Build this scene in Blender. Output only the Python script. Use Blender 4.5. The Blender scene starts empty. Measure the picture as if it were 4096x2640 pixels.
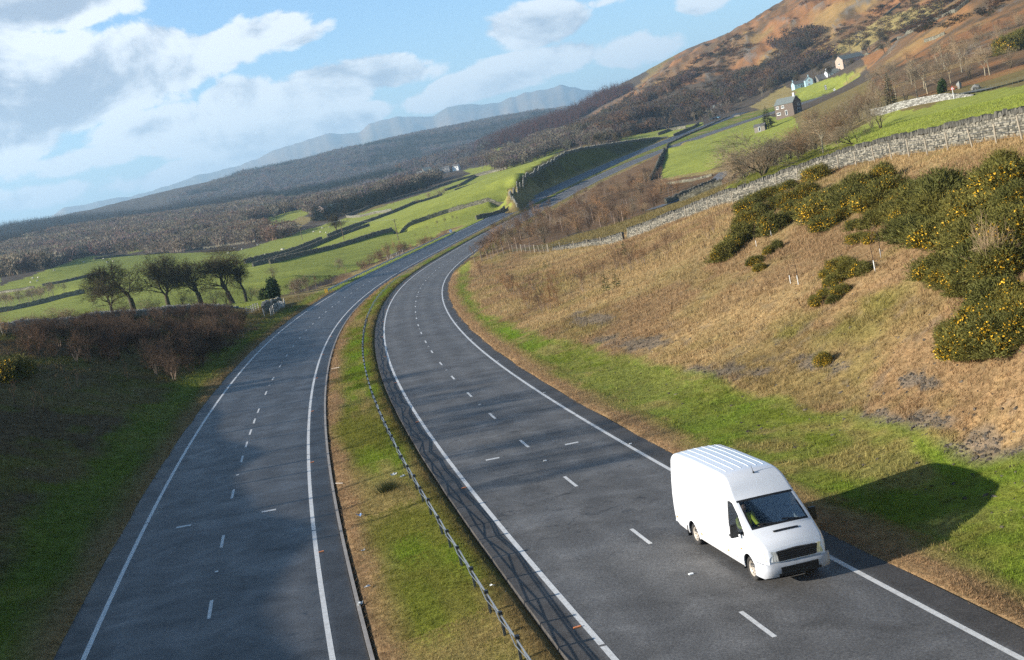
import bpy, math, random
import numpy as np
from mathutils import Matrix, Vector

random.seed(7)
rng = np.random.default_rng(7)
SC = bpy.context.scene
COL = SC.collection

# ------------------------------------------------------------------ camera
FPX, PITCH, ROLL = 4740.55, 0.13139, 0.20875       # focal length in photo pixels (4096 wide), pitch down, roll
cF = np.array([0, math.cos(PITCH), -math.sin(PITCH)])
_R0 = np.array([1.0, 0, 0]); _U0 = np.array([0, math.sin(PITCH), math.cos(PITCH)])
cR = _R0*math.cos(ROLL) - _U0*math.sin(ROLL)
cU = _R0*math.sin(ROLL) + _U0*math.cos(ROLL)
cam_data = bpy.data.cameras.new("camera")
cam_data.sensor_fit = 'HORIZONTAL'
cam_data.sensor_width = 36.0
cam_data.lens = FPX/4096*36.0
cam_data.clip_start = 0.5
cam_data.clip_end = 60000
cam = bpy.data.objects.new("camera", cam_data)
COL.objects.link(cam)
cam.matrix_world = Matrix(((cR[0], cU[0], -cF[0], 0), (cR[1], cU[1], -cF[1], 0), (cR[2], cU[2], -cF[2], 0), (0, 0, 0, 1)))
SC.camera = cam

def ray(px, py):
    """unit view direction through a photo pixel"""
    v = cF + cR*(px-2048)/FPX - cU*(py-1320)/FPX
    return v/np.linalg.norm(v)
DS = 4096/2389.0
def azel(px, py):
    v = ray(px, py); h = math.hypot(v[0], v[1])
    return math.atan2(v[0], v[1]), v[2]/h
def at(px, py, d):
    """point seen at a photo pixel, d metres away along the ground"""
    a, e = azel(px, py)
    return np.array([d*math.sin(a), d*math.cos(a), d*e])
def project(X):
    X = np.atleast_2d(X); z = X@cF
    z = np.where(z < .3, .3, z)
    return np.stack([2048+FPX*(X@cR)/z, 1320-FPX*(X@cU)/z], 1)

# ------------------------------------------------------------------ light
SUN_EL = math.radians(19.0)
SUN_DIR = np.array([-0.980, -0.195])                 # horizontal direction towards the sun (left, a little behind)
SUN_DIR = SUN_DIR/np.linalg.norm(SUN_DIR)
to_sun = Vector((SUN_DIR[0]*math.cos(SUN_EL), SUN_DIR[1]*math.cos(SUN_EL), math.sin(SUN_EL)))
sun_data = bpy.data.lights.new("sun", 'SUN')
sun_data.energy = 5.0
sun_data.angle = math.radians(0.5)
sun_data.color = (1.0, 0.93, 0.83)
sun = bpy.data.objects.new("sun", sun_data)
COL.objects.link(sun)
sun.location = (-60, -15, 40)
sun.rotation_euler = to_sun.to_track_quat('Z', 'Y').to_euler()

SC.view_settings.view_transform = 'Standard'
SC.view_settings.look = 'None'
SC.view_settings.exposure = 1.12
SC.view_settings.gamma = 1.0
SC.view_settings.use_curve_mapping = False
SC.cycles.use_denoising = False
SC.cycles.max_bounces = 6
SC.cycles.diffuse_bounces = 2
SC.cycles.glossy_bounces = 2
SC.cycles.transmission_bounces = 4
SC.cycles.volume_bounces = 0
SC.cycles.transparent_max_bounces = 8

# ------------------------------------------------------------------ sky: daylight plus drifting cumulus
world = bpy.data.worlds.new("World")
SC.world = world
world.use_nodes = True
WN = world.node_tree.nodes; WL = world.node_tree.links
WN.clear()
def wn(t, **kw):
    n = WN.new(t)
    for k, v in kw.items(): setattr(n, k, v)
    return n
def wmath(op, a, b=None, c=None, clamp=False):
    n = wn('ShaderNodeMath', operation=op); n.use_clamp = clamp
    for i, v in enumerate((a, b, c)):
        if v is None: continue
        if isinstance(v, (int, float)): n.inputs[i].default_value = v
        else: WL.new(v, n.inputs[i])
    return n.outputs[0]
def wrange(v, a, b, c, d, kind='SMOOTHSTEP'):
    n = wn('ShaderNodeMapRange', interpolation_type=kind)
    WL.new(v, n.inputs['Value'])
    for k, x in zip(('From Min', 'From Max', 'To Min', 'To Max'), (a, b, c, d)): n.inputs[k].default_value = x
    return n.outputs[0]
def wmix(f, a, b):
    n = wn('ShaderNodeMix', data_type='RGBA')
    for i, v in ((0, f), (6, a), (7, b)):
        if isinstance(v, tuple): n.inputs[i].default_value = (*v, 1)
        elif isinstance(v, (int, float)): n.inputs[i].default_value = v
        else: WL.new(v, n.inputs[i])
    return n.outputs[2]
sky = wn('ShaderNodeTexSky', sky_type='NISHITA')
sky.sun_disc = False
sky.sun_elevation = SUN_EL
sky.sun_rotation = math.atan2(SUN_DIR[0], SUN_DIR[1])
sky.altitude = 100
sky.air_density = 1.0; sky.dust_density = 0.6; sky.ozone_density = 1.5
tc = wn('ShaderNodeTexCoord')
sep = wn('ShaderNodeSeparateXYZ'); WL.new(tc.outputs['Generated'], sep.inputs[0])
az = wmath('ARCTAN2', sep.outputs[0], sep.outputs[1])
el = wmath('ARCSINE', sep.outputs[2])
comb = wn('ShaderNodeCombineXYZ'); WL.new(az, comb.inputs[0]); WL.new(el, comb.inputs[1])
def wnoise(vec, scale, detail, rough, off=(0, 0, 0), stretch=(1, 1, 1), dist=0.0):
    m = wn('ShaderNodeMapping'); WL.new(vec, m.inputs[0])
    m.inputs['Location'].default_value = off; m.inputs['Scale'].default_value = stretch
    n = wn('ShaderNodeTexNoise'); WL.new(m.outputs[0], n.inputs['Vector'])
    n.inputs['Scale'].default_value = scale; n.inputs['Detail'].default_value = detail
    n.inputs['Roughness'].default_value = rough; n.inputs['Distortion'].default_value = dist
    return n.outputs[0]
# cloud masses: (centre in the photo's 2389x1540 frame, half width, half height in radians, weight)
CLOUDS = [((90, 215), .125, .050, 1.0), ((300, 150), .10, .034, .95), ((40, 330), .075, .030, .75), ((520, 95), .075, .020, .80), ((420, 130), .08, .026, .85),
          ((110, 25), .085, .022, .85), ((-150, 200), .14, .07, .9), ((650, 95), .05, .015, .58), ((740, 70), .030, .012, .40),
          ((780, 200), .060, .024, .95), ((700, 230), .06, .022, .85), ((560, 225), .040, .024, .75), ((900, 175), .055, .020, .85), ((960, 150), .03, .014, .6),
          ((330, 300), .075, .020, .85), ((450, 325), .07, .018, .75), ((200, 370), .08, .018, .70), ((620, 310), .09, .018, .78), ((800, 275), .08, .016, .72), ((540, 370), .10, .014, .66), ((350, 420), .10, .014, .62),
          ((1000, 235), .07, .014, .62), ((1120, 195), .08, .016, .66), ((1210, 150), .06, .016, .58), ((940, 90), .025, .012, .42), ((980, 75), .02, .012, .42),
          ((1255, 60), .050, .020, .85), ((1310, 45), .035, .016, .7), ((1330, 130), .10, .018, .60), ((1440, 120), .08, .016, .52), ((1640, 8), .035, .012, .45), ((1400, 8), .03, .008, .45),
          ((120, 450), .14, .016, .55)]
acc = None
for (cx, cy), wa, we, wt in CLOUDS:
    a0, e0 = azel(cx*DS, cy*DS)
    mp = wn('ShaderNodeVectorMath', operation='SUBTRACT'); WL.new(comb.outputs[0], mp.inputs[0]); mp.inputs[1].default_value = (a0, math.atan(e0), 0)
    ms = wn('ShaderNodeVectorMath', operation='MULTIPLY'); WL.new(mp.outputs[0], ms.inputs[0]); ms.inputs[1].default_value = (1/wa, 1/we, 0)
    dt = wn('ShaderNodeVectorMath', operation='DOT_PRODUCT'); WL.new(ms.outputs[0], dt.inputs[0]); WL.new(ms.outputs[0], dt.inputs[1])
    g = wmath('MULTIPLY', wmath('EXPONENT', wmath('MULTIPLY', dt.outputs['Value'], -1.0)), wt)
    acc = g if acc is None else wmath('MAXIMUM', acc, g)
STR = (1.0, 1.45, 1.0)
def cloud_field(dx, dy):
    n1 = wnoise(comb.outputs[0], 9.0, 9, .56, (3.1+dx, 1.7+dy, 0), STR, .25)
    return n1
n_a = cloud_field(0, 0)
n_b = cloud_field(-.012, .022)            # the same field a step towards the sun
puffs = wnoise(comb.outputs[0], 26.0, 5, .6, (1.3, 4.4, 0), (1, 1.2, 1), .4)
big = wnoise(comb.outputs[0], 3.2, 4, .5, (7.7, 2.2, 0), STR)
dens = wmath('ADD', wmath('MULTIPLY', acc, .80), wmath('MULTIPLY', wmath('SUBTRACT', n_a, .5), 1.35))
dens = wmath('ADD', dens, wmath('MULTIPLY', wmath('SUBTRACT', puffs, .5), .22))
dens = wmath('ADD', dens, wmath('MULTIPLY', wmath('SUBTRACT', big, .5), .20))
cover = wrange(dens, .265, .375, 0, 1)
relief = wmath('SUBTRACT', n_a, n_b)
thick = wrange(dens, .42, 1.0, 0, 1, 'LINEAR')
lit = wrange(wmath('SUBTRACT', wmath('ADD', wmath('MULTIPLY', relief, 4.5), wmath('MULTIPLY', wmath('SUBTRACT', puffs, .5), .5)), wmath('MULTIPLY', thick, .85)), -.72, .10, 0, 1)
skyc = wn('ShaderNodeVectorMath', operation='SCALE'); WL.new(sky.outputs[0], skyc.inputs[0]); skyc.inputs['Scale'].default_value = 1.0
SKYK = 1.0
cloudc = wmix(lit, (3.0, 3.5, 4.3), (8.0, 8.15, 8.3))
tint = wn('ShaderNodeVectorMath', operation='MULTIPLY'); WL.new(skyc.outputs[0], tint.inputs[0]); tint.inputs[1].default_value = (1.0, 1.30, 1.62)
skymix = wmix(wmath('MULTIPLY', cover, .94), tint.outputs[0], cloudc)
hazef = wmath('MULTIPLY', wrange(el, -.02, .16, 1, 0), .30)   # paler air low over the hills
skymix = wmix(hazef, skymix, (6.2, 7.4, 8.4))
zen = wn('ShaderNodeVectorMath', operation='SCALE'); WL.new(skymix, zen.inputs[0]); WL.new(wrange(el, .28, .85, 1.0, .22), zen.inputs['Scale'])   # sky and clouds dimmed overhead, out of view, to deepen shade on the ground
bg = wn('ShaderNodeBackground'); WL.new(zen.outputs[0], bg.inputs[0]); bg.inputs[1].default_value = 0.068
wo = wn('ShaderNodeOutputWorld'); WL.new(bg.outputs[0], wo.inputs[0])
# ------------------------------------------------------------------ helpers
def tag(o, label=None, cat=None, group=None, kind=None):
    if label: o['label'] = label
    if cat: o['category'] = cat
    if group: o['group'] = group
    if kind: o['kind'] = kind
    return o
def empty(name, loc=(0, 0, 0), rotz=0.0):
    o = bpy.data.objects.new(name, None); COL.objects.link(o)
    o.empty_display_size = 0.3
    o.location = loc; o.rotation_euler = (0, 0, rotz)
    return o
def mesh_from(name, V, F, mats=None, cols=None, fm=None, smooth=False, uv=None):
    """numpy vertices and faces (all faces one size per array; F may be a list of arrays)"""
    me = bpy.data.meshes.new(name)
    V = np.asarray(V, np.float32)
    Fs = F if isinstance(F, list) else [F]
    Fs = [np.asarray(f, np.int32) for f in Fs if len(f)]
    nl = sum(f.size for f in Fs); nf = sum(len(f) for f in Fs)
    me.vertices.add(len(V)); me.vertices.foreach_set('co', V.ravel())
    me.loops.add(nl); me.polygons.add(nf)
    me.loops.foreach_set('vertex_index', np.concatenate([f.ravel() for f in Fs]))
    tot = np.concatenate([np.full(len(f), f.shape[1], np.int32) for f in Fs])
    st = np.concatenate([[0], np.cumsum(tot)[:-1]]).astype(np.int32)
    me.polygons.foreach_set('loop_start', st); me.polygons.foreach_set('loop_total', tot)
    if fm is not None: me.polygons.foreach_set('material_index', np.asarray(fm, np.int32))
    me.polygons.foreach_set('use_smooth', np.full(nf, bool(smooth)))
    if cols is not None:
        a = me.color_attributes.new('col', 'FLOAT_COLOR', 'POINT')
        c = np.ones((len(V), 4), np.float32); c[:, :3] = cols
        a.data.foreach_set('color', c.ravel())
    me.update(calc_edges=True)
    for m in (mats if isinstance(mats, (list, tuple)) else [mats] if mats else []): me.materials.append(m)
    return me
def put(name, me, parent=None, loc=None, rotz=0):
    o = bpy.data.objects.new(name, me); COL.objects.link(o)
    if parent is not None: o.parent = parent
    if loc is not None: o.location = loc
    if rotz: o.rotation_euler = (0, 0, rotz)
    return o
class MB:
    """collects boxes, tubes and other shapes; build() makes ONE mesh"""
    def __init__(s): s.V = []; s.Q = []; s.T = []; s.n = 0
    def add(s, V, quads=None, tris=None):
        V = np.asarray(V, float).reshape(-1, 3)
        s.V.append(V)
        if quads is not None and len(quads): s.Q.append(np.asarray(quads, int).reshape(-1, 4)+s.n)
        if tris is not None and len(tris): s.T.append(np.asarray(tris, int).reshape(-1, 3)+s.n)
        s.n += len(V); return s
    def box(s, c, size, rotz=0.0, taper=1.0, rx=0.0, ry=0.0):
        x, y, z = np.array(size)/2.
        V = np.array([[-x, -y, -z], [x, -y, -z], [x, y, -z], [-x, y, -z], [-x*taper, -y*taper, z], [x*taper, -y*taper, z], [x*taper, y*taper, z], [-x*taper, y*taper, z]])
        if rx: V = V@np.array(Matrix.Rotation(rx, 3, 'X')).T
        if ry: V = V@np.array(Matrix.Rotation(ry, 3, 'Y')).T
        if rotz: V = V@np.array(Matrix.Rotation(rotz, 3, 'Z')).T
        return s.add(V+np.array(c), [[0, 3, 2, 1], [4, 5, 6, 7], [0, 1, 5, 4], [1, 2, 6, 5], [2, 3, 7, 6], [3, 0, 4, 7]])
    def tube(s, P, r, n=8, cap=True):
        P = np.asarray(P, float); r = np.broadcast_to(np.asarray(r, float), (len(P),))
        d = np.gradient(P, axis=0); d /= np.linalg.norm(d, axis=1)[:, None]+1e-12
        up = np.array([0, 0, 1.0]) if abs(d[0, 2]) < .9 else np.array([1.0, 0, 0])
        a = np.cross(d, up); a /= np.linalg.norm(a, axis=1)[:, None]+1e-12
        b = np.cross(d, a)
        t = np.arange(n)/n*2*np.pi
        V = P[:, None]+r[:, None, None]*(np.cos(t)[None, :, None]*a[:, None]+np.sin(t)[None, :, None]*b[:, None])
        q = []
        for i in range(len(P)-1):
            for k in range(n): q.append([i*n+k, i*n+(k+1) % n, (i+1)*n+(k+1) % n, (i+1)*n+k])
        V = V.reshape(-1, 3); t3 = []
        if cap:
            m = len(V); V = np.concatenate([V, P[:1], P[-1:]])
            for k in range(n): t3 += [[m, (k+1) % n, k], [m+1, (len(P)-1)*n+k, (len(P)-1)*n+(k+1) % n]]
        return s.add(V, q, t3)
    def prism(s, poly, y0, y1, axis='y'):
        """outline poly [(a, z)] pushed along an axis"""
        P = np.array(poly, float); n = len(P)
        def mk(y): return np.stack([P[:, 0], np.full(n, y), P[:, 1]], 1) if axis == 'y' else (np.stack([np.full(n, y), P[:, 0], P[:, 1]], 1) if axis == 'x' else np.stack([P[:, 0], P[:, 1], np.full(n, y)], 1))
        V = np.concatenate([mk(y0), mk(y1)])
        q = [[i, (i+1) % n, n+(i+1) % n, n+i] for i in range(n)]
        c0 = len(V); V = np.concatenate([V, V[:n].mean(0)[None], V[n:].mean(0)[None]])
        t = []
        for i in range(n): t += [[c0, (i+1) % n, i], [c0+1, n+i, n+(i+1) % n]]
        return s.add(V, q, t)
    def mesh(s, name, mat, smooth=False):
        V = np.concatenate(s.V); F = []
        if s.Q: F.append(np.concatenate(s.Q))
        if s.T: F.append(np.concatenate(s.T))
        return mesh_from(name, V, F, mat, smooth=smooth)
    def build(s, name, mat, parent=None, loc=None, rotz=0, smooth=False):
        return put(name, s.mesh(name, mat, smooth), parent, loc, rotz)

# value noise in numpy
_perm = np.random.default_rng(3).random((256, 256))
def vnoise(x, y):
    xi = np.floor(x).astype(int); yi = np.floor(y).astype(int); fx = x-xi; fy = y-yi
    fx = fx*fx*(3-2*fx); fy = fy*fy*(3-2*fy)
    g = lambda i, j: _perm[i & 255, j & 255]
    return (g(xi, yi)*(1-fx)+g(xi+1, yi)*fx)*(1-fy)+(g(xi, yi+1)*(1-fx)+g(xi+1, yi+1)*fx)*fy
def fbm(x, y, o=4, lac=2.1, gain=.5):
    t = 0; a = 1; n = 0
    for k in range(o): t = t+a*vnoise(x+17.3*k, y+9.1*k); n += a; a *= gain; x = x*lac; y = y*lac
    return t/n

# ------------------------------------------------------------------ materials
class NT:
    def __init__(s, name):
        s.m = bpy.data.materials.new(name); s.m.use_nodes = True
        s.t = s.m.node_tree; s.N = s.t.nodes; s.L = s.t.links
        s.N.clear(); s.out = s.N.new('ShaderNodeOutputMaterial'); s.p = s.N.new('ShaderNodeBsdfPrincipled')
        s.L.new(s.p.outputs[0], s.out.inputs[0])
    def _in(s, sock, v):
        if isinstance(v, (int, float)): sock.default_value = v
        elif isinstance(v, tuple): sock.default_value = (*v, 1) if len(v) == 3 and len(sock.default_value) == 4 else v
        else: s.L.new(v, sock)
    def set(s, **kw):
        for k, v in kw.items(): s._in(s.p.inputs[k.replace('_', ' ')], v)
        return s
    def math(s, op, a, b=None, clamp=False):
        n = s.N.new('ShaderNodeMath'); n.operation = op; n.use_clamp = clamp
        s._in(n.inputs[0], a)
        if b is not None: s._in(n.inputs[1], b)
        return n.outputs[0]
    def coords(s, kind='Object', scale=(1, 1, 1)):
        n = s.N.new('ShaderNodeTexCoord'); m = s.N.new('ShaderNodeMapping'); s.L.new(n.outputs[kind], m.inputs[0]); m.inputs['Scale'].default_value = scale
        return m.outputs[0]
    def noise(s, scale, detail=4, rough=.55, vec=None, dist=0):
        n = s.N.new('ShaderNodeTexNoise'); n.inputs['Scale'].default_value = scale; n.inputs['Detail'].default_value = detail
        n.inputs['Roughness'].default_value = rough; n.inputs['Distortion'].default_value = dist
        if vec is not None: s.L.new(vec, n.inputs['Vector'])
        return n.outputs[0]
    def voronoi(s, scale, vec=None, feature='F1', out='Distance'):
        n = s.N.new('ShaderNodeTexVoronoi'); n.feature = feature; n.inputs['Scale'].default_value = scale
        if vec is not None: s.L.new(vec, n.inputs['Vector'])
        return n.outputs[out]
    def ramp(s, f, stops, interp='LINEAR'):
        n = s.N.new('ShaderNodeValToRGB'); s.L.new(f, n.inputs[0]); cr = n.color_ramp; cr.interpolation = interp
        while len(cr.elements) < len(stops): cr.elements.new(.5)
        for e, (p, c) in zip(cr.elements, stops): e.position = p; e.color = (*c, 1) if isinstance(c, tuple) else (c, c, c, 1)
        return n.outputs[0]
    def mix(s, f, a, b, mode='MIX'):
        n = s.N.new('ShaderNodeMix'); n.data_type = 'RGBA'; n.blend_type = mode
        s._in(n.inputs[0], f); s._in(n.inputs[6], a); s._in(n.inputs[7], b)
        return n.outputs[2]
    def attr(s, name='col'):
        n = s.N.new('ShaderNodeAttribute'); n.attribute_name = name; return n
    def bump(s, h, strength=.5, dist=.05):
        n = s.N.new('ShaderNodeBump'); s.L.new(h, n.inputs['Height']); n.inputs['Strength'].default_value = strength; n.inputs['Distance'].default_value = dist
        s.L.new(n.outputs[0], s.p.inputs['Normal']); return s
    def objrand(s):
        n = s.N.new('ShaderNodeObjectInfo'); return n.outputs['Random']
def plain(name, col, rough=.6, metal=0.0, var=.18, scale=6.0, bump=0.0):
    k = NT(name); v = k.coords()
    f = k.noise(scale, 5, .6, v)
    lo = tuple(c*(1-var) for c in col); hi = tuple(min(1, c*(1+var)) for c in col)
    k.set(Base_Color=k.ramp(f, [(.3, lo), (.7, hi)]), Roughness=rough, Metallic=metal)
    if bump: k.bump(f, bump, .03)
    return k.m

# ------------------------------------------------------------------ the two carriageways
RS = np.arange(-60., 812., 3.0)
KL = np.arange(0, 721, 60.); KG = np.arange(0, 721, 120.)
ROADP = dict(
 L=dict(x0=-11.650, y0=37.852, z0=-12.018, h=-.18034, sup=.06984, k=np.array([.1144, .10353, .12057, .10232, .11418, .10861, .11249, .11181, .10972, .10067, .07835, .05602, .0337])*.01, g=np.array([-.1504, -.20896, -.15038, .17775, .49366, .55119, .5512])*.1),
 R=dict(x0=4.3255, y0=27.319, z0=-11.857, h=-.19366, sup=.05569, k=np.array([.08779, .12195, .10543, .12784, .08284, .09824, .14814, .15623, .16412, .16694, .16975, .17257, .17539])*.01, g=np.array([-.22063, -.20334, -.19056, .10622, .60844, .56201, .56195])*.1))
def road_curve(c):
    k = np.interp(RS, KL, c['k']); g = np.interp(RS, KG, c['g']); ds = 3.0
    h = np.concatenate([[0], np.cumsum((k[1:]+k[:-1])/2*ds)]); h = h-np.interp(0, RS, h)+c['h']
    def integ(v):
        w = np.concatenate([[0], np.cumsum((v[1:]+v[:-1])/2*ds)]); return w-np.interp(0, RS, w)
    return np.stack([c['x0']+integ(np.sin(h)), c['y0']+integ(np.cos(h)), c['z0']+integ(g)], 1), h
PL, HL = road_curve(ROADP['L']); PR, HR = road_curve(ROADP['R'])
SUPL, SUPR = ROADP['L']['sup'], ROADP['R']['sup']
def offs(P, h, o, sup, dz=0.0):
    o = np.asarray(o, float)
    return P+np.stack([np.cos(h)*o, -np.sin(h)*o, -np.ones_like(h)*sup*o+dz], 1)
def lpt(s, o, dz=0.0):
    """point on the left carriageway at chainage s, o metres right of its centre line"""
    P = np.array([np.interp(s, RS, PL[:, i]) for i in range(3)]); h = np.interp(s, RS, HL)
    return P+np.array([math.cos(h)*o, -math.sin(h)*o, -SUPL*o+dz]), h
def rpt(s, o, dz=0.0):
    P = np.array([np.interp(s, RS, PR[:, i]) for i in range(3)]); h = np.interp(s, RS, HR)
    return P+np.array([math.cos(h)*o, -math.sin(h)*o, -SUPR*o+dz]), h
def lateral(XY, P, h):
    """chainage index and signed offset of points from a road curve"""
    out_j = np.empty(len(XY), int); out_t = np.empty(len(XY))
    for a in range(0, len(XY), 40000):
        q = XY[a:a+40000]
        d2 = (q[:, None, 0]-P[None, :, 0])**2+(q[:, None, 1]-P[None, :, 1])**2
        j = d2.argmin(1); n = np.stack([np.cos(h[j]), -np.sin(h[j])], 1)
        out_j[a:a+40000] = j; out_t[a:a+40000] = ((q-P[j, :2])*n).sum(1)
        far = d2[np.arange(len(q)), j] > (out_t[a:a+40000]**2+60)
        out_t[a:a+40000][far] = np.sign(out_t[a:a+40000][far])*np.sqrt(d2[np.arange(len(q)), j][far])
    return out_j, out_t

# ------------------------------------------------------------------ terrain: heights known along lines and at points, spread in between
CP = []   # (az, ln d, e)
def cp_xyz(X):
    X = np.atleast_2d(X); d = np.hypot(X[:, 0], X[:, 1])
    for x, dd in zip(X, d):
        if dd > 3: CP.append((math.atan2(x[0], x[1]), math.log(dd), x[2]/dd))
def cpP(lst):
    """photo pixels with a distance"""
    for x, y, d in lst:
        a, e = azel(x, y); CP.append((a, math.log(d), e))
def cpLine(lst, step=.012):
    """a line of photo pixels with distances, filled in between"""
    Q = []
    for x, y, d in lst:
        a, e = azel(x, y); Q.append((a, math.log(d), e))
    for q0, q1 in zip(Q[:-1], Q[1:]):
        n = max(1, int(math.hypot(q1[0]-q0[0], q1[1]-q0[1])/step))
        for i in range(n+1): CP.append(tuple(np.array(q0)*(1-i/n)+np.array(q1)*(i/n)))
def cpAD(lst):
    """azimuth in degrees, distance, height"""
    for a, d, z in lst: CP.append((math.radians(a), math.log(d), z/d))
for s in np.arange(-9, 800, 9.0):
    for o in (-5.2, 0, 4.8): cp_xyz(lpt(s, o)[0])
    for o in (-4.9, 0, 4.8): cp_xyz(rpt(s, o)[0])
for s in np.arange(190, 800, 9.0):
    X = rpt(s, 6.5)[0]; X[2] = rpt(s, 4.8)[0][2]; cp_xyz(X)
    X = lpt(s, -6.5)[0]; X[2] = lpt(s, -4.8)[0][2]; cp_xyz(X)
# right verge (almost level) out to the foot of the cutting slope
for s, w in ((-8, 7.8), (0, 7.6), (7, 7.6), (14, 7.0), (19, 7.1), (25, 6.8), (34, 6.6), (43, 6.4), (54, 5.2), (64, 4.2), (82, 3.4), (100, 2.9), (125, 2.4), (150, 2.2), (181, 2.0)):
    X = rpt(s, 3.65+w)[0]; X[2] = rpt(s, 3.65)[0][2]-.05*0.0+.12; cp_xyz(X)
    X = rpt(s, 3.65+w*.5)[0]; X[2] = rpt(s, 3.65)[0][2]-.04; cp_xyz(X)
# foot of the dry stone wall along the top of the right slope
WALL_R = [(4073, 561, 75), (3886.6, 589, 83), (3755, 603, 89), (3622, 628, 97), (3514, 642, 104), (3352, 685, 114), (3130, 752, 125), (2907, 823, 135), (2829, 844, 143), (2709, 890, 155), (2593, 929.6, 165), (2485, 965, 173), (2406, 985, 181), (2315, 993.5, 188), (2194.8, 1007.8, 197), (2117, 1007.8, 203), (2052, 1007.8, 208)]
cpLine(WALL_R)
cpP([(4300, 520, 64), (4700, 440, 52), (5300, 300, 40)])
cpAD([(50, 26, -3.4), (62, 20, -3.2), (75, 18, -3.0)])
# brow north of the wall's end, running back to the road
cpP([(1990, 1010, 213), (1930, 1015, 218), (1885, 1035, 214)])
# ground behind the brow: the scrubby hollow
for s in np.arange(190, 420, 20.):
    X = rpt(s, 3.65+8)[0]; X[2] = rpt(s, 3.65)[0][2]+.1; cp_xyz(X)
    X = rpt(s, 3.65+18)[0]; X[2] = rpt(s, 3.65)[0][2]+(.3 if s > 230 else 1.0); cp_xyz(X)
for s in np.arange(430, 800, 25.):
    X = rpt(s, 3.65+5)[0]; X[2] = rpt(s, 3.65)[0][2]+.3; cp_xyz(X)
    X = rpt(s, 3.65+14)[0]; X[2] = rpt(s, 3.65)[0][2]+1.2; cp_xyz(X)
cpP([(2664.7, 825, 300), (2867, 742, 330), (2600, 740, 386), (2624, 690, 440), (2644.5, 637, 500), (2671.5, 592, 570), (2739, 560, 620), (2806.6, 531, 690), (2870.7, 500, 760), (2962, 476, 800),
     (2854, 658, 380), (2806, 604, 470), (3000, 580, 470), (3153, 470, 540), (3030, 500, 560), (2950, 560, 500), (2500, 860, 290), (2300, 850, 350), (2150, 930, 270), (2400, 780, 390), (2250, 940, 262), (2450, 900, 250)])
# meadow behind the right wall, its lane and the hillside above
cpP([(4096, 440, 140), (4096, 380, 215), (4096, 340, 270), (4096, 325, 292), (3898, 380, 310), (3536, 452, 330), (3450, 520, 200), (3700, 470, 170), (3850, 480, 120), (3295, 615, 190), (3035, 700, 190), (3170, 670, 175), (3433, 480, 345), (3955, 327.6, 335), (4096, 270, 345),
     (4096, 200, 385), (4096, 100, 490), (4096, 0, 600), (4300, 200, 360), (4600, 300, 200), (4600, 100, 420), (4800, -100, 560),
     (3700, 200, 560), (3700, 100, 800), (3700, 0, 1000), (3400, 200, 1000), (3332, 335, 900), (3200, 352, 900), (3425, 243, 820), (3590, 155, 760), (3739, 84, 700), (3874, 10, 660), (3550, 300, 620), (3300, 400, 700), (3600, 330, 420), (3260, 440, 600),
     (4000, -120, 900), (3700, -120, 1150), (3400, -60, 1150), (4400, -200, 900)])
for x, y, d in ((3898, 378, 311.5), (3536, 439, 331.5), (3720, 405, 321)): # lane on its retaining wall
    X = at(x, y, d); X[2] += 0.2; cp_xyz(X)
# orange hill
cpP([(2540, 480, 960), (2700, 440, 1000), (2900, 420, 1000), (3060, 380, 950), (2535, 352, 1500), (2634, 274, 1400), (2733, 217, 1350), (2854, 178, 1320), (3010, 85, 1280), (3081, 57, 1270), (3166, 4, 1260), (3330, -80, 1250), (3000, 250, 1120), (3150, 150, 1130), (2800, 320, 1120), (2420, 460, 1500), (2263, 520, 1400), (2874, 451, 950), (2850, 488, 950), (2550, 545, 850), (2440, 565, 800)])
for a, dd, z in ((5.5, 1800, 60), (8, 1900, 100), (11, 1900, 130), (14, 1800, 130), (18, 1700, 160), (24, 1700, 220), (30, 1500, 220), (40, 1500, 260), (50, 900, 200), (8, 2600, 60), (14, 2600, 80), (25, 3000, 150), (40, 3000, 150)): cpAD([(a, dd, z)])
# larch hill
cpP([(2520, 352, 2100), (2406, 415, 2100), (2290, 455, 2050), (2150, 500, 1950), (2050, 540, 1850), (1954, 585, 1750), (2200, 560, 1600), (2070, 630, 1600), (2330, 540, 1350)])
# left cutting of the far stretch: crest carries a wall
CUT_L = [(2068, 812, 442), (2032, 757, 465), (2065, 724, 490), (2113, 695, 520), (2195, 653, 560), (2260, 614, 600), (2325, 598, 622), (2454, 577, 662), (2584, 560, 702), (2669, 558, 735)]
cpLine(CUT_L)
for s in np.arange(395, 700, 12.):
    X = lpt(s, -3.65-4.5)[0]; X[2] = lpt(s, -3.65)[0][2]+.15; cp_xyz(X)
for x, y, d in CUT_L[1:]:
    a, e = azel(x, y); z = d*e
    CP.append((a, math.log(d+14), (z+.3)/(d+14))); CP.append((a, math.log(d+40), (z+.2)/(d+40)))
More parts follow.
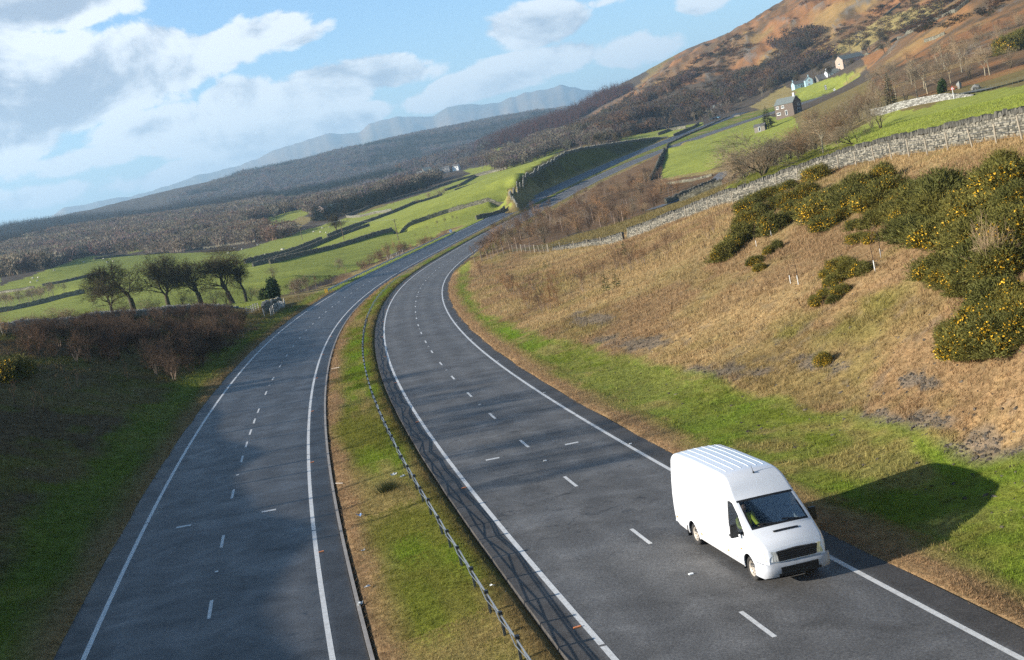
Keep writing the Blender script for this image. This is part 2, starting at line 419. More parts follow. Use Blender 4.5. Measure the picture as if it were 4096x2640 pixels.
# left side between the near cutting and the far one: falls to the fields
for s in (225, 250, 275, 300, 325, 350, 372):
    X = lpt(s, -3.65-6)[0]; X[2] = lpt(s, -3.65)[0][2]-.35; cp_xyz(X)
    X = lpt(s, -3.65-14)[0]; X[2] = lpt(s, -3.65)[0][2]-2.2; cp_xyz(X)
W_ONE = [(1080, 1056, 400), (1160, 1036, 414), (1318, 1000, 440), (1423, 970, 452), (1569, 923, 470), (1700, 882, 474), (1795, 850, 475), (1900, 820, 472), (2011, 788, 468), (2050, 776, 466)]
W_TWO = [(1013, 1068, 425), (1100, 1044, 445), (1235, 996, 480), (1360, 945, 512), (1423, 924, 535), (1480, 907, 560)]
W_THREE = [(979, 1054, 440), (1067, 1033, 465), (1134, 1019, 485), (1193, 999, 500), (1289, 961, 528)]
W_FOUR = [(1312, 951, 534), (1354, 934, 555), (1444, 899, 600), (1507, 877, 625), (1569, 854, 648), (1653, 817, 680), (1716, 803, 692), (1770, 782, 700), (1820, 768, 708), (1900, 743, 716), (1988, 718, 706), (2078, 686, 690)]
W_FIVE = [(1385, 869, 780), (1444, 848, 800), (1486, 829, 815), (1527, 812, 830), (1590, 795, 848), (1653, 778, 866), (1716, 764, 880), (1800, 736, 890), (1900, 707, 900), (1975, 686, 892), (2031, 667, 880)]
W_SIX = [(-30, 1256, 440), (0, 1251, 440), (107, 1230, 440), (180, 1213, 440), (266, 1189, 440), (343, 1173, 440)]
W_TOP = [(377, 1040, 740), (428, 1033, 752), (489, 1027, 768), (565, 1029, 782), (643, 1018, 796), (750, 1009, 800), (814, 996, 800), (909, 981, 790), (1024, 966, 770)]
W_LOW = [(171, 1145, 560), (257, 1130, 575), (356, 1106, 590), (424, 1093, 600)]
for _w in (W_ONE, W_TWO, W_THREE, W_FOUR, W_FIVE, W_SIX, W_TOP, W_LOW): cpLine(_w)
cpP([(1594, 960, 470), (1377, 962, 530), (1210, 960, 620), (1099, 958, 740),
     (193, 1077, 650), (0, 1171, 600), (800, 1120, 400), (600, 1180, 360), (669, 1234, 250), (900, 1230, 262), (300, 1240, 300), (1180, 1100, 300), (1300, 1060, 340), (1450, 1010, 400), (1100, 990, 600), (900, 1010, 640), (900, 960, 850), (500, 1100, 520), (200, 1190, 520)])
cpAD([(-30, 300, -9), (-30, 450, -10), (-30, 650, 0), (-40, 300, -6), (-50, 200, -4), (-60, 200, -2), (-50, 500, 0), (-40, 800, 0)])
# near left bank: crest wall
CREST_L = [(1019, 1262, 203), (908, 1245, 199), (761, 1245, 190), (615, 1257, 178), (410, 1274, 165), (234, 1309, 150), (88, 1327, 135), (0, 1335, 125)]
cpLine(CREST_L)
cpAD([(-27.5, 108, -4.6), (-31, 92, -3.4), (-37, 75, -2.0), (-46, 58, -1.0), (-60, 46, -.4), (-75, 40, -.2), (-30, 130, -5.0), (-40, 110, -2.0), (-55, 90, -.5), (-75, 80, 0), (-26, 170, -8), (-33, 180, -7)])
for s, w in ((-30, 4.6), (-10, 5.0), (10, 4.9), (31, 4.4), (58, 4.1), (80, 3.4), (109, 2.8), (140, 2.6), (170, 4.0)):
    X = lpt(s, -3.65-w)[0]; X[2] = lpt(s, -3.65)[0][2]+.15; cp_xyz(X)
# woods, ridges
cpP([(0, 1010, 1300), (429, 905, 1600), (857, 852, 1700), (1020, 832, 1750), (200, 1050, 1000), (600, 980, 1050), (900, 900, 1150), (0, 1120, 850),
     (0, 920, 2600), (129, 900, 2650), (429, 880, 2700), (557, 855, 2700), (643, 825, 2750), (771, 805, 2700), (1024, 790, 2650), (1200, 770, 2600), (800, 850, 2000), (300, 940, 2000),
     (660, 818, 3000), (771, 771, 3100), (977, 694, 3200), (1200, 655, 3300), (1371, 608, 3500), (1543, 565, 3700), (1714, 531, 3900), (1885, 497, 4100), (2048, 471, 4300), (2225, 455, 4500), (2400, 430, 4600),
     (1500, 720, 2300), (1200, 760, 2300), (1800, 650, 2300), (1700, 700, 1500), (1900, 660, 1450), (1500, 780, 1400), (1650, 725, 1500), (1300, 830, 1300), (2000, 590, 2500), (1000, 880, 1400), (1900, 560, 3200), (1400, 680, 2900)])
cpAD([(a, 5600, 60) for a in (-30, -20, -10, 0, 8, 20)]+[(a, 9000, -60) for a in (-40, -25, -10, 0, 10, 25, 40)]+[(-40, 2600, 120), (-30, 2600, 115), (-60, 1500, 20), (-75, 1500, 20), (-75, 300, 0), (-75, 5000, 0), (60, 5000, 0), (60, 1500, 150), (60, 200, 10), (60, 60, -1)])
cpAD([(-30, 30, -11.9), (-75, 12, -11.0), (0, 8, -11.6), (40, 10, -11.6), (60, 8, -11.3), (-75, 24, -9)])
CP = np.array(CP)
# thin near duplicates
_k = np.round(CP[:, :2]/.0035).astype(int); _, _i = np.unique(_k, axis=0, return_index=True); CP = CP[np.sort(_i)]
def _rbf_fit(C):
    n = len(C); d = np.hypot(C[:, None, 0]-C[None, :, 0], C[:, None, 1]-C[None, :, 1])
    A = np.zeros((n+3, n+3)); A[:n, :n] = -d+np.eye(n)*1e-6; A[:n, n] = 1; A[:n, n+1:] = C[:, :2]; A[n:, :n] = A[:n, n:].T
    return np.linalg.solve(A, np.concatenate([C[:, 2], [0, 0, 0]]))
_W = _rbf_fit(CP)
def ground_raw(XY):
    XY = np.atleast_2d(XY); d = np.maximum(np.hypot(XY[:, 0], XY[:, 1]), 4.0)
    a = np.arctan2(XY[:, 0], XY[:, 1]); l = np.log(d)
    out = np.empty(len(XY)); c0 = CP[:, 0].astype(np.float32); c1 = CP[:, 1].astype(np.float32); w = _W[:-3].astype(np.float32)
    for i in range(0, len(XY), 8000):
        q = slice(i, i+8000)
        r = np.sqrt((a[q, None].astype(np.float32)-c0)**2+(l[q, None].astype(np.float32)-c1)**2)
        out[q] = -(r@w)+_W[-3]+_W[-2]*a[q]+_W[-1]*l[q]
    return out*d
def tuss(XY, d):
    """small lumps of the ground itself"""
    n = (fbm(XY[:, 0]*.45, XY[:, 1]*.45, 3)-.5)*.22+(fbm(XY[:, 0]*.06+9, XY[:, 1]*.06, 3)-.5)*.55
    big = (fbm(XY[:, 0]*.012+4, XY[:, 1]*.012+7, 4)-.5)*np.clip((d-700)/600, 0, 1)*10
    crag = np.abs(fbm(XY[:, 0]*.03, XY[:, 1]*.03, 4)-.5)*-26*np.clip((d-900)/300, 0, 1)*np.clip((XY[:, 0]/d-.06)/.05, 0, 1)*np.clip((2000-d)/500, 0, 1)
    return n, big+crag
def ground_full(XY):
    XY = np.atleast_2d(np.asarray(XY, float)); d = np.hypot(XY[:, 0], XY[:, 1])
    z = ground_raw(XY)
    jl, tl = lateral(XY, PL, HL); jr, tr = lateral(XY, PR, HR)
    edge = np.minimum(np.abs(tl), np.abs(tr))-4.8
    edge = np.where((tl > 0) & (tr < 0) & (d < 900) & (tl < 40) & (tr > -40), -1, edge)      # between the two carriageways
    n, b = tuss(XY, d)
    f = np.clip(edge/4, 0, 1)
    z = z+n*f*np.where(d < 240, 1.0, np.where(XY[:, 0] < 0, .22, .6))+b
    z = z-np.clip(1-(edge-.2)/1.2, 0, 1)*(.30+d*.0006)
    return z, tl, tr, jl, jr
def gz(x, y):
    return float(ground_full(np.array([[x, y]]))[0][0])
# ------------------------------------------------------------------ ground sheet on a polar grid (fine where the road is seen)
GA = np.radians(np.concatenate([np.arange(-78, -30, 1.2), np.arange(-30, -27, .3), np.arange(-27, 27.01, .085), np.arange(27.3, 31, .3), np.arange(31, 62, 1.2)]))
GL = np.concatenate([np.linspace(math.log(6), math.log(24), 24)[:-1], np.linspace(math.log(24), math.log(1200), 560)[:-1], np.linspace(math.log(1200), math.log(9000), 130)])
_A, _Lg = np.meshgrid(GA, GL)
GXY = np.stack([np.exp(_Lg)*np.sin(_A), np.exp(_Lg)*np.cos(_A)], -1).reshape(-1, 2)
GZ, GTL, GTR, GJL, GJR = ground_full(GXY)
NA, NR = len(GA), len(GL)
_Z = GZ.reshape(NR, NA)
def look(XY):
    """ground height from the grid"""
    XY = np.atleast_2d(XY); a = np.arctan2(XY[:, 0], XY[:, 1]); l = np.log(np.maximum(np.hypot(XY[:, 0], XY[:, 1]), 6.1))
    i = np.clip(np.searchsorted(GA, a)-1, 0, NA-2); j = np.clip(np.searchsorted(GL, l)-1, 0, NR-2)
    fa = np.clip((a-GA[i])/(GA[i+1]-GA[i]), 0, 1); fl = np.clip((l-GL[j])/(GL[j+1]-GL[j]), 0, 1)
    return (_Z[j, i]*(1-fa)+_Z[j, i+1]*fa)*(1-fl)+(_Z[j+1, i]*(1-fa)+_Z[j+1, i+1]*fa)*fl
def gh(x, y): return float(look(np.array([[x, y]]))[0])
_DD = np.exp(np.linspace(math.log(18), math.log(8000), 2600))
def hit(px, py, dmin=18):
    """where the line of sight through a photo pixel meets the ground"""
    a, e = azel(px, py); dd = _DD[_DD >= dmin]
    z = look(np.stack([dd*math.sin(a), dd*math.cos(a)], 1))
    k = np.nonzero(dd*e <= z)[0]
    d = dd[k[0]] if len(k) else 8000.
    return np.array([d*math.sin(a), d*math.cos(a), z[k[0]] if len(k) else 0.])
def hitD(x, y, dmin=18): return hit(x*DS, y*DS, dmin)
def onD(x, y, d):
    """azimuth from a pixel of the 2389-wide photo, distance given, standing on the ground"""
    a, e = azel(x*DS, y*DS); X = np.array([d*math.sin(a), d*math.cos(a)])
    return np.array([X[0], X[1], gh(*X)])

def in_poly(P, poly):
    x, y = P[:, 0], P[:, 1]; c = np.zeros(len(P), bool); n = len(poly)
    for i in range(n):
        x1, y1 = poly[i]; x2, y2 = poly[(i+1) % n]
        if y1 == y2: continue
        k = ((y1 > y) != (y2 > y)) & (x < (x2-x1)*(y-y1)/(y2-y1)+x1)
        c ^= k
    return c
STRAW = (.375, .262, .128); RUST = (.28, .180, .095); FIELD = (.285, .315, .060); VERGE = (.155, .245, .016); DULL = (.20, .155, .062); FLOOR = (.145, .098, .055)
BRACK = (.275, .135, .060); SCRUB = (.17, .105, .058); GRAVEL = (.185, .148, .115); WOODC = (.095, .075, .058); TAN = (.33, .215, .115); OLIVE = (.17, .17, .03); PALE = (.30, .235, .095); SOIL = (.12, .08, .05); LANEC = (.2, .2, .2)
# ground cover, as areas of the photo with the range of distance they lie at
AREAS = [
 ([(-900, 500), (2600, 500), (2600, 1600), (-900, 1600)], 240, 9000, WOODC),
 ([(-300, 520), (300, 450), (900, 300), (1500, 150), (1560, 260), (1150, 420), (700, 520), (0, 700), (-300, 760)], 800, 9000, WOODC),
 ([(-600, 640), (0, 640), (0, 668), (200, 598), (370, 592), (560, 585), (700, 540), (810, 508), (1000, 448), (1110, 408), (1290, 352), (1300, 375), (1190, 460), (1195, 475), (1120, 515), (1000, 560), (800, 640), (640, 700), (560, 740), (0, 790), (-600, 840)], 205, 990, FIELD),
 ([(1188, 462), (1212, 412), (1262, 374), (1318, 348), (1290, 346), (1180, 400)], 440, 1000, FIELD),
 ([(290, 575), (560, 490), (760, 468), (760, 480), (560, 535), (300, 592)], 700, 1400, FIELD),
 ([(420, 560), (560, 520), (700, 490), (735, 478), (720, 500), (560, 560)], 700, 1400, FIELD),
 ([(640, 545), (700, 505), (740, 508), (700, 530)], 700, 1300, PALE),
 ([(1080, 398), (1240, 362), (1290, 350), (1240, 380), (1120, 412)], 900, 1700, FIELD),
 ([(1110, 370), (1180, 340), (1240, 335), (1200, 352)], 1200, 2000, FIELD),
 ([(1050, 430), (1000, 440), (1100, 405), (1180, 385)], 900, 1500, FIELD),
 # orange hill and right hillside
 ([(1310, 310), (1480, 205), (1600, 110), (1850, -60), (2900, -200), (2900, 200), (2380, 200), (2250, 225), (2060, 225), (1980, 120), (1700, 230), (1450, 300), (1320, 318)], 340, 2600, BRACK),
 ([(1320, 318), (1450, 250), (1700, 165), (1830, 150), (2000, 120), (2060, 225), (1900, 300), (1740, 300), (1560, 330), (1380, 340)], 560, 2000, WOODC),
 ([(1850, 208), (2000, 165), (2010, 180), (1965, 205), (1890, 235), (1850, 238)], 700, 1200, FIELD),
 ([(1750, 250), (1830, 200), (1860, 215), (1800, 262)], 700, 1200, PALE),
 ([(1890, 130), (1960, 100), (2060, 40), (2200, 0), (2200, 20), (2000, 120)], 500, 1200, PALE),
 ([(1440, 322), (1530, 305), (1640, 285), (1640, 300), (1560, 322), (1450, 330)], 740, 1100, FIELD),
 ([(1530, 420), (1520, 390), (1560, 340), (1640, 300), (1730, 273), (1850, 272), (1880, 330), (1760, 370), (1700, 385), (1640, 400)], 370, 800, FIELD),
 ([(1520, 420), (1640, 400), (1720, 385), (1730, 402), (1600, 440), (1510, 440)], 250, 460, PALE),
 ([(1100, 480), (1560, 330), (1540, 420), (1730, 400), (1700, 430), (1500, 500), (1200, 590), (1080, 620)], 214, 640, SCRUB),
 ([(1700, 430), (1790, 370), (2000, 300), (2070, 250), (2110, 260), (2260, 220), (2380, 200), (2800, 100), (2900, 400), (2389, 300), (2300, 340), (2000, 400), (1740, 470), (1690, 450)], 66, 340, FIELD),
 ([(1690, 460), (1740, 380), (1900, 350), (1990, 330), (2000, 390), (1740, 460)], 110, 300, OLIVE),
]
def cover(XYZ, TL, TR, JL, JR):
    """ground colour for points of the ground"""
    X = XYZ[:, 0]; Y = XYZ[:, 1]; d = np.hypot(X, Y)
    px = project(XYZ)/DS
    wob = (fbm(X*.12, Y*.12, 3)-.5)
    pj = px+wob[:, None]*np.clip(160/d, .2, 1)[:, None]*np.array([30, 18])
    c = np.tile(np.array(DULL), (len(X), 1))
    for poly, d0, d1, col in AREAS:
        m = in_poly(pj, poly) & (d >= d0) & (d <= d1)
        if col is SCRUB: m &= TR > 0
        c[m] = col
    def blend(mask, col, w): c[mask] = c[mask]*(1-w[mask, None])+np.array(col)*w[mask, None]
    n1 = fbm(X*.35, Y*.35, 4); n2 = fbm(X*.09+5, Y*.09, 4); n3 = fbm(X*1.3, Y*1.3+3, 3); n4 = fbm(X*.03+1, Y*.03+8, 3)
    sm = lambda v, a, b: np.clip((v-a)/(b-a), 0, 1)
    # ---- right of the road, up to the wall
    sR = RS[JR]; t = TR-3.65
    wv = np.interp(sR, [-30, 0, 19, 43, 64, 100, 181, 230], [8.5, 7.8, 7.4, 6.8, 4.6, 3.6, 4.2, 6.0])
    zone = (TR > 0) & (d < 214) & (in_poly(px, [(1050, 600), (1190, 586), (1280, 582), (1512, 533), (1695, 470), (1955, 388), (2112, 354), (2376, 312), (3400, 20), (4200, 2600), (1500, 2600), (900, 1500), (900, 700)]))
    c[zone] = STRAW
    blend(zone, RUST, sm(n2, .40, .58)*.85)
    blend(zone, PALE, sm(n1, .55, .7)*.5)
    blend(zone, OLIVE, sm(fbm(X*.16+30, Y*.16, 4), .56, .68)*.30*sm(t, 20, 8))
    moss = np.zeros(len(X))
    for cx, cy, rx, ry in ((2060, 705, 110, 50), (1960, 760, 90, 40), (1860, 780, 70, 25), (1260, 655, 60, 25)):
        moss = np.maximum(moss, np.exp(-((px[:, 0]-cx)/rx)**2-((px[:, 1]-cy)/ry)**2))
    blend(zone, OLIVE, moss*np.clip((n1-.40)*5, 0, 1)*.6)
    scree = np.zeros(len(X))
    for cx, cy, rx, ry in ((2310, 1065, 200, 66), (2080, 985, 150, 30), (1700, 868, 130, 20), (1480, 800, 90, 22), (1380, 745, 70, 18), (2150, 890, 60, 18), (1900, 850, 60, 20)):
        q = ((px[:, 0]-cx)/rx)**2+((px[:, 1]-cy)/ry)**2; scree = np.maximum(scree, np.exp(-q))
    blend(zone, GRAVEL, np.clip((scree+(n3-.5)*1.3+(n1-.5)*.8-.36)*3, 0, 1)*sm(scree, .15, .3)*.85)
    blend(zone, GRAVEL, sm(n3, .66, .75)*.45*sm(t, wv, wv+2)*sm(t, 20, 12))
    g = zone & (sR < 235)
    wgreen = sm(t, wv+.3+(n1-.5)*2.2, wv-.7+(n1-.5)*2.2)*sm(t, 1.6+(n3-.5)*1.6, 2.8+(n3-.5)*1.6)
    blend(g, VERGE, wgreen*.95)
    blend(g, OLIVE, wgreen*sm(n2+(n3-.5)*.5, .50, .66)*.6)
    blend(g, STRAW, wgreen*sm(n1, .56, .70)*.55)
    blend(g, TAN, sm(t, 2.6+(n3-.5)*1.6, 1.7+(n3-.5)*1.6))
    # ---- left bank
    sL = RS[JL]; u = -TL-3.65
    zl = (TL < 0) & (sL < 196) & (u < 60) & (d < 240) & in_poly(px, [(-3000, 700), (0, 772), (250, 748), (400, 728), (520, 722), (600, 733), (640, 735), (720, 690), (820, 655), (900, 700), (300, 2600), (-3000, 2600)])
    c[zl] = DULL
    blend(zl, FLOOR, sm(n2, .48, .6)*.8)
    blend(zl, FLOOR, sm(u, 9, 15)*sm(n1, .3, .6)*.8)
    blend(zl, OLIVE, sm(n1, .52, .66)*.6)
    wl = np.interp(sL, [-30, 0, 31, 58, 109, 150, 200], [6.5, 6.0, 5.2, 4.8, 3.8, 3.6, 7.0])
    wg = sm(u, wl+.8+(n1-.5)*3, wl-.8+(n1-.5)*3)
    blend(zl, VERGE, wg*.62)
    blend(zl, DULL, wg*sm(u, 3.0+(n3-.5)*1.5, 1.8+(n3-.5)*1.5)*.9)
    blend(zl, TAN, sm(u, 1.9+(n3-.5)*1.2, 1.3+(n3-.5)*1.2)*.6)
    # ---- left verge further on: grass bank behind the guard rail, dead grass down the outside
    zv = (TL < 0) & (sL >= 185) & (sL < 385) & (u < 15) & (d < 470)
    c[zv] = FIELD; blend(zv, PALE, sm(u, 3.5, 6.0)); blend(zv, SCRUB, sm(u, 6, 9)*sm(n1, .4, .55)); blend(zv, VERGE, sm(u, 4.5, 2)*.55)
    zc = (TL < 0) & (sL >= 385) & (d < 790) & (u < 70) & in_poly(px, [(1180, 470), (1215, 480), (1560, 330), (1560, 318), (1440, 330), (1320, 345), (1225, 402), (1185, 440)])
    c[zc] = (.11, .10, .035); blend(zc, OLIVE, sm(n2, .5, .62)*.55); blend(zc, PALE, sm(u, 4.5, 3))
    # ---- along the far road, right side
    zr = (TR > 0) & (sR > 235) & (t < 9) & (d < 800)
    blend(zr, OLIVE, sm(t, 7, 4)*.8); blend(zr, PALE, sm(t, 2.5, 1.2)*.7); blend(zr, STRAW, sm(n1, .5, .62)*.6)
    far = (d > 240)
    # mottling of the far slopes
    hill = far & (c[:, 0] > .22) & (c[:, 0] > c[:, 1]*1.55)
    blend(hill, PALE, sm(fbm(X*.018, Y*.018, 5), .49, .62)*.5)
    blend(hill, SCRUB, sm(fbm(X*.03+3, Y*.03, 5), .49, .57)*.85); blend(hill, (.10, .075, .05), sm(fbm(X*.07+23, Y*.07, 4), .55, .64)*.8)
    blend(hill, (.18, .17, .16), sm(np.abs(fbm(X*.03, Y*.03, 4)-.5), .028, .012)*.75*sm(fbm(X*.02+40, Y*.02, 3), .5, .6))
    fld = (c[:, 1] > .2) & (c[:, 0] < .2)
    blend(fld, PALE, sm(n4, .46, .68)*.42); blend(fld, OLIVE, sm(n1, .5, .7)*.4); blend(fld, (.23, .24, .06), sm(n2, .5, .7)*.5)
    return c
_XYZ = np.concatenate([GXY, GZ[:, None]], 1)
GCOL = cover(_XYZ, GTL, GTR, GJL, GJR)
def ground_material():
    k = NT('turf')
    pos = k.N.new('ShaderNodeNewGeometry').outputs['Position']
    a = k.attr('col').outputs['Color']
    n1 = k.noise(1.7, 6, .65, pos); n2 = k.noise(9.0, 5, .7, pos); n3 = k.noise(.16, 5, .6, pos)
    c = k.mix(1.0, a, k.ramp(n1, [(.28, (.55, .56, .50)), (.5, (1, 1, 1)), (.75, (1.35, 1.28, 1.2))]), 'MULTIPLY')
    c = k.mix(1.0, c, k.ramp(n2, [(.3, (.62, .64, .60)), (.55, (1.05, 1.04, 1.0)), (.75, (1.35, 1.3, 1.25))]), 'MULTIPLY')
    c = k.mix(1.0, c, k.ramp(n3, [(.3, (.80, .82, .80)), (.7, (1.16, 1.13, 1.1))]), 'MULTIPLY')
    k.set(Base_Color=c, Roughness=.95, Specular_IOR_Level=.1)
    k.bump(k.math('ADD', k.math('MULTIPLY', n1, .6), k.math('MULTIPLY', n2, .3)), .9, .22)
    return k.m
M_TURF = ground_material()
_idx = np.arange(NR*NA).reshape(NR, NA)
_q = np.stack([_idx[:-1, :-1], _idx[:-1, 1:], _idx[1:, 1:], _idx[1:, :-1]], -1).reshape(-1, 4)[:, ::-1]
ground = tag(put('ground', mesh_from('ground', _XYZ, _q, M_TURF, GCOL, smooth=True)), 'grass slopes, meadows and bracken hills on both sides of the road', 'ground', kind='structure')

# ------------------------------------------------------------------ tarmac, markings, verges
def ribbon(name, rows, mat, cols=None):
    """rows: list of equally long point rows"""
    R_ = np.stack(rows); n, m = R_.shape[:2]
    ix = np.arange(n*m).reshape(n, m)
    q = np.stack([ix[:-1, :-1], ix[1:, :-1], ix[1:, 1:], ix[:-1, 1:]], -1).reshape(-1, 4)
    return mesh_from(name, R_.reshape(-1, 3), q[:, ::-1], mat, cols, smooth=True)
def tarmac(name, dark, rough):
    k = NT(name)
    pos = k.N.new('ShaderNodeNewGeometry').outputs['Position']
    lane = k.attr('col').outputs['Color']           # x: across the carriageway
    sx = k.N.new('ShaderNodeSeparateColor'); k.L.new(lane, sx.inputs[0])
    grit = k.noise(16, 4, .85, pos); patch = k.noise(.55, 6, .62, pos, .6); wide = k.noise(.09, 4, .6, pos); blot = k.noise(1.6, 5, .7, pos, .8)
    c = k.ramp(patch, [(.30, tuple(v*.64 for v in dark)), (.55, dark), (.78, tuple(v*1.38 for v in dark))])
    c = k.mix(1.0, c, k.ramp(grit, [(.32, (.45, .45, .46)), (.52, (1, 1, 1)), (.74, (1.9, 1.9, 1.85))]), 'MULTIPLY')
    c = k.mix(1.0, c, k.ramp(wide, [(.3, (.86, .87, .9)), (.7, (1.14, 1.12, 1.1))]), 'MULTIPLY')
    c = k.mix(k.math('MULTIPLY', k.ramp(blot, [(.56, 0.0), (.68, 1.0)]), k.ramp(wide, [(.42, 0.0), (.58, .75)])), c, (.016, .017, .019))
    # wheel paths polished paler, hard strips darker
    c = k.mix(sx.outputs[0], c, k.mix(1.0, c, (1.30, 1.30, 1.30), 'MULTIPLY'))
    c = k.mix(sx.outputs[1], c, k.mix(1.0, c, (.62, .58, .54), 'MULTIPLY'))
    k.set(Base_Color=c, Roughness=k.ramp(patch, [(.3, rough+.08), (.7, rough-.06)]), Specular_IOR_Level=.35)
    k.bump(grit, .35, .012)
    return k.m
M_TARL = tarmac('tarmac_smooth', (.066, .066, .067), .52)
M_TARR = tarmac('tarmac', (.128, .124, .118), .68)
TO = np.array([-4.68, -4.62, -3.9, -3.7, -3.3, -2.75, -2.3, -1.8, -1.3, -.85, -.3, 0, .3, .85, 1.3, 1.8, 2.3, 2.75, 3.3, 3.7, 3.9, 4.62, 4.68])
def lanecol(o):
    w = 0
    for p in (-2.75, -.9, .9, 2.75): w = max(w, math.exp(-((o-p)/.42)**2))
    e = 1.0 if abs(o) > 3.75 else 0.0
    return (w*.8, e, 0)
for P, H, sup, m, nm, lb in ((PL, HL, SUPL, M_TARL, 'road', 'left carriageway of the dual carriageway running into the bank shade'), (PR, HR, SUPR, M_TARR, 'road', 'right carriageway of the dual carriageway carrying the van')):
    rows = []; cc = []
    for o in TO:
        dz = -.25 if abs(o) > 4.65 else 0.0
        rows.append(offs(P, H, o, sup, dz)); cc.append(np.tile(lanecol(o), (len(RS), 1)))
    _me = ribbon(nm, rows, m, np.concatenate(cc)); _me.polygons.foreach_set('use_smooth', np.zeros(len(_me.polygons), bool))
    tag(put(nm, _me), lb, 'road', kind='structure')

# painted lines: sheets 4 mm proud of the tarmac
k = NT('road_paint'); pos = k.N.new('ShaderNodeNewGeometry').outputs['Position']
wear = k.noise(5.5, 6, .75, pos); fine = k.noise(40, 3, .7, pos)
k.set(Base_Color=k.mix(1.0, k.ramp(wear, [(.3, (.50, .49, .47)), (.55, (.74, .735, .71))]), k.ramp(fine, [(.3, (.75, .75, .75)), (.6, (1.05, 1.05, 1.05))]), 'MULTIPLY'), Roughness=.6); k.bump(fine, .2, .01)
M_PAINT = k.m
lines = MB()
def strip(curve, s0, s1, o, w, step=3.0):
    """a painted strip along a carriageway"""
    n = max(2, int(math.ceil((s1-s0)/step))+1); V = []
    for s in np.linspace(s0, s1, n):
        V.append(curve(s, o-w/2, .005)[0]); V.append(curve(s, o+w/2, .005)[0])
    q = [[2*i, 2*i+2, 2*i+3, 2*i+1][::-1] for i in range(n-1)]
    lines.add(V, q)
def cross(curve, s, o, w, l): strip(curve, s-l/2, s+l/2, o, w)
for curve, breaks in ((lpt, (4.2, 13.5, 31.0, 66.0)), (rpt, (11.5, 32.0, 60.0))):
    for o in (-3.65, 3.65):
        s = -40.0
        while s < 800:
            ln = rng.choice([17.0, 24.0, 31.0]) if s < 120 else 40.0
            strip(curve, s, min(s+ln-.12, 800), o, .165 if s < 90 else .15); s += ln
sL_dash = [9.0*i for i in range(-3, 78)]+[27+4.6, 36+4.4]
for s in sL_dash: strip(lpt, s-1.0, s+1.0, 0, .115, 1.0)
for i in range(-3, 78): strip(rpt, 9.0*i-1.0, 9.0*i+1.0, 0, .13, 1.0)
for s, os_ in ((13.0, lpt), (25.0, rpt)):
    for o in (-1.86, 1.80): cross(os_, s, o, .62, .26)
road_markings = tag(lines.build('road_markings', M_PAINT), 'white edge lines and lane dashes on both carriageways', 'markings', kind='structure')
# reflecting studs (cat's eyes)
st = MB(); st2 = MB()
for i in range(-2, 26):
    for curve in (lpt, rpt):
        p, h = curve(18.0*i+4.5, 0); st.box(p+np.array([0, 0, .012]), (.13, .11, .03), -h)
    p, h = lpt(18.0*i+4.5, 3.83); st2.box(p+np.array([0, 0, .012]), (.20, .07, .03), -h)
    p, h = rpt(18.0*i+2.5, -3.86); st2.box(p+np.array([0, 0, .012]), (.20, .07, .03), -h)
    p, h = rpt(18.0*i+4.5, 3.83); st.box(p+np.array([0, 0, .012]), (.12, .08, .03), -h)
tag(st.build('road_studs', plain('stud_white', (.72, .73, .72), .4)), kind='structure')
tag(st2.build('road_studs', plain('stud_amber', (.75, .24, .06), .4)), kind='structure')

def ribbon_cols(rows):
    X = np.concatenate(rows); jl, tl = lateral(X[:, :2], PL, HL); jr, tr = lateral(X[:, :2], PR, HR)
    return X, cover(X, tl, tr, jl, jr)
VERGES = []
def verge(name, curve, sgn, srange, label):
    S_ = np.arange(srange[0], srange[1], 2.0 if srange[1] < 300 else 3.0); rows = []
    for o in (4.50, 4.66, 4.95, 5.4, 5.9, 6.35, 6.9):
        row = []
        for s in S_:
            j = (math.sin(s*1.7)+math.sin(s*.63+2))*.06+(math.sin(s*5.1)+math.sin(s*3.3))*.03 if o < 5 else 0
            p, h = curve(s, sgn*(o+j)); base = curve(s, sgn*4.65)[0][2]; p = p.copy()
            out = curve(s, sgn*6.45)[0]; g = gh(*out[:2])+.02
            w = np.clip((o-4.65)/1.7, 0, 1)
            n = (vnoise(np.array([p[0]*1.1]), np.array([p[1]*1.1]))[0]-.5)*.12
            p[2] = base*(1-w)+g*w+n*min(1, max(0, (o-4.7)*3))*min(1, max(0, (6.4-o)*2))+(.05*(1-w) if o > 4.7 else 0)
            if o < 4.6: p[2] = base-.12
            if o > 6.5: p[2] = gh(p[0], p[1])-.12
            row.append(p)
        rows.append(np.array(row))
    X, cc = ribbon_cols(rows)
    if sgn < 0: rows = rows[::-1]; cc = np.concatenate(np.split(cc, 7)[::-1])
    VERGES.append((rows, cc, 'rough grass along the '+('left' if sgn < 0 else 'right')+' edge of the tarmac'))
    return tag(put(name, ribbon(name, rows, M_TURF, cc)), label, 'verge', kind='structure')
verge('verge', rpt, 1, (-30, 800), 'grass verge along the right edge of the road')
verge('verge', lpt, -1, (-40, 800), 'grass verge along the left edge of the road')
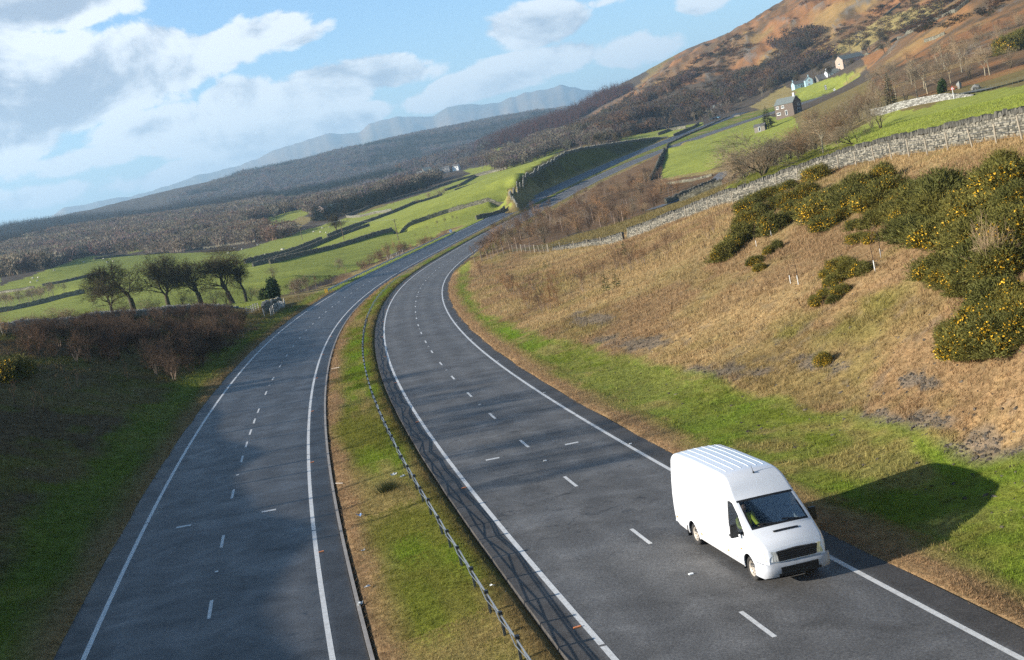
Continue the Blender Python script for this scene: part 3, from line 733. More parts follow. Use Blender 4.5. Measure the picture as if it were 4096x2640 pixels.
# central reserve: from the left carriageway's tarmac to the right one's
S_ = np.arange(-50, 800, 2.5); rows = []; NM = 15
A = np.array([lpt(s, 4.6)[0] for s in S_]); RPc = offs(PR, HR, -4.62, SUPR)
B = []
for a in A:
    j = ((RPc[:, :2]-a[:2])**2).sum(1).argmin(); j = min(max(j, 1), len(RPc)-2)
    best = min(((RPc[j-1]+(RPc[j+1]-RPc[j-1])*f) for f in np.linspace(0, 1, 25)), key=lambda q: ((q[:2]-a[:2])**2).sum()); B.append(best)
B = np.array(B); MED_A, MED_B = A, B
MW = np.hypot(*(B-A)[:, :2].T)
cm = []
for i, f in enumerate(np.linspace(0, 1, NM)):
    p = A*(1-f)+B*f; X, Y = p[:, 0], p[:, 1]
    m = np.minimum(f, 1-f)*MW
    p = p.copy(); p[:, 2] += np.clip(m/.5, 0, 1)*.07+(vnoise(X*.9, Y*.9)-.5)*.14*np.clip(m/.8, 0, 1)-(.15 if i in (0, NM-1) else 0)
    rows.append(p)
    u = f*MW; n1 = fbm(X*.35+20, Y*.35, 4); n3 = fbm(X*1.3+4, Y*1.3, 3); n2 = fbm(X*.1, Y*.1+40, 3)
    sm = lambda v, a, b: np.clip((v-a)/(b-a), 0, 1)[:, None]
    c = np.tile(np.array(OLIVE), (len(X), 1)); c = c*(1-sm(n1, .42, .6)*.75)+np.array(VERGE)*sm(n1, .42, .6)*.75
    w = sm(n2+(n3-.5)*.6, .54, .70)*.6; c = c*(1-w)+np.array(STRAW)*w
    w = sm(u, 1.6+(n1-.5)*2.2, .7+(n1-.5)*2.2); c = c*(1-w)+np.array(TAN)*w
    w = sm(u, .5+(n3-.5)*.5, .2); c = c*(1-w)+np.array(SOIL)*w
    w = sm(MW-u, .9+(n3-.5)*.8, .4); c = c*(1-w*.7)+np.array((.14, .09, .04))*w*.7
    w = sm(-MW, -3.6, -2.6)*.7; c = c*(1-w)+np.array(PALE)*w
    cm.append(c)
MED_C = np.stack(cm)
tag(put('central_reserve', ribbon('central_reserve', rows, M_TURF, np.concatenate(cm))), 'grass central reserve between the two carriageways', 'verge', kind='structure')
MED_ROWS = np.stack(rows)
# low kerb on the left edge of the reserve
kb = MB()
for s0 in np.arange(-40, 150, 1.0):
    a = lpt(s0, 4.70)[0]; b = lpt(s0+.985, 4.70)[0]; m = (a+b)/2; dv = b-a
    kb.box(m+np.array([0, 0, .045+random.uniform(-.006, .006)]), (np.linalg.norm(dv), .12, .16), math.atan2(dv[1], dv[0]))
tag(kb.build('kerb', plain('concrete', (.27, .25, .23), .85, scale=3, bump=.4)), 'low worn concrete kerb between left carriageway and central reserve', 'kerb', kind='structure')
# ------------------------------------------------------------------ plants: builders
def seg_mesh(S, n):
    """segments rows (x0 y0 z0 x1 y1 z1 r0 r1) -> open n-sided tubes"""
    S = np.asarray(S, float); P0 = S[:, 0:3]; P1 = S[:, 3:6]; d = P1-P0; d /= np.linalg.norm(d, axis=1)[:, None]+1e-9
    up = np.where(np.abs(d[:, 2:3]) < .9, np.array([[0, 0, 1.]]), np.array([[1., 0, 0]]))
    a = np.cross(d, up); a /= np.linalg.norm(a, axis=1)[:, None]+1e-9; b = np.cross(d, a)
    t = np.arange(n)/n*2*np.pi
    ring = np.cos(t)[None, :, None]*a[:, None]+np.sin(t)[None, :, None]*b[:, None]
    V = np.concatenate([P0[:, None]+ring*S[:, 6, None, None], P1[:, None]+ring*S[:, 7, None, None]], 1)   # m, 2n, 3
    m = len(S); base = (np.arange(m)*2*n)[:, None, None]
    k = np.arange(n); q = np.stack([k, (k+1) % n, n+(k+1) % n, n+k], 1)[None]+base
    return V.reshape(-1, 3), q.reshape(-1, 4)
def _unit(v): return v/(np.linalg.norm(v)+1e-9)
def grow(seed, H=10., trunk=.28, stems=1, lean=.15, levels=5, kids=(2, 2), side=2, ang=(.55, .6, .6, .65, .7, .7), ratio=.70, trop=(.0, .12, .1, .06, .03, 0), r0=.30, rr=.58, jit=.18, width=None, drop=0.0, steep=0.0):
    r = np.random.default_rng(seed); segs = []
    def br(p, d, L, rad, lev):
        n = 3 if lev < 2 else 2
        for i in range(n):
            d = _unit(d+r.normal(size=3)*jit*(1.0 if lev else .28)+np.array([0, 0, trop[min(lev, 5)]-(drop if lev > 3 else 0)]))
            q = p+d*L/n; r2 = rad*(1-.38*(i+1)/n) if lev else rad*(1-.22*(i+1)/n)
            segs.append((*p, *q, rad*(1-.38*i/n) if lev else rad*(1-.22*i/n), r2, lev)); p = q
            if 0 < lev < levels and (i < n-1 or lev >= 2):
                for _ in range(side if lev < levels-1 else max(1, side-1)):
                    child(p, d, L, r2, lev, 1.25)
        if lev < levels:
            for _ in range(r.integers(kids[0], kids[1]+1)): child(p, d, L, r2, lev, .8)
    def child(p, d, L, rad, lev, spread):
        a = ang[min(lev, 5)]*spread*(.7+.6*r.random())
        v = r.normal(size=3); v = _unit(v-d*(v@d)); nd = _unit(d*math.cos(a)+v*math.sin(a)+np.array([0, 0, steep]))
        br(p, nd, L*ratio*(.75+.5*r.random()), rad*rr, lev+1)
    for k in range(stems):
        a = r.random()*6.28; t = lean*(r.random()**.5) if stems > 1 else lean*.3*r.random()
        d = _unit(np.array([math.cos(a)*t, math.sin(a)*t, 1.0])); p = np.array([math.cos(a), math.sin(a), 0])*(.12*H*.1*stems**.5 if stems > 1 else 0)
        if stems > 1: br(p, d, H*trunk*(.7+.5*r.random()), r0*(.6+.5*r.random()), 1)
        else:
            br(p, d, H*trunk, r0, 0)
    S = np.array(segs); z = S[:, 5].max(); S[:, :8] *= 1.0
    f = H/z; S[:, [2, 5]] *= f
    w = np.percentile(np.hypot(S[:, 3], S[:, 4]), 90)
    g = (width/2/w) if width else f
    S[:, [0, 1, 3, 4]] *= g
    S[:, 2] = np.where(S[:, 8] == 0, np.where(S[:, 2] <= 1e-6, -.25, S[:, 2]), S[:, 2])
    return S
def bark(name, col, twig=False, var=.3):
    k = NT(name); f = k.noise(5.0 if not twig else 2.0, 4, .6, k.coords())
    c = k.ramp(f, [(.3, tuple(v*(1-var) for v in col)), (.7, tuple(v*(1+var) for v in col))])
    v = k.ramp(k.objrand(), [(0, (.72, .75, .8)), (.5, (1, 1, 1)), (1, (1.35, 1.22, 1.1))])
    k.set(Base_Color=k.mix(1.0, c, v, 'MULTIPLY'), Roughness=.9, Specular_IOR_Level=.15)
    return k.m
M_BARK = bark('bark', (.075, .065, .042)); M_TWIG = bark('twigs_brown', (.095, .075, .040), True)
M_BARKP = bark('bark_pale', (.30, .255, .17)); M_TWIGP = bark('twigs_pale', (.245, .19, .12), True)
M_TWIGR = bark('twigs_red', (.130, .085, .055), True); M_BIRCH = bark('birch_bark', (.27, .21, .165)); M_TWIGD = bark('twigs_dark', (.075, .05, .035), True)
M_TWIGO = bark('twigs_ochre', (.27, .165, .085), True)
def green(name, col, var=.5):
    k = NT(name); f = k.noise(1.8, 5, .65, k.coords()); g = k.noise(14, 3, .6, k.coords())
    c = k.ramp(f, [(.28, tuple(v*(1-var) for v in col)), (.5, col), (.75, tuple(v*(1+var*1.1) for v in col))])
    c = k.mix(1.0, c, k.ramp(g, [(.3, (.7, .7, .7)), (.7, (1.3, 1.3, 1.25))]), 'MULTIPLY')
    v = k.ramp(k.objrand(), [(0, (.8, .85, .85)), (1, (1.25, 1.15, 1.0))])
    k.set(Base_Color=k.mix(1.0, c, v, 'MULTIPLY'), Roughness=.75, Specular_IOR_Level=.2)
    return k.m
M_GORSE = green('gorse_green', (.122, .115, .027), .55); M_SPRUCE = green('spruce_green', (.045, .055, .025)); M_HOLLY = green('evergreen_leaf', (.030, .055, .014)); M_YOUNG = green('young_conifer', (.07, .085, .025))
k = NT('gorse_flower'); k.set(Base_Color=k.ramp(k.objrand(), [(0, (.62, .34, .008)), (1, (.80, .46, .012))]), Roughness=.7); M_FLOWER = k.m

def bare_meshes(name, S, cut, mt, mc, n1=6, thin=1.0, minr=.006):
    """trunk with limbs, and the crown of finer branches"""
    S = S.copy(); lo = S[S[:, 8] <= cut]; hi = S[S[:, 8] > cut]; hi[:, 6:8] = np.maximum(hi[:, 6:8]*thin, minr)
    V, q = seg_mesh(lo, n1); tm = mesh_from(name+'_trunk', V, q, mt, smooth=True)
    V, q = seg_mesh(hi, 3); cm_ = mesh_from(name+'_crown', V, q, mc)
    return [('trunk', tm), ('crown', cm_)]
PROTO = {}
def proto(kind, *parts_list): PROTO[kind] = list(parts_list)
# round-headed field trees with a short bole
DOME = dict(H=11, trunk=.15, levels=6, kids=(2, 3), side=1, ang=(.55, .55, .55, .55, .6, .6), ratio=.76, trop=(0, .13, .12, .09, .05, .02), r0=.42, rr=.62, jit=.17)
proto('field_tree', *[bare_meshes('field_tree', grow(s, width=w, **{**DOME, 'H': h}), 2, M_BARK, M_TWIG, thin=1.0, minr=.012) for s, h, w in ((11, 11, 9.8), (5, 11, 7.6), (23, 11, 9.0), (31, 11, 8.6))])
proto('thin_tree', *[bare_meshes('thin_tree', grow(s, H=9, trunk=.26, levels=5, kids=(2, 3), side=1, ratio=.72, r0=.17, rr=.6, width=6.0, ang=(.4, .42, .45, .5, .55, .6), trop=(0, .16, .14, .1, .06, .04)), 2, M_BARKP, M_TWIGP, 5, 1.2, .011) for s in (41, 42, 43)])
proto('spreading_tree', *[bare_meshes('spreading_tree', grow(s, H=7.5, trunk=.14, stems=4, lean=.55, levels=5, kids=(2, 3), side=1, ratio=.76, r0=.17, rr=.64, width=11, ang=(.5, .5, .6, .6, .65, .65), trop=(0, .05, .06, .04, .02, 0), jit=.24), 2, M_BARK, M_TWIGP, 5, 1.1, .011) for s in (51, 52)])
proto('thicket_tree', *[bare_meshes('thicket_tree', grow(s, H=6, trunk=.3, stems=6, lean=.35, levels=4, kids=(2, 3), side=1, ratio=.72, r0=.07, rr=.62, width=4.6, trop=(0, .18, .16, .1, .06, 0)), 1, M_BARK, m, 4, 1.0, .009) for s, m in ((61, M_TWIGR), (62, M_TWIGP), (63, M_TWIGO))])
proto('birch', *[bare_meshes('birch', grow(s, H=5, trunk=.34, levels=4, kids=(2, 3), side=2, ratio=.55, r0=.055, rr=.5, width=1.9, ang=(.3, .5, .5, .5, .5), trop=(0, .2, .14, .05, 0, 0), jit=.1), 1, M_BIRCH, M_TWIGR, 5, .9, .005) for s in (71, 72, 73)])
proto('sapling', *[bare_meshes('sapling', grow(s, H=2.6, trunk=.34, stems=st, lean=.34, levels=4, kids=(2, 3), side=1, ratio=.6, r0=.024, rr=.6, width=w, ang=(.3, .35, .4, .45), trop=(0, .24, .2, .12, 0, 0), jit=.12), 1, mt, mc, 3, .8, .004) for s, st, w, mt, mc in ((81, 5, 1.7, M_BIRCH, M_TWIGR), (82, 7, 2.2, M_TWIGD, M_TWIGD), (83, 4, 1.3, M_BIRCH, M_TWIGO), (84, 9, 2.4, M_TWIGD, M_TWIGR))])
proto('whip', *[bare_meshes('whip', grow(s, H=2.0, trunk=.4, levels=3, kids=(1, 2), side=1, ratio=.55, r0=.022, rr=.55, width=.8, trop=(0, .2, .2, .1, 0, 0), jit=.12), 1, M_TWIGD, M_TWIGR, 4, 1.3) for s in (91, 92)])
def leafy(seed, n, rad, size, flat=.55, hollow=.35, up=.0, long=2.2, squash=1.0, lumps=7):
    """small leaf or spine faces clumped through a bush's volume"""
    r = np.random.default_rng(seed); rad = np.array(rad, float)
    cc = r.normal(size=(lumps, 3)); cc /= np.linalg.norm(cc, axis=1)[:, None]; cc[:, 2] = np.abs(cc[:, 2])*.9; cc *= .55+.2*r.random((lumps, 1))
    j = r.integers(0, lumps, n); v = r.normal(size=(n, 3)); v /= np.linalg.norm(v, axis=1)[:, None]
    rr_ = .50*(hollow+(1-hollow)*r.random((n, 1))**.6)*(.75+.5*r.random(lumps))[j, None]
    p = cc[j]+v*rr_; p[:, 2] = np.where(p[:, 2] < 0, -p[:, 2]*.4, p[:, 2])
    d = v+r.normal(size=(n, 3))*flat+np.array([0, 0, up]); d /= np.linalg.norm(d, axis=1)[:, None]
    s = np.cross(d, r.normal(size=(n, 3))); s /= np.linalg.norm(s, axis=1)[:, None]+1e-9
    L = size*(.6+.8*r.random((n, 1)))
    P = p*rad
    V = np.stack([P-s*L/long/2, P+s*L/long/2, P+d*L], 1).reshape(-1, 3)
    return V, np.arange(n*3).reshape(-1, 3), P, d, cc*rad
def gorse_meshes(seed, yellow, n=9000):
    r = np.random.default_rng(seed); R_ = (1.25, 1.25, 1.45); nl = 16
    V, T, P, d, cc = leafy(seed, n, R_, .17, .5, .30, .45, 4.2, lumps=nl)
    # long sprays that break the outline
    k_ = r.integers(0, nl, 260); v = r.normal(size=(260, 3)); v /= np.linalg.norm(v, axis=1)[:, None]; v[:, 2] = np.abs(v[:, 2])+.25
    p0 = cc[k_]+v*.30; L = .30+.60*r.random((260, 1))**1.5; sp = []
    for j in range(9):
        c = p0+v*L*(j/8.); dd = v*.5+r.normal(size=v.shape)*.6; dd /= np.linalg.norm(dd, axis=1)[:, None]; s_ = np.cross(dd, r.normal(size=v.shape)); s_ /= np.linalg.norm(s_, axis=1)[:, None]
        sp.append(np.stack([c-s_*.018, c+s_*.018, c+dd*.13*(1.15-j/9.)], 1).reshape(-1, 3))
    V = np.concatenate([V]+sp); V[:, 2] = np.maximum(V[:, 2], -.05); T = np.arange(len(V)).reshape(-1, 3)
    fm_ = mesh_from('gorse_foliage', V, T, M_GORSE)
    nc = max(3, int(nl*min(1, yellow*1.3))); hot = r.choice(nl, nc, replace=False)
    A_ = np.concatenate([P]+[sp[j].reshape(-1, 3, 3)[:, 2] for j in (4, 6, 8)]); D_ = np.concatenate([d]+[v]*3)
    key = ((A_[:, None]-cc[None, hot])**2).sum(2).min(1); out = np.linalg.norm(A_/np.array(R_), axis=1)
    idx = np.nonzero((key < .22*(.5+.9*r.random(len(A_)))) & (out > .55))[0]
    idx = r.choice(idx, min(len(idx), int(2500*yellow)+160), replace=False)
    c = A_[idx]+D_[idx]*.10+r.normal(size=(len(idx), 3))*.02; m = len(idx); a = r.normal(size=(m, 3)); a /= np.linalg.norm(a, axis=1)[:, None]; b = np.cross(a, r.normal(size=(m, 3))); b /= np.linalg.norm(b, axis=1)[:, None]
    s = (.016+.026*r.random((m, 1)))
    V = np.stack([c-a*s-b*s, c+a*s-b*s, c+a*s+b*s, c-a*s+b*s], 1).reshape(-1, 3)
    fl = mesh_from('gorse_flowers', V, np.arange(m*4).reshape(-1, 4), M_FLOWER)
    S = []
    for k_ in range(9):
        q = cc[k_ % len(cc)]*.9; S.append((0, 0, -.15, *(q*.5+r.normal(size=3)*.06), .035, .025)); S.append((*(S[-1][3:6]), *q, .025, .012))
    V, q = seg_mesh(np.array(S), 4)
    return [('foliage', fm_), ('flowers', fl), ('stems', mesh_from('gorse_stems', V, q, M_BARK))]
proto('gorse_bush', gorse_meshes(101, .38), gorse_meshes(102, .62), gorse_meshes(103, .2), gorse_meshes(104, 1.2), gorse_meshes(105, .5))
def conifer_meshes(seed, H, R, rows, mat, drop=.25, per=11, name='conifer'):
    r = np.random.default_rng(seed); V = []; n = 0
    tr = MB(); tr.tube([(0, 0, -.3), (0, 0, H*.5), (0, 0, H*.97)], [R*.075, R*.05, .02], 6)
    for i in range(rows):
        f = (i+.5)/rows; z = H*(.08+.9*f); rad = R*(1-f)**.85*(.75+.4*r.random())+.05
        for k_ in range(per):
            a = r.random()*6.283; L = rad*(.65+.5*r.random()); dirv = np.array([math.cos(a), math.sin(a), -drop+.25*f+r.normal()*.08])
            tip = np.array([0, 0, z+r.normal()*H*.012])+dirv*L; base = np.array([0, 0, z])
            side = np.array([-math.sin(a), math.cos(a), 0])
            m = 5
            for q in range(m):
                t = .2+.8*(q+r.random())/m; c = base*(1-t)+tip*t; w = L*.34*(1.1-t*.6)
                for sg in (-1, 1):
                    V += [c, c+side*sg*w*(.6+.6*r.random())+dirv*L*.18+np.array([0, 0, -w*.35+r.normal()*.04]), c+dirv*L*.16+np.array([0, 0, .05*L])]
    V = np.array(V)
    return [('trunk', tr.mesh(name+'_trunk', M_BARK)), ('foliage', mesh_from(name+'_foliage', V, np.arange(len(V)).reshape(-1, 3), mat))]
proto('spruce', conifer_meshes(111, 9.5, 2.9, 24, M_SPRUCE, .1), conifer_meshes(112, 9, 1.7, 26, M_SPRUCE, .35))
proto('young_conifer', conifer_meshes(113, 1.6, .5, 9, M_YOUNG, .0, 7))
def bush_meshes(seed, n, rad, size, mat, stem=M_BARK, lumps=8):
    V, T, P, d, cc = leafy(seed, n, rad, size, .8, .35, 0, 1.7, lumps=lumps)
    S = []
    for c in cc: S.append((0, 0, -.2, *(c*.5), rad[2]*.03, rad[2]*.02)); S.append((*(c*.5), *c, rad[2]*.02, rad[2]*.01))
    Vs, q = seg_mesh(np.array(S), 5)
    return [('trunk', mesh_from('bush_stem', Vs, q, stem)), ('foliage', mesh_from('bush_foliage', V, T, mat))]
proto('evergreen_bush', bush_meshes(121, 3600, (2.0, 2.0, 3.4), .42, M_HOLLY))
def plant(name, kind, var, X, label, cat, group=None, scale=1.0, rot=None, sxy=1.0, tilt=0.0, parts=True):
    """a plant as one thing with its parts; copies share their meshes"""
    o = empty(name, X, rng.random()*6.28 if rot is None else rot)
    o.scale = (scale*sxy, scale*sxy, scale)
    if tilt: o.rotation_euler[0] = tilt*rng.normal(); o.rotation_euler[1] = tilt*rng.normal()
    P = PROTO[kind][var % len(PROTO[kind])]
    for pn, me in P: put(pn, me, o)
    return tag(o, label, cat, group)

# ---- low-poly trees for the woods that read as one mass
def puff(seed, n, size, top=1.0, trunk=True, ww=.5):
    """a loose crown of thin faces about 1 high and ww wide"""
    r = np.random.default_rng(seed); v = r.normal(size=(n, 3)); v /= np.linalg.norm(v, axis=1)[:, None]
    rad = .35+.65*r.random((n, 1))**.45; p = v*rad*np.array([ww, ww, .40])+np.array([0, 0, .60]); p[:, 2] = np.maximum(p[:, 2], .12)
    d = v*.8+np.array([0, 0, .8])+r.normal(size=(n, 3))*.5; d /= np.linalg.norm(d, axis=1)[:, None]; s = np.cross(d, r.normal(size=(n, 3))); s /= np.linalg.norm(s, axis=1)[:, None]
    L = size*(.6+.8*r.random((n, 1)))
    V = np.stack([p-s*L*.35-d*L*.5, p+s*L*.35-d*L*.4, p+d*L*.6], 1).reshape(-1, 3); sh = np.repeat(.88+.24*r.random(n), 3)
    if trunk:
        m = []
        for k_ in range(4): 
            a = r.random()*6.28; m += [(.025*math.cos(a), .025*math.sin(a), -.1), (-.025*math.cos(a), -.025*math.sin(a), -.1), (r.normal()*ww*.4, r.normal()*ww*.4, .7)]
        V = np.concatenate([V, np.array(m)]); sh = np.concatenate([sh, np.full(12, 1.5)])
    return V, sh
def spike(seed, n, ww=.22):
    r = np.random.default_rng(seed); h = r.random(n)**1.3; a = r.random(n)*6.28; w = ww*(1-h)*(.5+.5*r.random(n))+.02
    p = np.stack([np.cos(a)*w, np.sin(a)*w, .08+.9*h], 1); s = np.stack([-np.sin(a), np.cos(a), 0*a], 1)*(.05+.09*(1-h))[:, None]
    o = np.stack([np.cos(a), np.sin(a), -.5+0*a], 1)*(.03+.10*(1-h))[:, None]
    V = np.stack([p-s, p+s, p+o+np.array([0, 0, .02])], 1).reshape(-1, 3)
    V = np.concatenate([V, [(-.015, 0, -.1), (.015, 0, -.1), (0, 0, 1.0)]]); return V, np.concatenate([np.repeat(.75+.5*r.random(n), 3), np.ones(3)*.7])
k = NT('wood_mass'); _c = k.attr('col').outputs['Color']; k.set(Base_Color=_c, Roughness=.95, Specular_IOR_Level=.05); M_WOOD = k.m
_t = k.N.new('ShaderNodeBsdfTranslucent'); k.L.new(_c, _t.inputs[0]); _mx = k.N.new('ShaderNodeMixShader'); _mx.inputs[0].default_value = .6
k.L.new(k.p.outputs[0], _mx.inputs[1]); k.L.new(_t.outputs[0], _mx.inputs[2]); k.L.new(_mx.outputs[0], k.out.inputs[0])
def forest(name, label, X, H, cols, tpl, cat='wood', ww=(.8, 1.3), kind='stuff', group=None):
    """many small trees of a far-off wood in one object; cols per tree"""
    n = len(X); pick = rng.integers(0, len(tpl), n); VV = []; CC = []
    for t, (V, sh) in enumerate(tpl):
        i = np.nonzero(pick == t)[0]
        if not len(i): continue
        a = rng.random(len(i))*6.28; c, s = np.cos(a)[:, None], np.sin(a)[:, None]; w = (H[i]*rng.uniform(ww[0], ww[1], len(i)))[:, None]
        x = (V[None, :, 0]*c-V[None, :, 1]*s)*w+X[i, 0:1]; y = (V[None, :, 0]*s+V[None, :, 1]*c)*w+X[i, 1:2]; z = V[None, :, 2]*H[i, None]+X[i, 2:3]
        VV.append(np.stack([x, y, z], -1).reshape(-1, 3)); CC.append((cols[i][:, None, :]*sh[None, :, None]).reshape(-1, 3))
    V = np.concatenate(VV); C_ = np.concatenate(CC)
    return tag(put(name, mesh_from(name, V, np.arange(len(V)).reshape(-1, 3), M_WOOD, C_)), label, cat, group, kind)
def scatter(poly, d0, d1, n, gap=0.0, wob=0.0, a_margin=.02):
    """points spread evenly over the ground inside an area of the photo"""
    A_ = np.array([azel(x*DS, y*DS)[0] for x, y in poly]); a0, a1 = A_.min()-a_margin, A_.max()+a_margin
    out = []; got = 0
    for _ in range(60):
        m = max(4*n, 800); d = np.sqrt(rng.uniform(d0**2, d1**2, m)); a = rng.uniform(a0, a1, m)
        XY = np.stack([d*np.sin(a), d*np.cos(a)], 1); X = np.concatenate([XY, look(XY)[:, None]], 1)
        P = project(X)/DS
        if wob: P = P+wob*rng.normal(size=P.shape)
        X = X[in_poly(P, poly)]; out.append(X); got += len(X)
        if got >= n: break
    X = np.concatenate(out)
    if gap:
        keep = []; cell = {}
        for p in X:
            kx, ky = int(p[0]//gap), int(p[1]//gap); ok = True
            for i in (-1, 0, 1):
                for j in (-1, 0, 1):
                    for q in cell.get((kx+i, ky+j), ()):
                        if (p[0]-q[0])**2+(p[1]-q[1])**2 < gap*gap: ok = False
            if ok: keep.append(p); cell.setdefault((kx, ky), []).append(p)
            if len(keep) >= n: break
        X = np.array(keep)
    return X[:n]
def visible(X, up=1.0, frame=40):
    """keeps points that the photo's frame shows and no ground hides"""
    P = project(X+np.array([0, 0, up])); ok = (P[:, 0] > -frame) & (P[:, 0] < 4096+frame) & (P[:, 1] > -frame) & (P[:, 1] < 2640+frame)
    d = np.hypot(X[:, 0], X[:, 1]); a = np.arctan2(X[:, 0], X[:, 1]); e = (X[:, 2]+up)/d
    for f in np.linspace(.08, .985, 60):
        dd = d*f; z = look(np.stack([dd*np.sin(a), dd*np.cos(a)], 1)); ok &= (z < dd*e+.05)
    return ok
# ------------------------------------------------------------------ far woods and ridges
T_NEAR = [puff(s, 110, .15, ww=.5) for s in range(4)]
T_MID = [puff(20+s, 95, .13, ww=.55) for s in range(4)]
T_FAR = [puff(40+s, 40, .21, trunk=False, ww=.6) for s in range(4)]
T_CON = [spike(60+s, 60) for s in range(3)]; T_CONF = [spike(70+s, 22, .26) for s in range(3)]
def tones(n, base, var=.25, other=None, share=0.0):
    c = np.array(base)[None]*(1+var*rng.normal(size=(n, 1))*.7)*(1+.08*rng.normal(size=(n, 3)))
    if other is not None:
        m = rng.random(n) < share; c[m] = np.array(other)[None]*(1+.2*rng.normal(size=(m.sum(), 1)))
    return np.clip(c, .008, .9)
GREYB = (.165, .132, .100); BROWNB = (.175, .118, .080); PALEB = (.26, .22, .155); LARCH = (.20, .075, .045); DARKC = (.026, .034, .020)
# brown broadleaf wood below the left ridge
X = scatter([(-60, 590), (0, 585), (250, 515), (380, 490), (600, 470), (700, 478), (760, 465), (560, 535), (300, 592), (420, 585), (210, 595), (0, 665), (-60, 690)], 690, 1900, 7200, 0)
X = X[np.hypot(X[:, 0], X[:, 1]) > 660]
forest('woodland', 'grey brown leafless wood below the dark ridge on the left', X, rng.uniform(7, 13, len(X)), tones(len(X), GREYB, .15, PALEB, .12), T_MID)
# dark conifers along the left ridge
X = scatter([(-60, 545), (0, 535), (130, 512), (330, 500), (500, 470), (640, 455), (640, 478), (440, 492), (250, 520), (0, 592), (-60, 600)], 1500, 3000, 6500)
forest('woodland', 'dark conifer plantation along the ridge top on the far left', X, rng.uniform(12, 20, len(X)), tones(len(X), (.035, .036, .026), .25, (.10, .065, .045), .30), T_CONF)
# the long wooded ridge below the mountains
ridge = [(390, 470), (450, 445), (570, 400), (700, 377), (800, 350), (900, 325), (1000, 305), (1100, 285), (1200, 268), (1300, 258), (1320, 262), (1200, 310), (1080, 380), (1000, 425), (860, 450), (700, 470), (560, 478), (400, 480)]
X = scatter(ridge, 1500, 5000, 26000)
d = np.hypot(X[:, 0], X[:, 1]); con = fbm(X[:, 0]*.003, X[:, 1]*.003+5, 4) > .56
forest('woodland', 'long leafless wooded ridge under the blue mountains', X[~con], rng.uniform(8, 13, (~con).sum()), tones((~con).sum(), (.150, .135, .128), .18, (.19, .12, .08), .10), T_FAR)
forest('woodland', 'patches of dark conifers across the long wooded ridge', X[con], rng.uniform(9, 15, con.sum()), tones(con.sum(), (.035, .045, .034), .3), T_CONF)
# valley floor: belts of trees among the fields
for poly, d0, d1, n, h, base, lb in (
    ([(560, 500), (700, 475), (760, 462), (860, 448), (1010, 425), (1120, 385), (1180, 375), (1110, 400), (1000, 440), (900, 465), (800, 500), (735, 505), (700, 490)], 950, 2400, 2600, (7, 12), GREYB, 'belt of bare trees along the valley floor beyond the meadows'),
    ([(330, 590), (360, 560), (420, 545), (560, 530), (620, 545), (590, 570), (480, 580), (400, 592)], 660, 1150, 420, (6, 10), GREYB, 'clump of bare trees behind the convex meadow on the left'),
    ([(540, 560), (560, 535), (640, 535), (700, 545), (640, 562), (590, 565)], 560, 1000, 240, (6, 9), BROWNB, 'bare trees round the white sheds on the left'),
    ([(1180, 345), (1290, 320), (1390, 318), (1560, 318), (1700, 262), (1760, 262), (1640, 300), (1560, 318), (1430, 335), (1290, 350)], 900, 1500, 900, (6, 11), GREYB, 'bare trees along the foot of the orange hill'),
    ([(1000, 405), (1080, 380), (1190, 345), (1230, 335), (1200, 365), (1100, 400), (1040, 415)], 1200, 2000, 500, (7, 11), BROWNB, 'bare trees round the far village'),
    ([(1150, 405), (1240, 378), (1300, 352), (1420, 335), (1440, 320), (1290, 333), (1180, 365)], 720, 1500, 800, (6, 10), GREYB, 'bare trees beyond the crest of the curved cutting wall')):
    X = scatter(poly, d0, d1, n); _p = project(X)/DS; X = X[~(in_poly(_p, [(1010, 415), (1060, 388), (1105, 372), (1150, 362), (1150, 378), (1110, 402), (1040, 432)]) & (np.hypot(X[:, 0], X[:, 1]) < 1500))]
    forest('woodland', lb, X, rng.uniform(*h, len(X)), tones(len(X), base, .16, PALEB, .18), T_MID)
# dark conifers behind the upper meadow
X = scatter([(735, 505), (800, 470), (870, 440), (990, 425), (1000, 440), (870, 482), (810, 504), (740, 524)], 800, 1040, 330, 3.0)
forest('woodland', 'row of dark evergreen trees behind the upper meadow', X, rng.uniform(6, 13, len(X)), tones(len(X), (.03, .042, .024), .25, (.08, .066, .045), .2), T_CON, ww=(1.0, 1.6))
# larch plantation
X = scatter([(1110, 350), (1150, 325), (1250, 278), (1350, 238), (1470, 200), (1480, 210), (1400, 250), (1320, 300), (1250, 325), (1160, 350)], 1350, 2250, 3600)
forest('woodland', 'rust coloured larch plantation on the shoulder behind the orange hill', X, rng.uniform(12, 18, len(X)), tones(len(X), (.17, .075, .05), .22, (.03, .04, .025), .05), T_CONF)
# hillside woods on the orange hill's flank
flank = [(1330, 318), (1450, 255), (1560, 205), (1650, 165), (1740, 130), (1850, 90), (1960, 60), (2010, 100), (1960, 125), (1880, 170), (1800, 210), (1700, 250), (1560, 300), (1430, 325)]
X = scatter(flank, 620, 1330, 2600)
dens = fbm(X[:, 0]*.012, X[:, 1]*.012, 4); pl = project(X)/DS
edge = np.interp(pl[:, 0], [1330, 1420, 1560, 1700, 1850, 2010], [305, 285, 252, 212, 150, 112])
X = X[(dens > .55) | ((pl[:, 1] > edge) & (dens > .40))]
forest('woodland', 'leafless wood climbing the lower flank of the orange hill', X, rng.uniform(5, 11, len(X)), tones(len(X), (.15, .115, .085), .16, (.19, .11, .06), .25), T_MID)
X = scatter([(1480, 215), (1600, 130), (1740, 70), (1850, 10), (2050, -20), (2389, -40), (2389, 60), (2100, 80), (1900, 130), (1700, 190), (1500, 260), (1350, 310)], 560, 1500, 5200)
dens = fbm(X[:, 0]*.02+5, X[:, 1]*.02, 4); X = X[dens > .50]
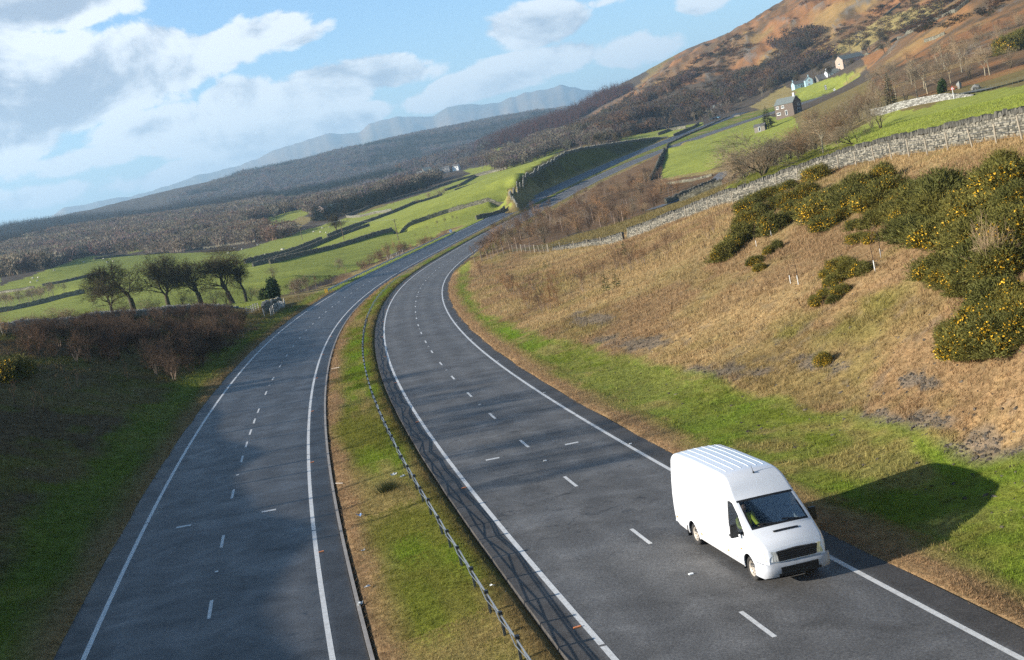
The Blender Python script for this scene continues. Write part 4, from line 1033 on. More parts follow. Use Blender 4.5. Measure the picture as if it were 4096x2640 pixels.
forest('scrub', 'dark gorse and juniper scrub dotted over the orange hill', X, rng.uniform(.7, 3.2, len(X)), tones(len(X), (.060, .052, .030), .3, (.16, .085, .045), .45), T_MID, cat='scrub', ww=(1.4, 3.0))

# ------------------------------------------------------------------ mountains far beyond (bare fells, real distance and height)
def mountains(name, label, sky_line, D0, base_e, depth, col, seed):
    """a range whose skyline is given by photo pixels at distance D0"""
    az_ = []; e_ = []
    for x, y in sky_line:
        a, e = azel(x*DS, y*DS); az_.append(a); e_.append(e)
    az_ = np.array(az_); e_ = np.array(e_); o = np.argsort(az_); az_, e_ = az_[o], e_[o]
    A_ = np.linspace(az_[0]-.16, az_[-1]+.10, 420); E_ = np.interp(A_, az_, e_, left=e_[0]-.004, right=e_[-1])
    E_ = E_+(fbm(A_*160+seed, A_*0+seed, 4)-.5)*.0022
    rows = []; T_ = np.concatenate([np.linspace(-1, 0, 46), np.linspace(0, 1, 12)[1:]])
    for t in T_:
        dist = D0+t*depth
        f = (1-abs(t))**(.9 if t < 0 else .7)
        n = (fbm(A_*60+seed, np.full_like(A_, t*3.2+seed), 5)-.5); rid = np.abs(fbm(A_*38+seed*3, np.full_like(A_, t*1.6), 4)-.5)
        z = D0*E_*(f+(.20*n-.14*rid)*(1-f)*f*2.6)+(1-f)*base_e
        rows.append(np.stack([dist*np.sin(A_), dist*np.cos(A_), z], 1))
    X = np.concatenate(rows); nn = fbm(X[:, 0]*.0012, X[:, 1]*.0012, 5)[:, None]
    c = np.array(col)*(1-np.clip((nn-.45)*5, 0, 1))+np.array((.22, .15, .085))*np.clip((nn-.45)*5, 0, 1)
    return tag(put(name, ribbon(name, rows[::-1], M_TURF, c[::1].reshape(len(T_), -1, 3)[::-1].reshape(-1, 3))), label, 'mountains', kind='structure')
mountains('mountains', 'blue mountains on the skyline', [(90, 530), (120, 505), (150, 485), (190, 480), (230, 468), (300, 458), (400, 432), (450, 412), (520, 395), (560, 385), (600, 370), (650, 345), (680, 340), (760, 312), (840, 310), (860, 290), (880, 282), (930, 272), (1010, 272), (1040, 252), (1085, 243), (1130, 243), (1160, 240), (1180, 232), (1230, 215), (1280, 207), (1310, 198), (1350, 207), (1400, 212), (1440, 204), (1500, 195)], 13500, -60, 4200, (.15, .125, .075), 3.)
mountains('hills', 'low pale hills in front of the mountains on the left', [(-60, 545), (100, 528), (230, 500), (300, 478), (420, 455), (600, 445), (800, 420)], 7600, -60, 1500, (.17, .15, .06), 8.)
mountains('hills', 'brown hill shoulder behind the wooded ridge', [(900, 340), (1000, 315), (1120, 290), (1200, 272), (1260, 258), (1310, 247), (1330, 247), (1400, 250)], 5600, -60, 900, (.15, .10, .06), 5.)
# ------------------------------------------------------------------ plants that stand on their own
FT = 'old trees behind the shaded bank'
def P3(x, y, d): return onD(x, y, d)
for var, x, d, sc, sx, lb in ((2, 258, 246, .72, 1.0, 'smallest round-headed bare tree, leftmost of the dark row behind the shaded bank'),
                              (0, 312, 250, 1.03, 1.02, 'widest dark bare tree with several forking trunks, behind the shaded bank'),
                              (1, 396, 253, 1.03, .95, 'narrow bare tree with one crooked dark trunk, in the row behind the shaded bank'),
                              (3, 474, 250, 1.0, 1.0, 'wide low-branching bare tree between the crooked-trunk tree and the tallest straight one'),
                              (2, 548, 252, 1.06, .98, 'straight dark bare tree nearest the evergreen bush, behind the stone wall'),
                              (0, 580, 256, .80, .75, 'smaller bare tree tucked against the straight one beside the evergreen bush')):
    plant('bare_tree', 'field_tree', var, P3(x, 725, d), lb, 'tree', FT, sc*1.10, rot=None, sxy=sx*1.3)
for i, (x, d, s_) in enumerate(((228, 240, .5), (285, 244, .55), (340, 246, .6), (365, 243, .5), (430, 246, .6), (455, 243, .55), (505, 246, .65), (530, 243, .6), (592, 246, .6), (610, 243, .5))):
    plant('bare_bush', 'thicket_tree', (1, 0, 1)[i % 3], P3(x, 725, d), 'bare bush filling the gaps under the row of old trees behind the shaded bank', 'bush', 'bushes under the old trees', s_, sxy=1.3)
plant('evergreen_bush', 'evergreen_bush', 0, P3(636, 700, 236), 'dark green ivy-leaved bush at the end of the row of bare trees', 'bush', None, 1.06, sxy=.95)
plant('hawthorn', 'spreading_tree', 0, P3(706, 655, 262), 'broad brown leafless hawthorn behind the reddish saplings of the left verge', 'tree', None, .72, sxy=.8)
plant('hawthorn', 'spreading_tree', 1, P3(690, 655, 275), 'second leafless hawthorn leaning against the broad one by the left verge', 'tree', None, .62, sxy=.9)
plant('bare_bush', 'thicket_tree', 1, P3(640, 650, 300), 'pale leafless bush at the edge of the meadow above the evergreen bush', 'bush', None, .75)
plant('hawthorn', 'spreading_tree', 1, P3(788, 625, 330), 'round dark hawthorn standing alone in the nearest meadow', 'tree', None, .50, sxy=.62)
plant('oak_tree', 'field_tree', 1, hitD(787, 546), 'broad bare oak beside the doubled field wall in the middle meadow', 'tree', None, .92, sxy=1.18)
for x, y, sc, lb in ((1005, 462, .60, 'left one of three leafless thorn trees on the dark upper field wall'), (1022, 460, .62, 'middle one of three leafless thorn trees on the dark upper field wall'), (1038, 452, .60, 'right one of three leafless thorn trees on the dark upper field wall'), (974, 474, .42, 'small round thorn bush on the field wall left of the three thorn trees'), (1072, 438, .34, 'small thorn bush on the field wall right of the three thorn trees')):
    plant('thorn_tree', 'spreading_tree', int(x) % 2, hitD(x, y), lb, 'tree', None, sc, sxy=.75)
plant('bare_bush', 'spreading_tree', 0, P3(152, 772, 158), 'dome-shaped dark leafless bush behind the wall on the far left', 'bush', None, .42, sxy=.95)
plant('bare_bush', 'spreading_tree', 1, P3(84, 775, 150), 'small dark leafless bush left of the dome-shaped one', 'bush', None, .30)
plant('bare_bush', 'thicket_tree', 2, P3(22, 800, 124), 'ochre leafless bush at the left edge of the photo above the shaded bank', 'bush', None, .48, sxy=.9)
X = scatter([(-10, 728), (30, 715), (90, 700), (180, 690), (215, 685), (200, 690), (90, 715), (0, 740)], 440, 500, 34, 2.2)
for i, p in enumerate(X): plant('bare_tree', 'thin_tree', i, p, 'slender bare tree in the shelter belt behind the lowest left field wall', 'tree', 'shelter belt trees on the left', rng.uniform(.55, .8), sxy=.8)
# off the left edge, on top of the bank: their shade streaks the road
for i, (a, d, s_) in enumerate(((-29, 104, .5), (-31, 98, .55), (-33, 92, .62), (-35, 84, .72), (-37, 80, .6), (-39, 76, .7), (-41, 72, .8), (-43, 70, .62), (-45, 64, .75), (-47, 61, .66), (-49, 58, .6))):
    p = np.array([d*math.sin(math.radians(a)), d*math.cos(math.radians(a))])
    plant('bare_tree', 'thin_tree', i, (p[0], p[1], gh(*p)), 'bare tree on top of the left bank, casting streaks of shade over the road', 'tree', 'bank-top trees left of the photo', s_, sxy=1.1)
# thicket on the shaded bank
thick = [(60, 790), (150, 765), (330, 742), (470, 730), (575, 737), (572, 785), (500, 850), (400, 900), (330, 862), (200, 850), (60, 830)]
X = scatter(thick, 95, 205, 270, .75)
for i, p in enumerate(X):
    y = project(p)[0][1]/DS; sc = rng.uniform(.75, 1.25) if y > 785 else rng.uniform(.55, .95)
    plant('sapling', 'sapling', int(rng.choice([0, 1, 1, 3, 3])), p, 'bare reddish brown sapling in the dense thicket on the shaded left bank', 'sapling', 'thicket on the shaded left bank', sc, tilt=.06)
for x, y, sc, v in ((400, 880, .95, 3), (412, 872, .9, 1), (395, 865, 1.0, 3), (470, 845, .9, 3), (500, 815, 1.0, 0), (440, 850, 1.0, 0), (380, 850, .9, 0), (520, 800, .9, 1), (550, 780, .8, 0)):
    plant('sapling', 'sapling', v, hitD(x, y), 'tall dark many-stemmed sapling along the lower edge of the left thicket', 'sapling', 'tall saplings at the lower edge of the left thicket', sc*1.1, sxy=1.1)
X = scatter([(20, 890), (80, 850), (200, 870), (330, 880), (230, 940), (110, 990), (20, 1000)], 55, 130, 26, 1.6)
for i, p in enumerate(X): plant('sapling', 'whip', i, p, 'thin dark leafless sapling standing alone on the mossy part of the left bank', 'sapling', 'single saplings on the mossy left bank', rng.uniform(.6, 1.0), tilt=.05)
plant('gorse_bush', 'gorse_bush', 0, hitD(22, 890), 'dark gorse bush with few yellow flowers at the left edge of the photo', 'gorse', None, 1.35, sxy=1.0)
plant('gorse_bush', 'gorse_bush', 2, hitD(48, 880), 'second dark gorse bush close to the left edge, in the shade', 'gorse', None, 1.1)
plant('young_conifer', 'young_conifer', 0, hitD(196, 795), 'young dark conifer in the middle of the left thicket', 'conifer', None, 1.3)
plant('young_conifer', 'young_conifer', 0, hitD(445, 770), 'young conifer near the upper right of the left thicket', 'conifer', None, 1.5)
# saplings down the outside of the left verge, and dead growth behind the guard rail
X = scatter([(640, 715), (660, 680), (720, 665), (780, 648), (800, 640), (800, 655), (740, 690), (680, 715)], 205, 290, 26, 1.2)
for i, p in enumerate(X): plant('birch', 'birch', i, p, 'reddish young birch at the outer edge of the left verge', 'sapling', 'young birches below the left verge', rng.uniform(.38, .62))
X = scatter([(800, 640), (870, 600), (930, 575), (1000, 545), (1110, 505), (1118, 510), (1010, 565), (930, 600), (850, 632)], 250, 395, 60, 1.3)
for i, p in enumerate(X): plant('shrub', 'sapling', int(rng.choice([0, 2, 2, 3])), p, 'bare pinkish brown shrub in the rough grass behind the guard rail', 'shrub', 'shrubs behind the guard rail', rng.uniform(.7, 1.3)*(1.3 if 880 < project(p)[0][0]/DS < 950 else .85))
for x, y, sc in ((1000, 545, .62), (1022, 535, .7), (1040, 530, .75), (1058, 520, .6), (1070, 520, .55), (970, 560, .5)):
    plant('birch', 'birch', int(x) % 3, hitD(x, y, 250), 'reddish birch sapling standing above the guard rail', 'sapling', 'birch saplings above the guard rail', sc)
# scrubby hollow right of the road
hollow = [(1115, 600), (1180, 530), (1240, 500), (1330, 455), (1420, 415), (1520, 400), (1560, 430), (1620, 440), (1500, 500), (1380, 548), (1200, 585)]
X = scatter(hollow, 216, 430, 255, 1.8)
px_ = project(X)/DS
for i, p in enumerate(X):
    r_ = rng.random(); d = math.hypot(p[0], p[1])
    if r_ < .62: plant('scrub', 'thicket_tree', int(rng.choice([0, 0, 1, 2, 2])), p, 'rusty brown leafless shrub in the scrubby hollow right of the road', 'shrub', 'shrubs of the scrubby hollow', rng.uniform(.42, .85), sxy=1.2)
    elif r_ < .86: plant('birch', 'birch', i, p, 'slender pale-stemmed birch in the scrubby hollow right of the road', 'birch', 'birches of the scrubby hollow', rng.uniform(.75, 1.25), sxy=1.2)
    else: plant('scrub', 'sapling', int(rng.integers(0, 4)), p, 'low bare bramble clump in the scrubby hollow right of the road', 'shrub', 'low clumps of the scrubby hollow', rng.uniform(.8, 1.3))
for x, y, h, v in ((1108, 612, .9, 0), (1122, 603, 1.0, 1), (1135, 590, 1.1, 2), (1150, 585, 1.05, 0), (1160, 578, 1.15, 1), (1172, 575, 1.2, 2), (1120, 580, 1.0, 1), (1140, 570, 1.1, 0), (1185, 560, 1.2, 1), (1200, 545, 1.3, 2), (1225, 520, 1.2, 0)):
    plant('birch', 'birch', v, onD(x, y, 208 if x < 1180 else 225), 'leafless pinkish birch at the near tip of the scrubby hollow beside the road', 'birch', 'birches at the tip of the hollow', h*.8, sxy=1.25)
plant('bare_bush', 'thicket_tree', 0, onD(1122, 645, 196), 'low bare bush on the bright green verge inside the bend', 'bush', None, .38, sxy=1.1)
# trees behind the right wall
for i, (x, y, d, s_) in enumerate(((1700, 405, 215, .75), (1725, 395, 225, .8), (1755, 385, 232, .9), (1800, 375, 236, .9), (1835, 365, 238, .95), (1865, 355, 240, .9), (1895, 350, 235, .8), (1940, 345, 230, .7), (1815, 395, 205, .7), (1850, 380, 206, .7))):
    plant('bare_tree', 'thicket_tree', (1, 0, 1, 2)[i % 4], P3(x, y, d), 'brownish leafless tree in the clump behind the right wall, below the brown house', 'tree', 'clump behind the right wall', s_, sxy=1.35)
X = scatter([(1700, 420), (1720, 375), (1800, 322), (1900, 292), (2000, 262), (2060, 270), (2060, 298), (1990, 330), (1900, 368), (1780, 415)], 188, 345, 40, 4.0)
for i, p in enumerate(X): plant('bare_tree', 'thicket_tree', (1, 0, 1, 2)[i % 4], p, 'brownish leafless tree in the clump behind the right wall, below the brown house', 'tree', 'clump behind the right wall', rng.uniform(.75, 1.2), sxy=1.3)
plant('bare_tree', 'spreading_tree', 0, P3(1772, 405, 186), 'wide low bare tree with thick leaning limbs just behind the right wall', 'tree', None, 1.15, sxy=1.1)
plant('bare_tree', 'spreading_tree', 1, P3(1735, 410, 200), 'lower bare tree left of the wide one behind the right wall', 'tree', None, .85, sxy=1.0)
plant('bare_tree', 'thin_tree', 0, P3(1921, 362, 190), 'upright grey bare tree behind the wall between the two wide ones', 'tree', None, .78, sxy=1.1)
plant('bare_tree', 'spreading_tree', 1, P3(1995, 345, 178), 'low pale spreading bare tree at the corner of the green meadow', 'tree', None, .52, sxy=1.2)
plant('bare_tree', 'spreading_tree', 0, P3(1878, 365, 205), 'tangled bare tree behind the upright grey one', 'tree', None, .75, sxy=.9)
plant('hawthorn', 'spreading_tree', 0, P3(1684, 380, 385), 'dense brown hawthorn in the field below the brown house', 'tree', None, .74, sxy=.62)
plant('bare_tree', 'thicket_tree', 0, P3(1712, 378, 360), 'purplish birch clump beside the dense hawthorn', 'tree', None, .95, sxy=.8)
for i, (x, y, d, s_) in enumerate(((1960, 300, 330, 1.25), (1985, 300, 332, 1.45), (2010, 292, 335, 1.5), (2035, 285, 336, 1.35), (1935, 298, 345, 1.1), (2055, 275, 340, 1.1), (1905, 300, 380, 1.1), (1890, 305, 400, .9))):
    plant('bare_tree', 'thicket_tree', (0, 1, 0, 2)[i % 4], P3(x, y, d), 'reddish leafless tree in the clump at the end of the white retaining wall', 'tree', 'reddish clump by the white wall', s_, sxy=1.05)
plant('cypress', 'spruce', 1, P3(2077, 232, 342), 'tall narrow dark evergreen beside the end of the white retaining wall', 'conifer', None, 1.12, sxy=1.05)
plant('spruce_tree', 'spruce', 0, P3(1790, 279, 505), 'dark spruce tree in front of the brown house', 'conifer', None, 1.02, sxy=1.05)
plant('spruce_tree', 'spruce', 1, P3(1657, 266, 930), 'dark conifer beside the small far cottage', 'conifer', None, .9)
# bare pale trees along the lane
LANE = ((2108, 205, 1.0), (2135, 195, 1.15), (2160, 190, 1.25), (2190, 178, 1.3), (2215, 172, 1.2), (2243, 160, 1.45), (2262, 178, 1.1), (2300, 185, 1.1), (2312, 190, 1.15), (2362, 186, 1.0), (2150, 165, 1.3), (2200, 140, 1.3), (2250, 130, 1.2), (2120, 150, 1.1), (2080, 165, 1.1), (2030, 170, 1.2), (2060, 145, 1.3), (2290, 120, 1.1), (2340, 110, 1.0), (2000, 200, 1.0), (2180, 110, 1.1))
for i, (x, y, s_) in enumerate(LANE):
    d = np.interp(y, [105, 150, 170, 210], [470, 400, 362, 338])
    plant('bare_tree', 'thin_tree' if i % 3 else 'thicket_tree', i if i % 3 else 1, P3(x, y, d), 'pale leafless tree on the slope behind the railed lane', 'tree', 'pale trees behind the railed lane', s_*(.82 if i % 3 else 1.15), sxy=1.15)
X = scatter([(2080, 235), (2120, 190), (2230, 150), (2330, 100), (2389, 60), (2389, 20), (2250, 90), (2120, 130), (2000, 170), (2030, 215)], 335, 560, 60, 3.0)
for i, p in enumerate(X): plant('scrub', 'thicket_tree', int(rng.choice([1, 1, 2, 0])), p, 'bushy leafless undergrowth between the pale trees behind the railed lane', 'shrub', 'undergrowth behind the railed lane', rng.uniform(.5, 1.0), sxy=1.1)
plant('evergreen_bush', 'evergreen_bush', 0, P3(2198, 212, 336), 'dark ivy-covered stump beside the triangular road sign', 'bush', None, .95, sxy=.7)
plant('gorse_bush', 'gorse_bush', 2, P3(2340, 70, 420), 'dark gorse patch high on the slope at the upper right corner', 'gorse', None, 3.4, sxy=1.3)
plant('gorse_bush', 'gorse_bush', 2, P3(2370, 40, 430), 'darkest gorse patch at the very upper right corner', 'gorse', None, 3.6, sxy=1.3)
X = scatter([(1560, 260), (1700, 200), (1840, 130), (1960, 90), (2080, 60), (2080, 130), (2000, 170), (1880, 190), (1760, 240), (1620, 290)], 560, 1100, 60, 6.0)
for i, p in enumerate(X): plant('bare_tree', 'field_tree' if i % 2 else 'thin_tree', i, p, 'bare tree standing clear of the wood on the orange hill side', 'tree', 'trees scattered on the orange hill side', rng.uniform(.6, .95))
for x, y, d, s_ in ((1400, 320, 735, 1.0), (1437, 318, 750, .85), (1460, 315, 760, .85)):
    plant('bare_tree', 'field_tree', int(x) % 4, P3(x, y, d), {1400: 'large bare tree standing alone beyond the far cutting wall', 1437: 'bare tree right of the large lone one beyond the far cutting', 1460: 'second bare tree right of the large lone one, next to the wood'}[x], 'tree', None, s_)
# ---- gorse on the right slope
GORSE = [(1690, 600, 1.0, 2), (1712, 575, 1.2, 0), (1735, 560, 1.2, 2), (1725, 540, 1.2, 0), (1750, 520, 1.3, 1), (1760, 548, 1.2, 2), (1745, 490, 1.3, 1), (1780, 500, 1.4, 2), (1770, 470, 1.4, 0), (1800, 540, 1.2, 2), (1800, 455, 1.5, 1), (1820, 480, 1.4, 2), (1830, 520, 1.2, 0), (1840, 440, 1.5, 0), (1855, 470, 1.4, 1), (1850, 500, 1.3, 2), (1870, 425, 1.5, 1), (1885, 455, 1.4, 1), (1880, 490, 1.4, 0), (1905, 415, 1.5, 1), (1915, 470, 1.4, 1), (1910, 510, 1.3, 3), (1935, 485, 1.4, 1), (1930, 530, 1.1, 1), (1955, 470, 1.4, 2), (1960, 510, 1.3, 1), (1985, 480, 1.4, 0), (1990, 530, 1.1, 0), (2010, 455, 1.4, 2), (2015, 505, 1.3, 1), (2000, 560, 1.0, 1), (2045, 480, 1.4, 0), (2040, 525, 1.3, 2), (2035, 560, 1.1, 0), (2075, 460, 1.4, 1), (2080, 505, 1.5, 2), (2100, 550, 1.4, 2), (2110, 470, 1.5, 0), (2120, 510, 1.4, 0), (2145, 450, 1.4, 1), (2150, 490, 1.5, 2), (2140, 555, 1.5, 2), (2130, 590, 1.3, 2), (2175, 470, 1.4, 0), (2185, 515, 1.5, 2), (2190, 560, 1.4, 0), (2215, 480, 1.5, 2), (2225, 530, 1.5, 0), (2230, 480, 1.3, 1), (2240, 580, 1.4, 0), (2260, 500, 1.5, 1), (2270, 550, 1.5, 0), (2290, 470, 1.4, 0), (2300, 520, 1.5, 1), (2310, 580, 1.5, 2), (2330, 480, 1.5, 1), (2345, 540, 1.5, 0), (2360, 440, 1.5, 0), (2355, 590, 1.4, 2), (2385, 480, 1.6, 2), (2389, 550, 1.5, 0), (2330, 430, 1.4, 0), (2350, 410, 1.4, 2), (2385, 420, 1.5, 1),
         (2180, 640, 1.1, 0), (2205, 665, 1.0, 2), (2235, 650, 1.1, 0), (2260, 620, 1.2, 2), (2250, 680, .9, 2), (2300, 640, 1.2, 2), (2345, 650, 1.3, 2),
         (2330, 720, 1.2, 0), (2370, 700, 1.4, 1), (2395, 740, 1.4, 1), (2290, 725, 1.1, 1), (2300, 770, 1.2, 0), (2340, 765, 1.3, 1), (2385, 785, 1.2, 2), (2240, 790, 1.0, 4), (2225, 820, .75, 3), (2262, 820, 1.1, 1), (2295, 825, 1.0, 2), (2330, 815, 1.1, 2), (2215, 790, .6, 3),
         (1935, 640, .8, 0), (1960, 625, .9, 1), (1985, 640, .9, 2), (2010, 635, .8, 0), (1950, 660, .7, 0), (1925, 690, .5, 0), (1945, 700, .5, 2), (1910, 705, .45, 0), (1900, 695, .4, 2), (1965, 680, .55, 0),
         (1785, 595, .65, 1), (1800, 585, .7, 0), (1765, 610, .6, 1), (1815, 575, .6, 2), (1775, 625, .5, 0)]
for i, (x, y, s_, v) in enumerate(GORSE):
    if i % 13 == 3 and y < 600: continue
    p = hitD(x, y+6)
    if y > 700: lb, gp = 'gorse bush with yellow flowers in the patch at the right edge of the slope', 'gorse patch at the right edge'
    elif x > 1890 and x < 2020 and y > 615: lb, gp = 'low gorse bush of the small separate clump below the main gorse belt', 'small gorse clump'
    elif y > 565 and x < 1830: lb, gp = 'low gorse bush at the lower left tip of the gorse belt', 'gorse at the lower left tip'
    else: lb, gp = 'dense dark green gorse bush speckled with yellow in the belt across the slope', 'gorse belt across the right slope'
    plant('gorse_bush', 'gorse_bush', v, p, lb, 'gorse', gp, s_*.66*rng.uniform(.62, 1.25), sxy=rng.uniform(1.0, 1.35))
plant('gorse_bush', 'gorse_bush', 3, hitD(2066, 428), 'bright yellow gorse bush standing alone just below the right wall', 'gorse', None, 1.0, sxy=.82)
plant('gorse_bush', 'gorse_bush', 3, hitD(1922, 852), 'tiny solitary yellow gorse bush low on the right slope', 'gorse', None, .42, sxy=.9)
# young trees on the right slope
for x, y, s_, lb in ((1459, 596, 1.0, 'young conifer at the brow of the right slope'), (1273, 628, .75, 'tiny young conifer near the left end of the right slope'), (1192, 684, .9, 'small conifer near the bright green verge of the bend'), (1416, 682, 1.0, 'left one of two young conifers halfway down the right slope'), (1440, 672, .9, 'right one of two young conifers halfway down the right slope')):
    plant('young_conifer', 'young_conifer', 0, hitD(x, y), lb, 'conifer', None, s_)
X = scatter([(1150, 640), (1250, 670), (1380, 640), (1450, 600), (1640, 560), (1680, 530), (1690, 560), (1600, 610), (1440, 640), (1330, 700), (1230, 720), (1160, 670)], 95, 205, 90, 1.0)
for i, p in enumerate(X): plant('young_tree', ('sapling', 'whip')[i % 2], (2, 0, 2)[i % 3], p, 'faint reddish leafless young tree scattered over the dry right slope', 'young tree', 'young trees scattered over the dry right slope', rng.uniform(.5, .95), tilt=.05)
for i, (x, y, s_) in enumerate(((1235, 722, .8), (1250, 728, .9), (1268, 730, .85), (1283, 725, .9), (1260, 715, .8), (1300, 722, .7))):
    plant('sapling', 'sapling', (0, 2)[i % 2], hitD(x, y), 'pale many-stemmed shrub in the loose cluster above the bend', 'shrub', 'loose shrub cluster above the bend', s_)
plant('bare_bush', 'thicket_tree', 1, hitD(2318, 668), 'tall pale many-stemmed bare shrub in front of the gorse at the right edge', 'shrub', None, .52, sxy=.72)
def guarded(x, y, lb, s_=1.0):
    p = hitD(x, y); o = plant('sapling', 'whip', 0, p, lb, 'sapling', None, s_)
    g = MB(); g.tube([(0, 0, -.1), (0, 0, .48)], [.024, .022], 8); g.build('tree_guard', M_GUARD, o)
M_GUARD = plain('white_plastic', (.72, .72, .68), .5)
guarded(2042, 635, 'sapling in a white plastic guard right of the small gorse clump', 1.2); guarded(2056, 602, 'sapling in a white guard just below the gorse belt', 1.0)
guarded(1765, 575, 'sapling in a white guard at the lower left edge of the gorse', .9); guarded(1800, 552, 'sapling in a white guard against the gorse belt', .9)
guarded(1845, 663, 'left one of two saplings with guards on the open slope', 1.1); guarded(1863, 665, 'right one of two saplings with guards on the open slope', 1.1)
# ------------------------------------------------------------------ dry stone walls and fences
def stone(name, lo, hi, scale):
    k = NT(name); pos = k.N.new('ShaderNodeNewGeometry').outputs['Position']
    mp = k.N.new('ShaderNodeMapping'); k.L.new(pos, mp.inputs[0]); mp.inputs['Scale'].default_value = (1, 1, 1.9)
    v = k.voronoi(scale, mp.outputs[0], out='Color'); dd = k.voronoi(scale, mp.outputs[0], 'DISTANCE_TO_EDGE'); n = k.noise(7, 5, .65, pos)
    sx = k.N.new('ShaderNodeSeparateColor'); k.L.new(v, sx.inputs[0])
    c = k.ramp(sx.outputs[0], [(0, lo), (.6, tuple((a+b)/2 for a, b in zip(lo, hi))), (1, hi)])
    c = k.mix(1.0, c, k.ramp(n, [(.3, (.65, .66, .62)), (.7, (1.25, 1.22, 1.15))]), 'MULTIPLY')
    c = k.mix(k.ramp(dd, [(0, 1.0), (.055, 0.0)]), c, (.035, .032, .028))
    k.set(Base_Color=c, Roughness=.92, Specular_IOR_Level=.15); k.bump(dd, .8, .06)
    return k.m
M_STONE = stone('dry_stone', (.13, .125, .095), (.36, .33, .26), 3.2)
M_STONEF = stone('dry_stone_far', (.10, .095, .07), (.27, .25, .19), 1.6)
M_COPE = plain('coping_stone', (.10, .092, .072), .9, var=.45, scale=1.5, bump=.5)
M_COPEP = plain('coping_pale', (.24, .23, .20), .9, var=.3, scale=1.5, bump=.4)
M_BLOCK = []
for i, cc in enumerate(((.13, .12, .09), (.20, .18, .135), (.085, .08, .06), (.25, .225, .17))): M_BLOCK.append(plain('wall_stone', cc, .9, var=.3, scale=4, bump=.5))
M_WHITEST = []
for i, cc in enumerate(((.25, .24, .205), (.34, .325, .285), (.17, .16, .135))): M_WHITEST.append(plain('pale_stone', cc, .9, var=.25, scale=4, bump=.5))
def resample(P, step):
    P = np.array(P, float); s = np.concatenate([[0], np.cumsum(np.hypot(*np.diff(P[:, :2], axis=0).T))])
    t = np.arange(0, s[-1], step); return np.stack([np.interp(t, s, P[:, i]) for i in range(P.shape[1])], 1)
def wall(P, label, h=1.35, w=.6, step=.9, mat=None, cope=True, cmat=None, cstep=None, drape=True, group=None, cat='wall', name='stone_wall'):
    """a battered dry stone wall following a line over the ground, with upright coping stones"""
    mat = mat or M_STONEF; cmat = cmat or M_COPE
    Q = resample(P, step)
    if len(Q) < 2: return None
    if drape: Q[:, 2] = look(Q[:, :2])
    t = np.gradient(Q[:, :2], axis=0); t /= np.linalg.norm(t, axis=1)[:, None]+1e-9; n = np.stack([-t[:, 1], t[:, 0]], 1)
    top = h*(1+.06*rng.normal(size=len(Q)))*(1-.10*(fbm(Q[:, 0]*.05, Q[:, 1]*.05, 2) > .62))
    prof = [(-.5, -.5), (-.5, 0), (-.44, .5), (-.33, 1), (.33, 1), (.44, .5), (.5, 0), (.5, -.5)]
    rows = []
    for a, f in prof:
        ww = w*(a+rng.normal(size=len(Q))*.035); z = Q[:, 2]+(top*f if f > 0 else f*1.0)
        rows.append(np.stack([Q[:, 0]+n[:, 0]*ww, Q[:, 1]+n[:, 1]*ww, z], 1))
    R_ = np.stack(rows); m, L = R_.shape[:2]; ix = np.arange(m*L).reshape(m, L)
    q = np.stack([ix[:-1, :-1], ix[1:, :-1], ix[1:, 1:], ix[:-1, 1:]], -1).reshape(-1, 4)
    root = empty(name, Q[len(Q)//2]); inv = np.array(root.location)
    put('stonework', mesh_from('stonework', R_.reshape(-1, 3)-inv, [q, np.array([[ix[i, 0] for i in range(m)], [ix[i, -1] for i in range(m)][::-1]])], mat), root)
    if cope:
        c = MB(); cs = cstep or step*.62; K = resample(np.concatenate([Q, top[:, None], n], 1), cs)
        for r_ in K:
            hh = .26*rng.uniform(.7, 1.45); c.box((r_[0]-inv[0], r_[1]-inv[1], r_[2]-inv[2]+r_[3]+hh/2-.05), (cs*rng.uniform(.55, .98), w*.72*rng.uniform(.8, 1.15), hh), math.atan2(-r_[4], r_[5])+rng.normal()*.18, .75, rx=rng.normal()*.12, ry=.22+rng.normal()*.18)
        c.build('coping', cmat, root)
    return tag(root, label, cat, group)
def hp(lst, ox=0, oy=0, s=1.0, dmin=18): return [hit(ox+x*s, oy+y*s, dmin) for x, y in lst]
CA = (900, 600, .4184)
wall([at(*q) for q in W_ONE], 'lowest long field wall on the left, ending at the curved cutting wall', 1.45)
wall([at(*q) for q in W_TWO], 'field wall with a free end in the middle of the meadow, beside the oak', 1.4)
wall([at(*q) for q in W_THREE], 'thick dark field wall left of the gap below the oak', 1.5, .7)
wall([at(*q) for q in W_FOUR[:8]], 'thick dark field wall running up right from the oak', 1.5, .7)
wall([at(*q) for q in W_FOUR[8:]], 'dark field wall under the three thorn trees, running to the crest of the meadow', 1.5, .7)
wall([at(*q) for q in W_FIVE], 'topmost meadow wall in front of the dark evergreens', 1.6)
wall(hp([(1165, 648), (1300, 642), (1450, 607), (1600, 584)], *CA, dmin=500), 'short pale stretch of wall between the two upper meadow walls', 1.2, cmat=M_COPEP)
wall(hp([(2100, 395), (2250, 345), (2390, 262), (2560, 215), (2700, 180)], *CA, dmin=700), 'thin far meadow wall below the lorry road', 1.3)
CB = (0, 700, .4286)
wall([at(*q) for q in W_SIX], 'dark wall under the shelter belt at the far left', 1.5, .8)
wall(hp([(-40, 1112), (60, 1100), (180, 1083), (330, 1058)], *CB, dmin=330), 'low tumbled wall at the far left edge above the shelter belt', .9)
wall([at(*q) for q in W_LOW], 'low hedge-grown wall across the convex left meadow', .9)
wall([at(*q) for q in W_TOP], 'wall along the top of the convex left meadow', 1.3)
wall(hp([(1480, 590), (1740, 562), (1900, 507), (2050, 477), (2389, 367), (2600, 330)], *CB, dmin=700), 'dark boundary of the distant field beyond the brown wood', 1.7, 1.0)
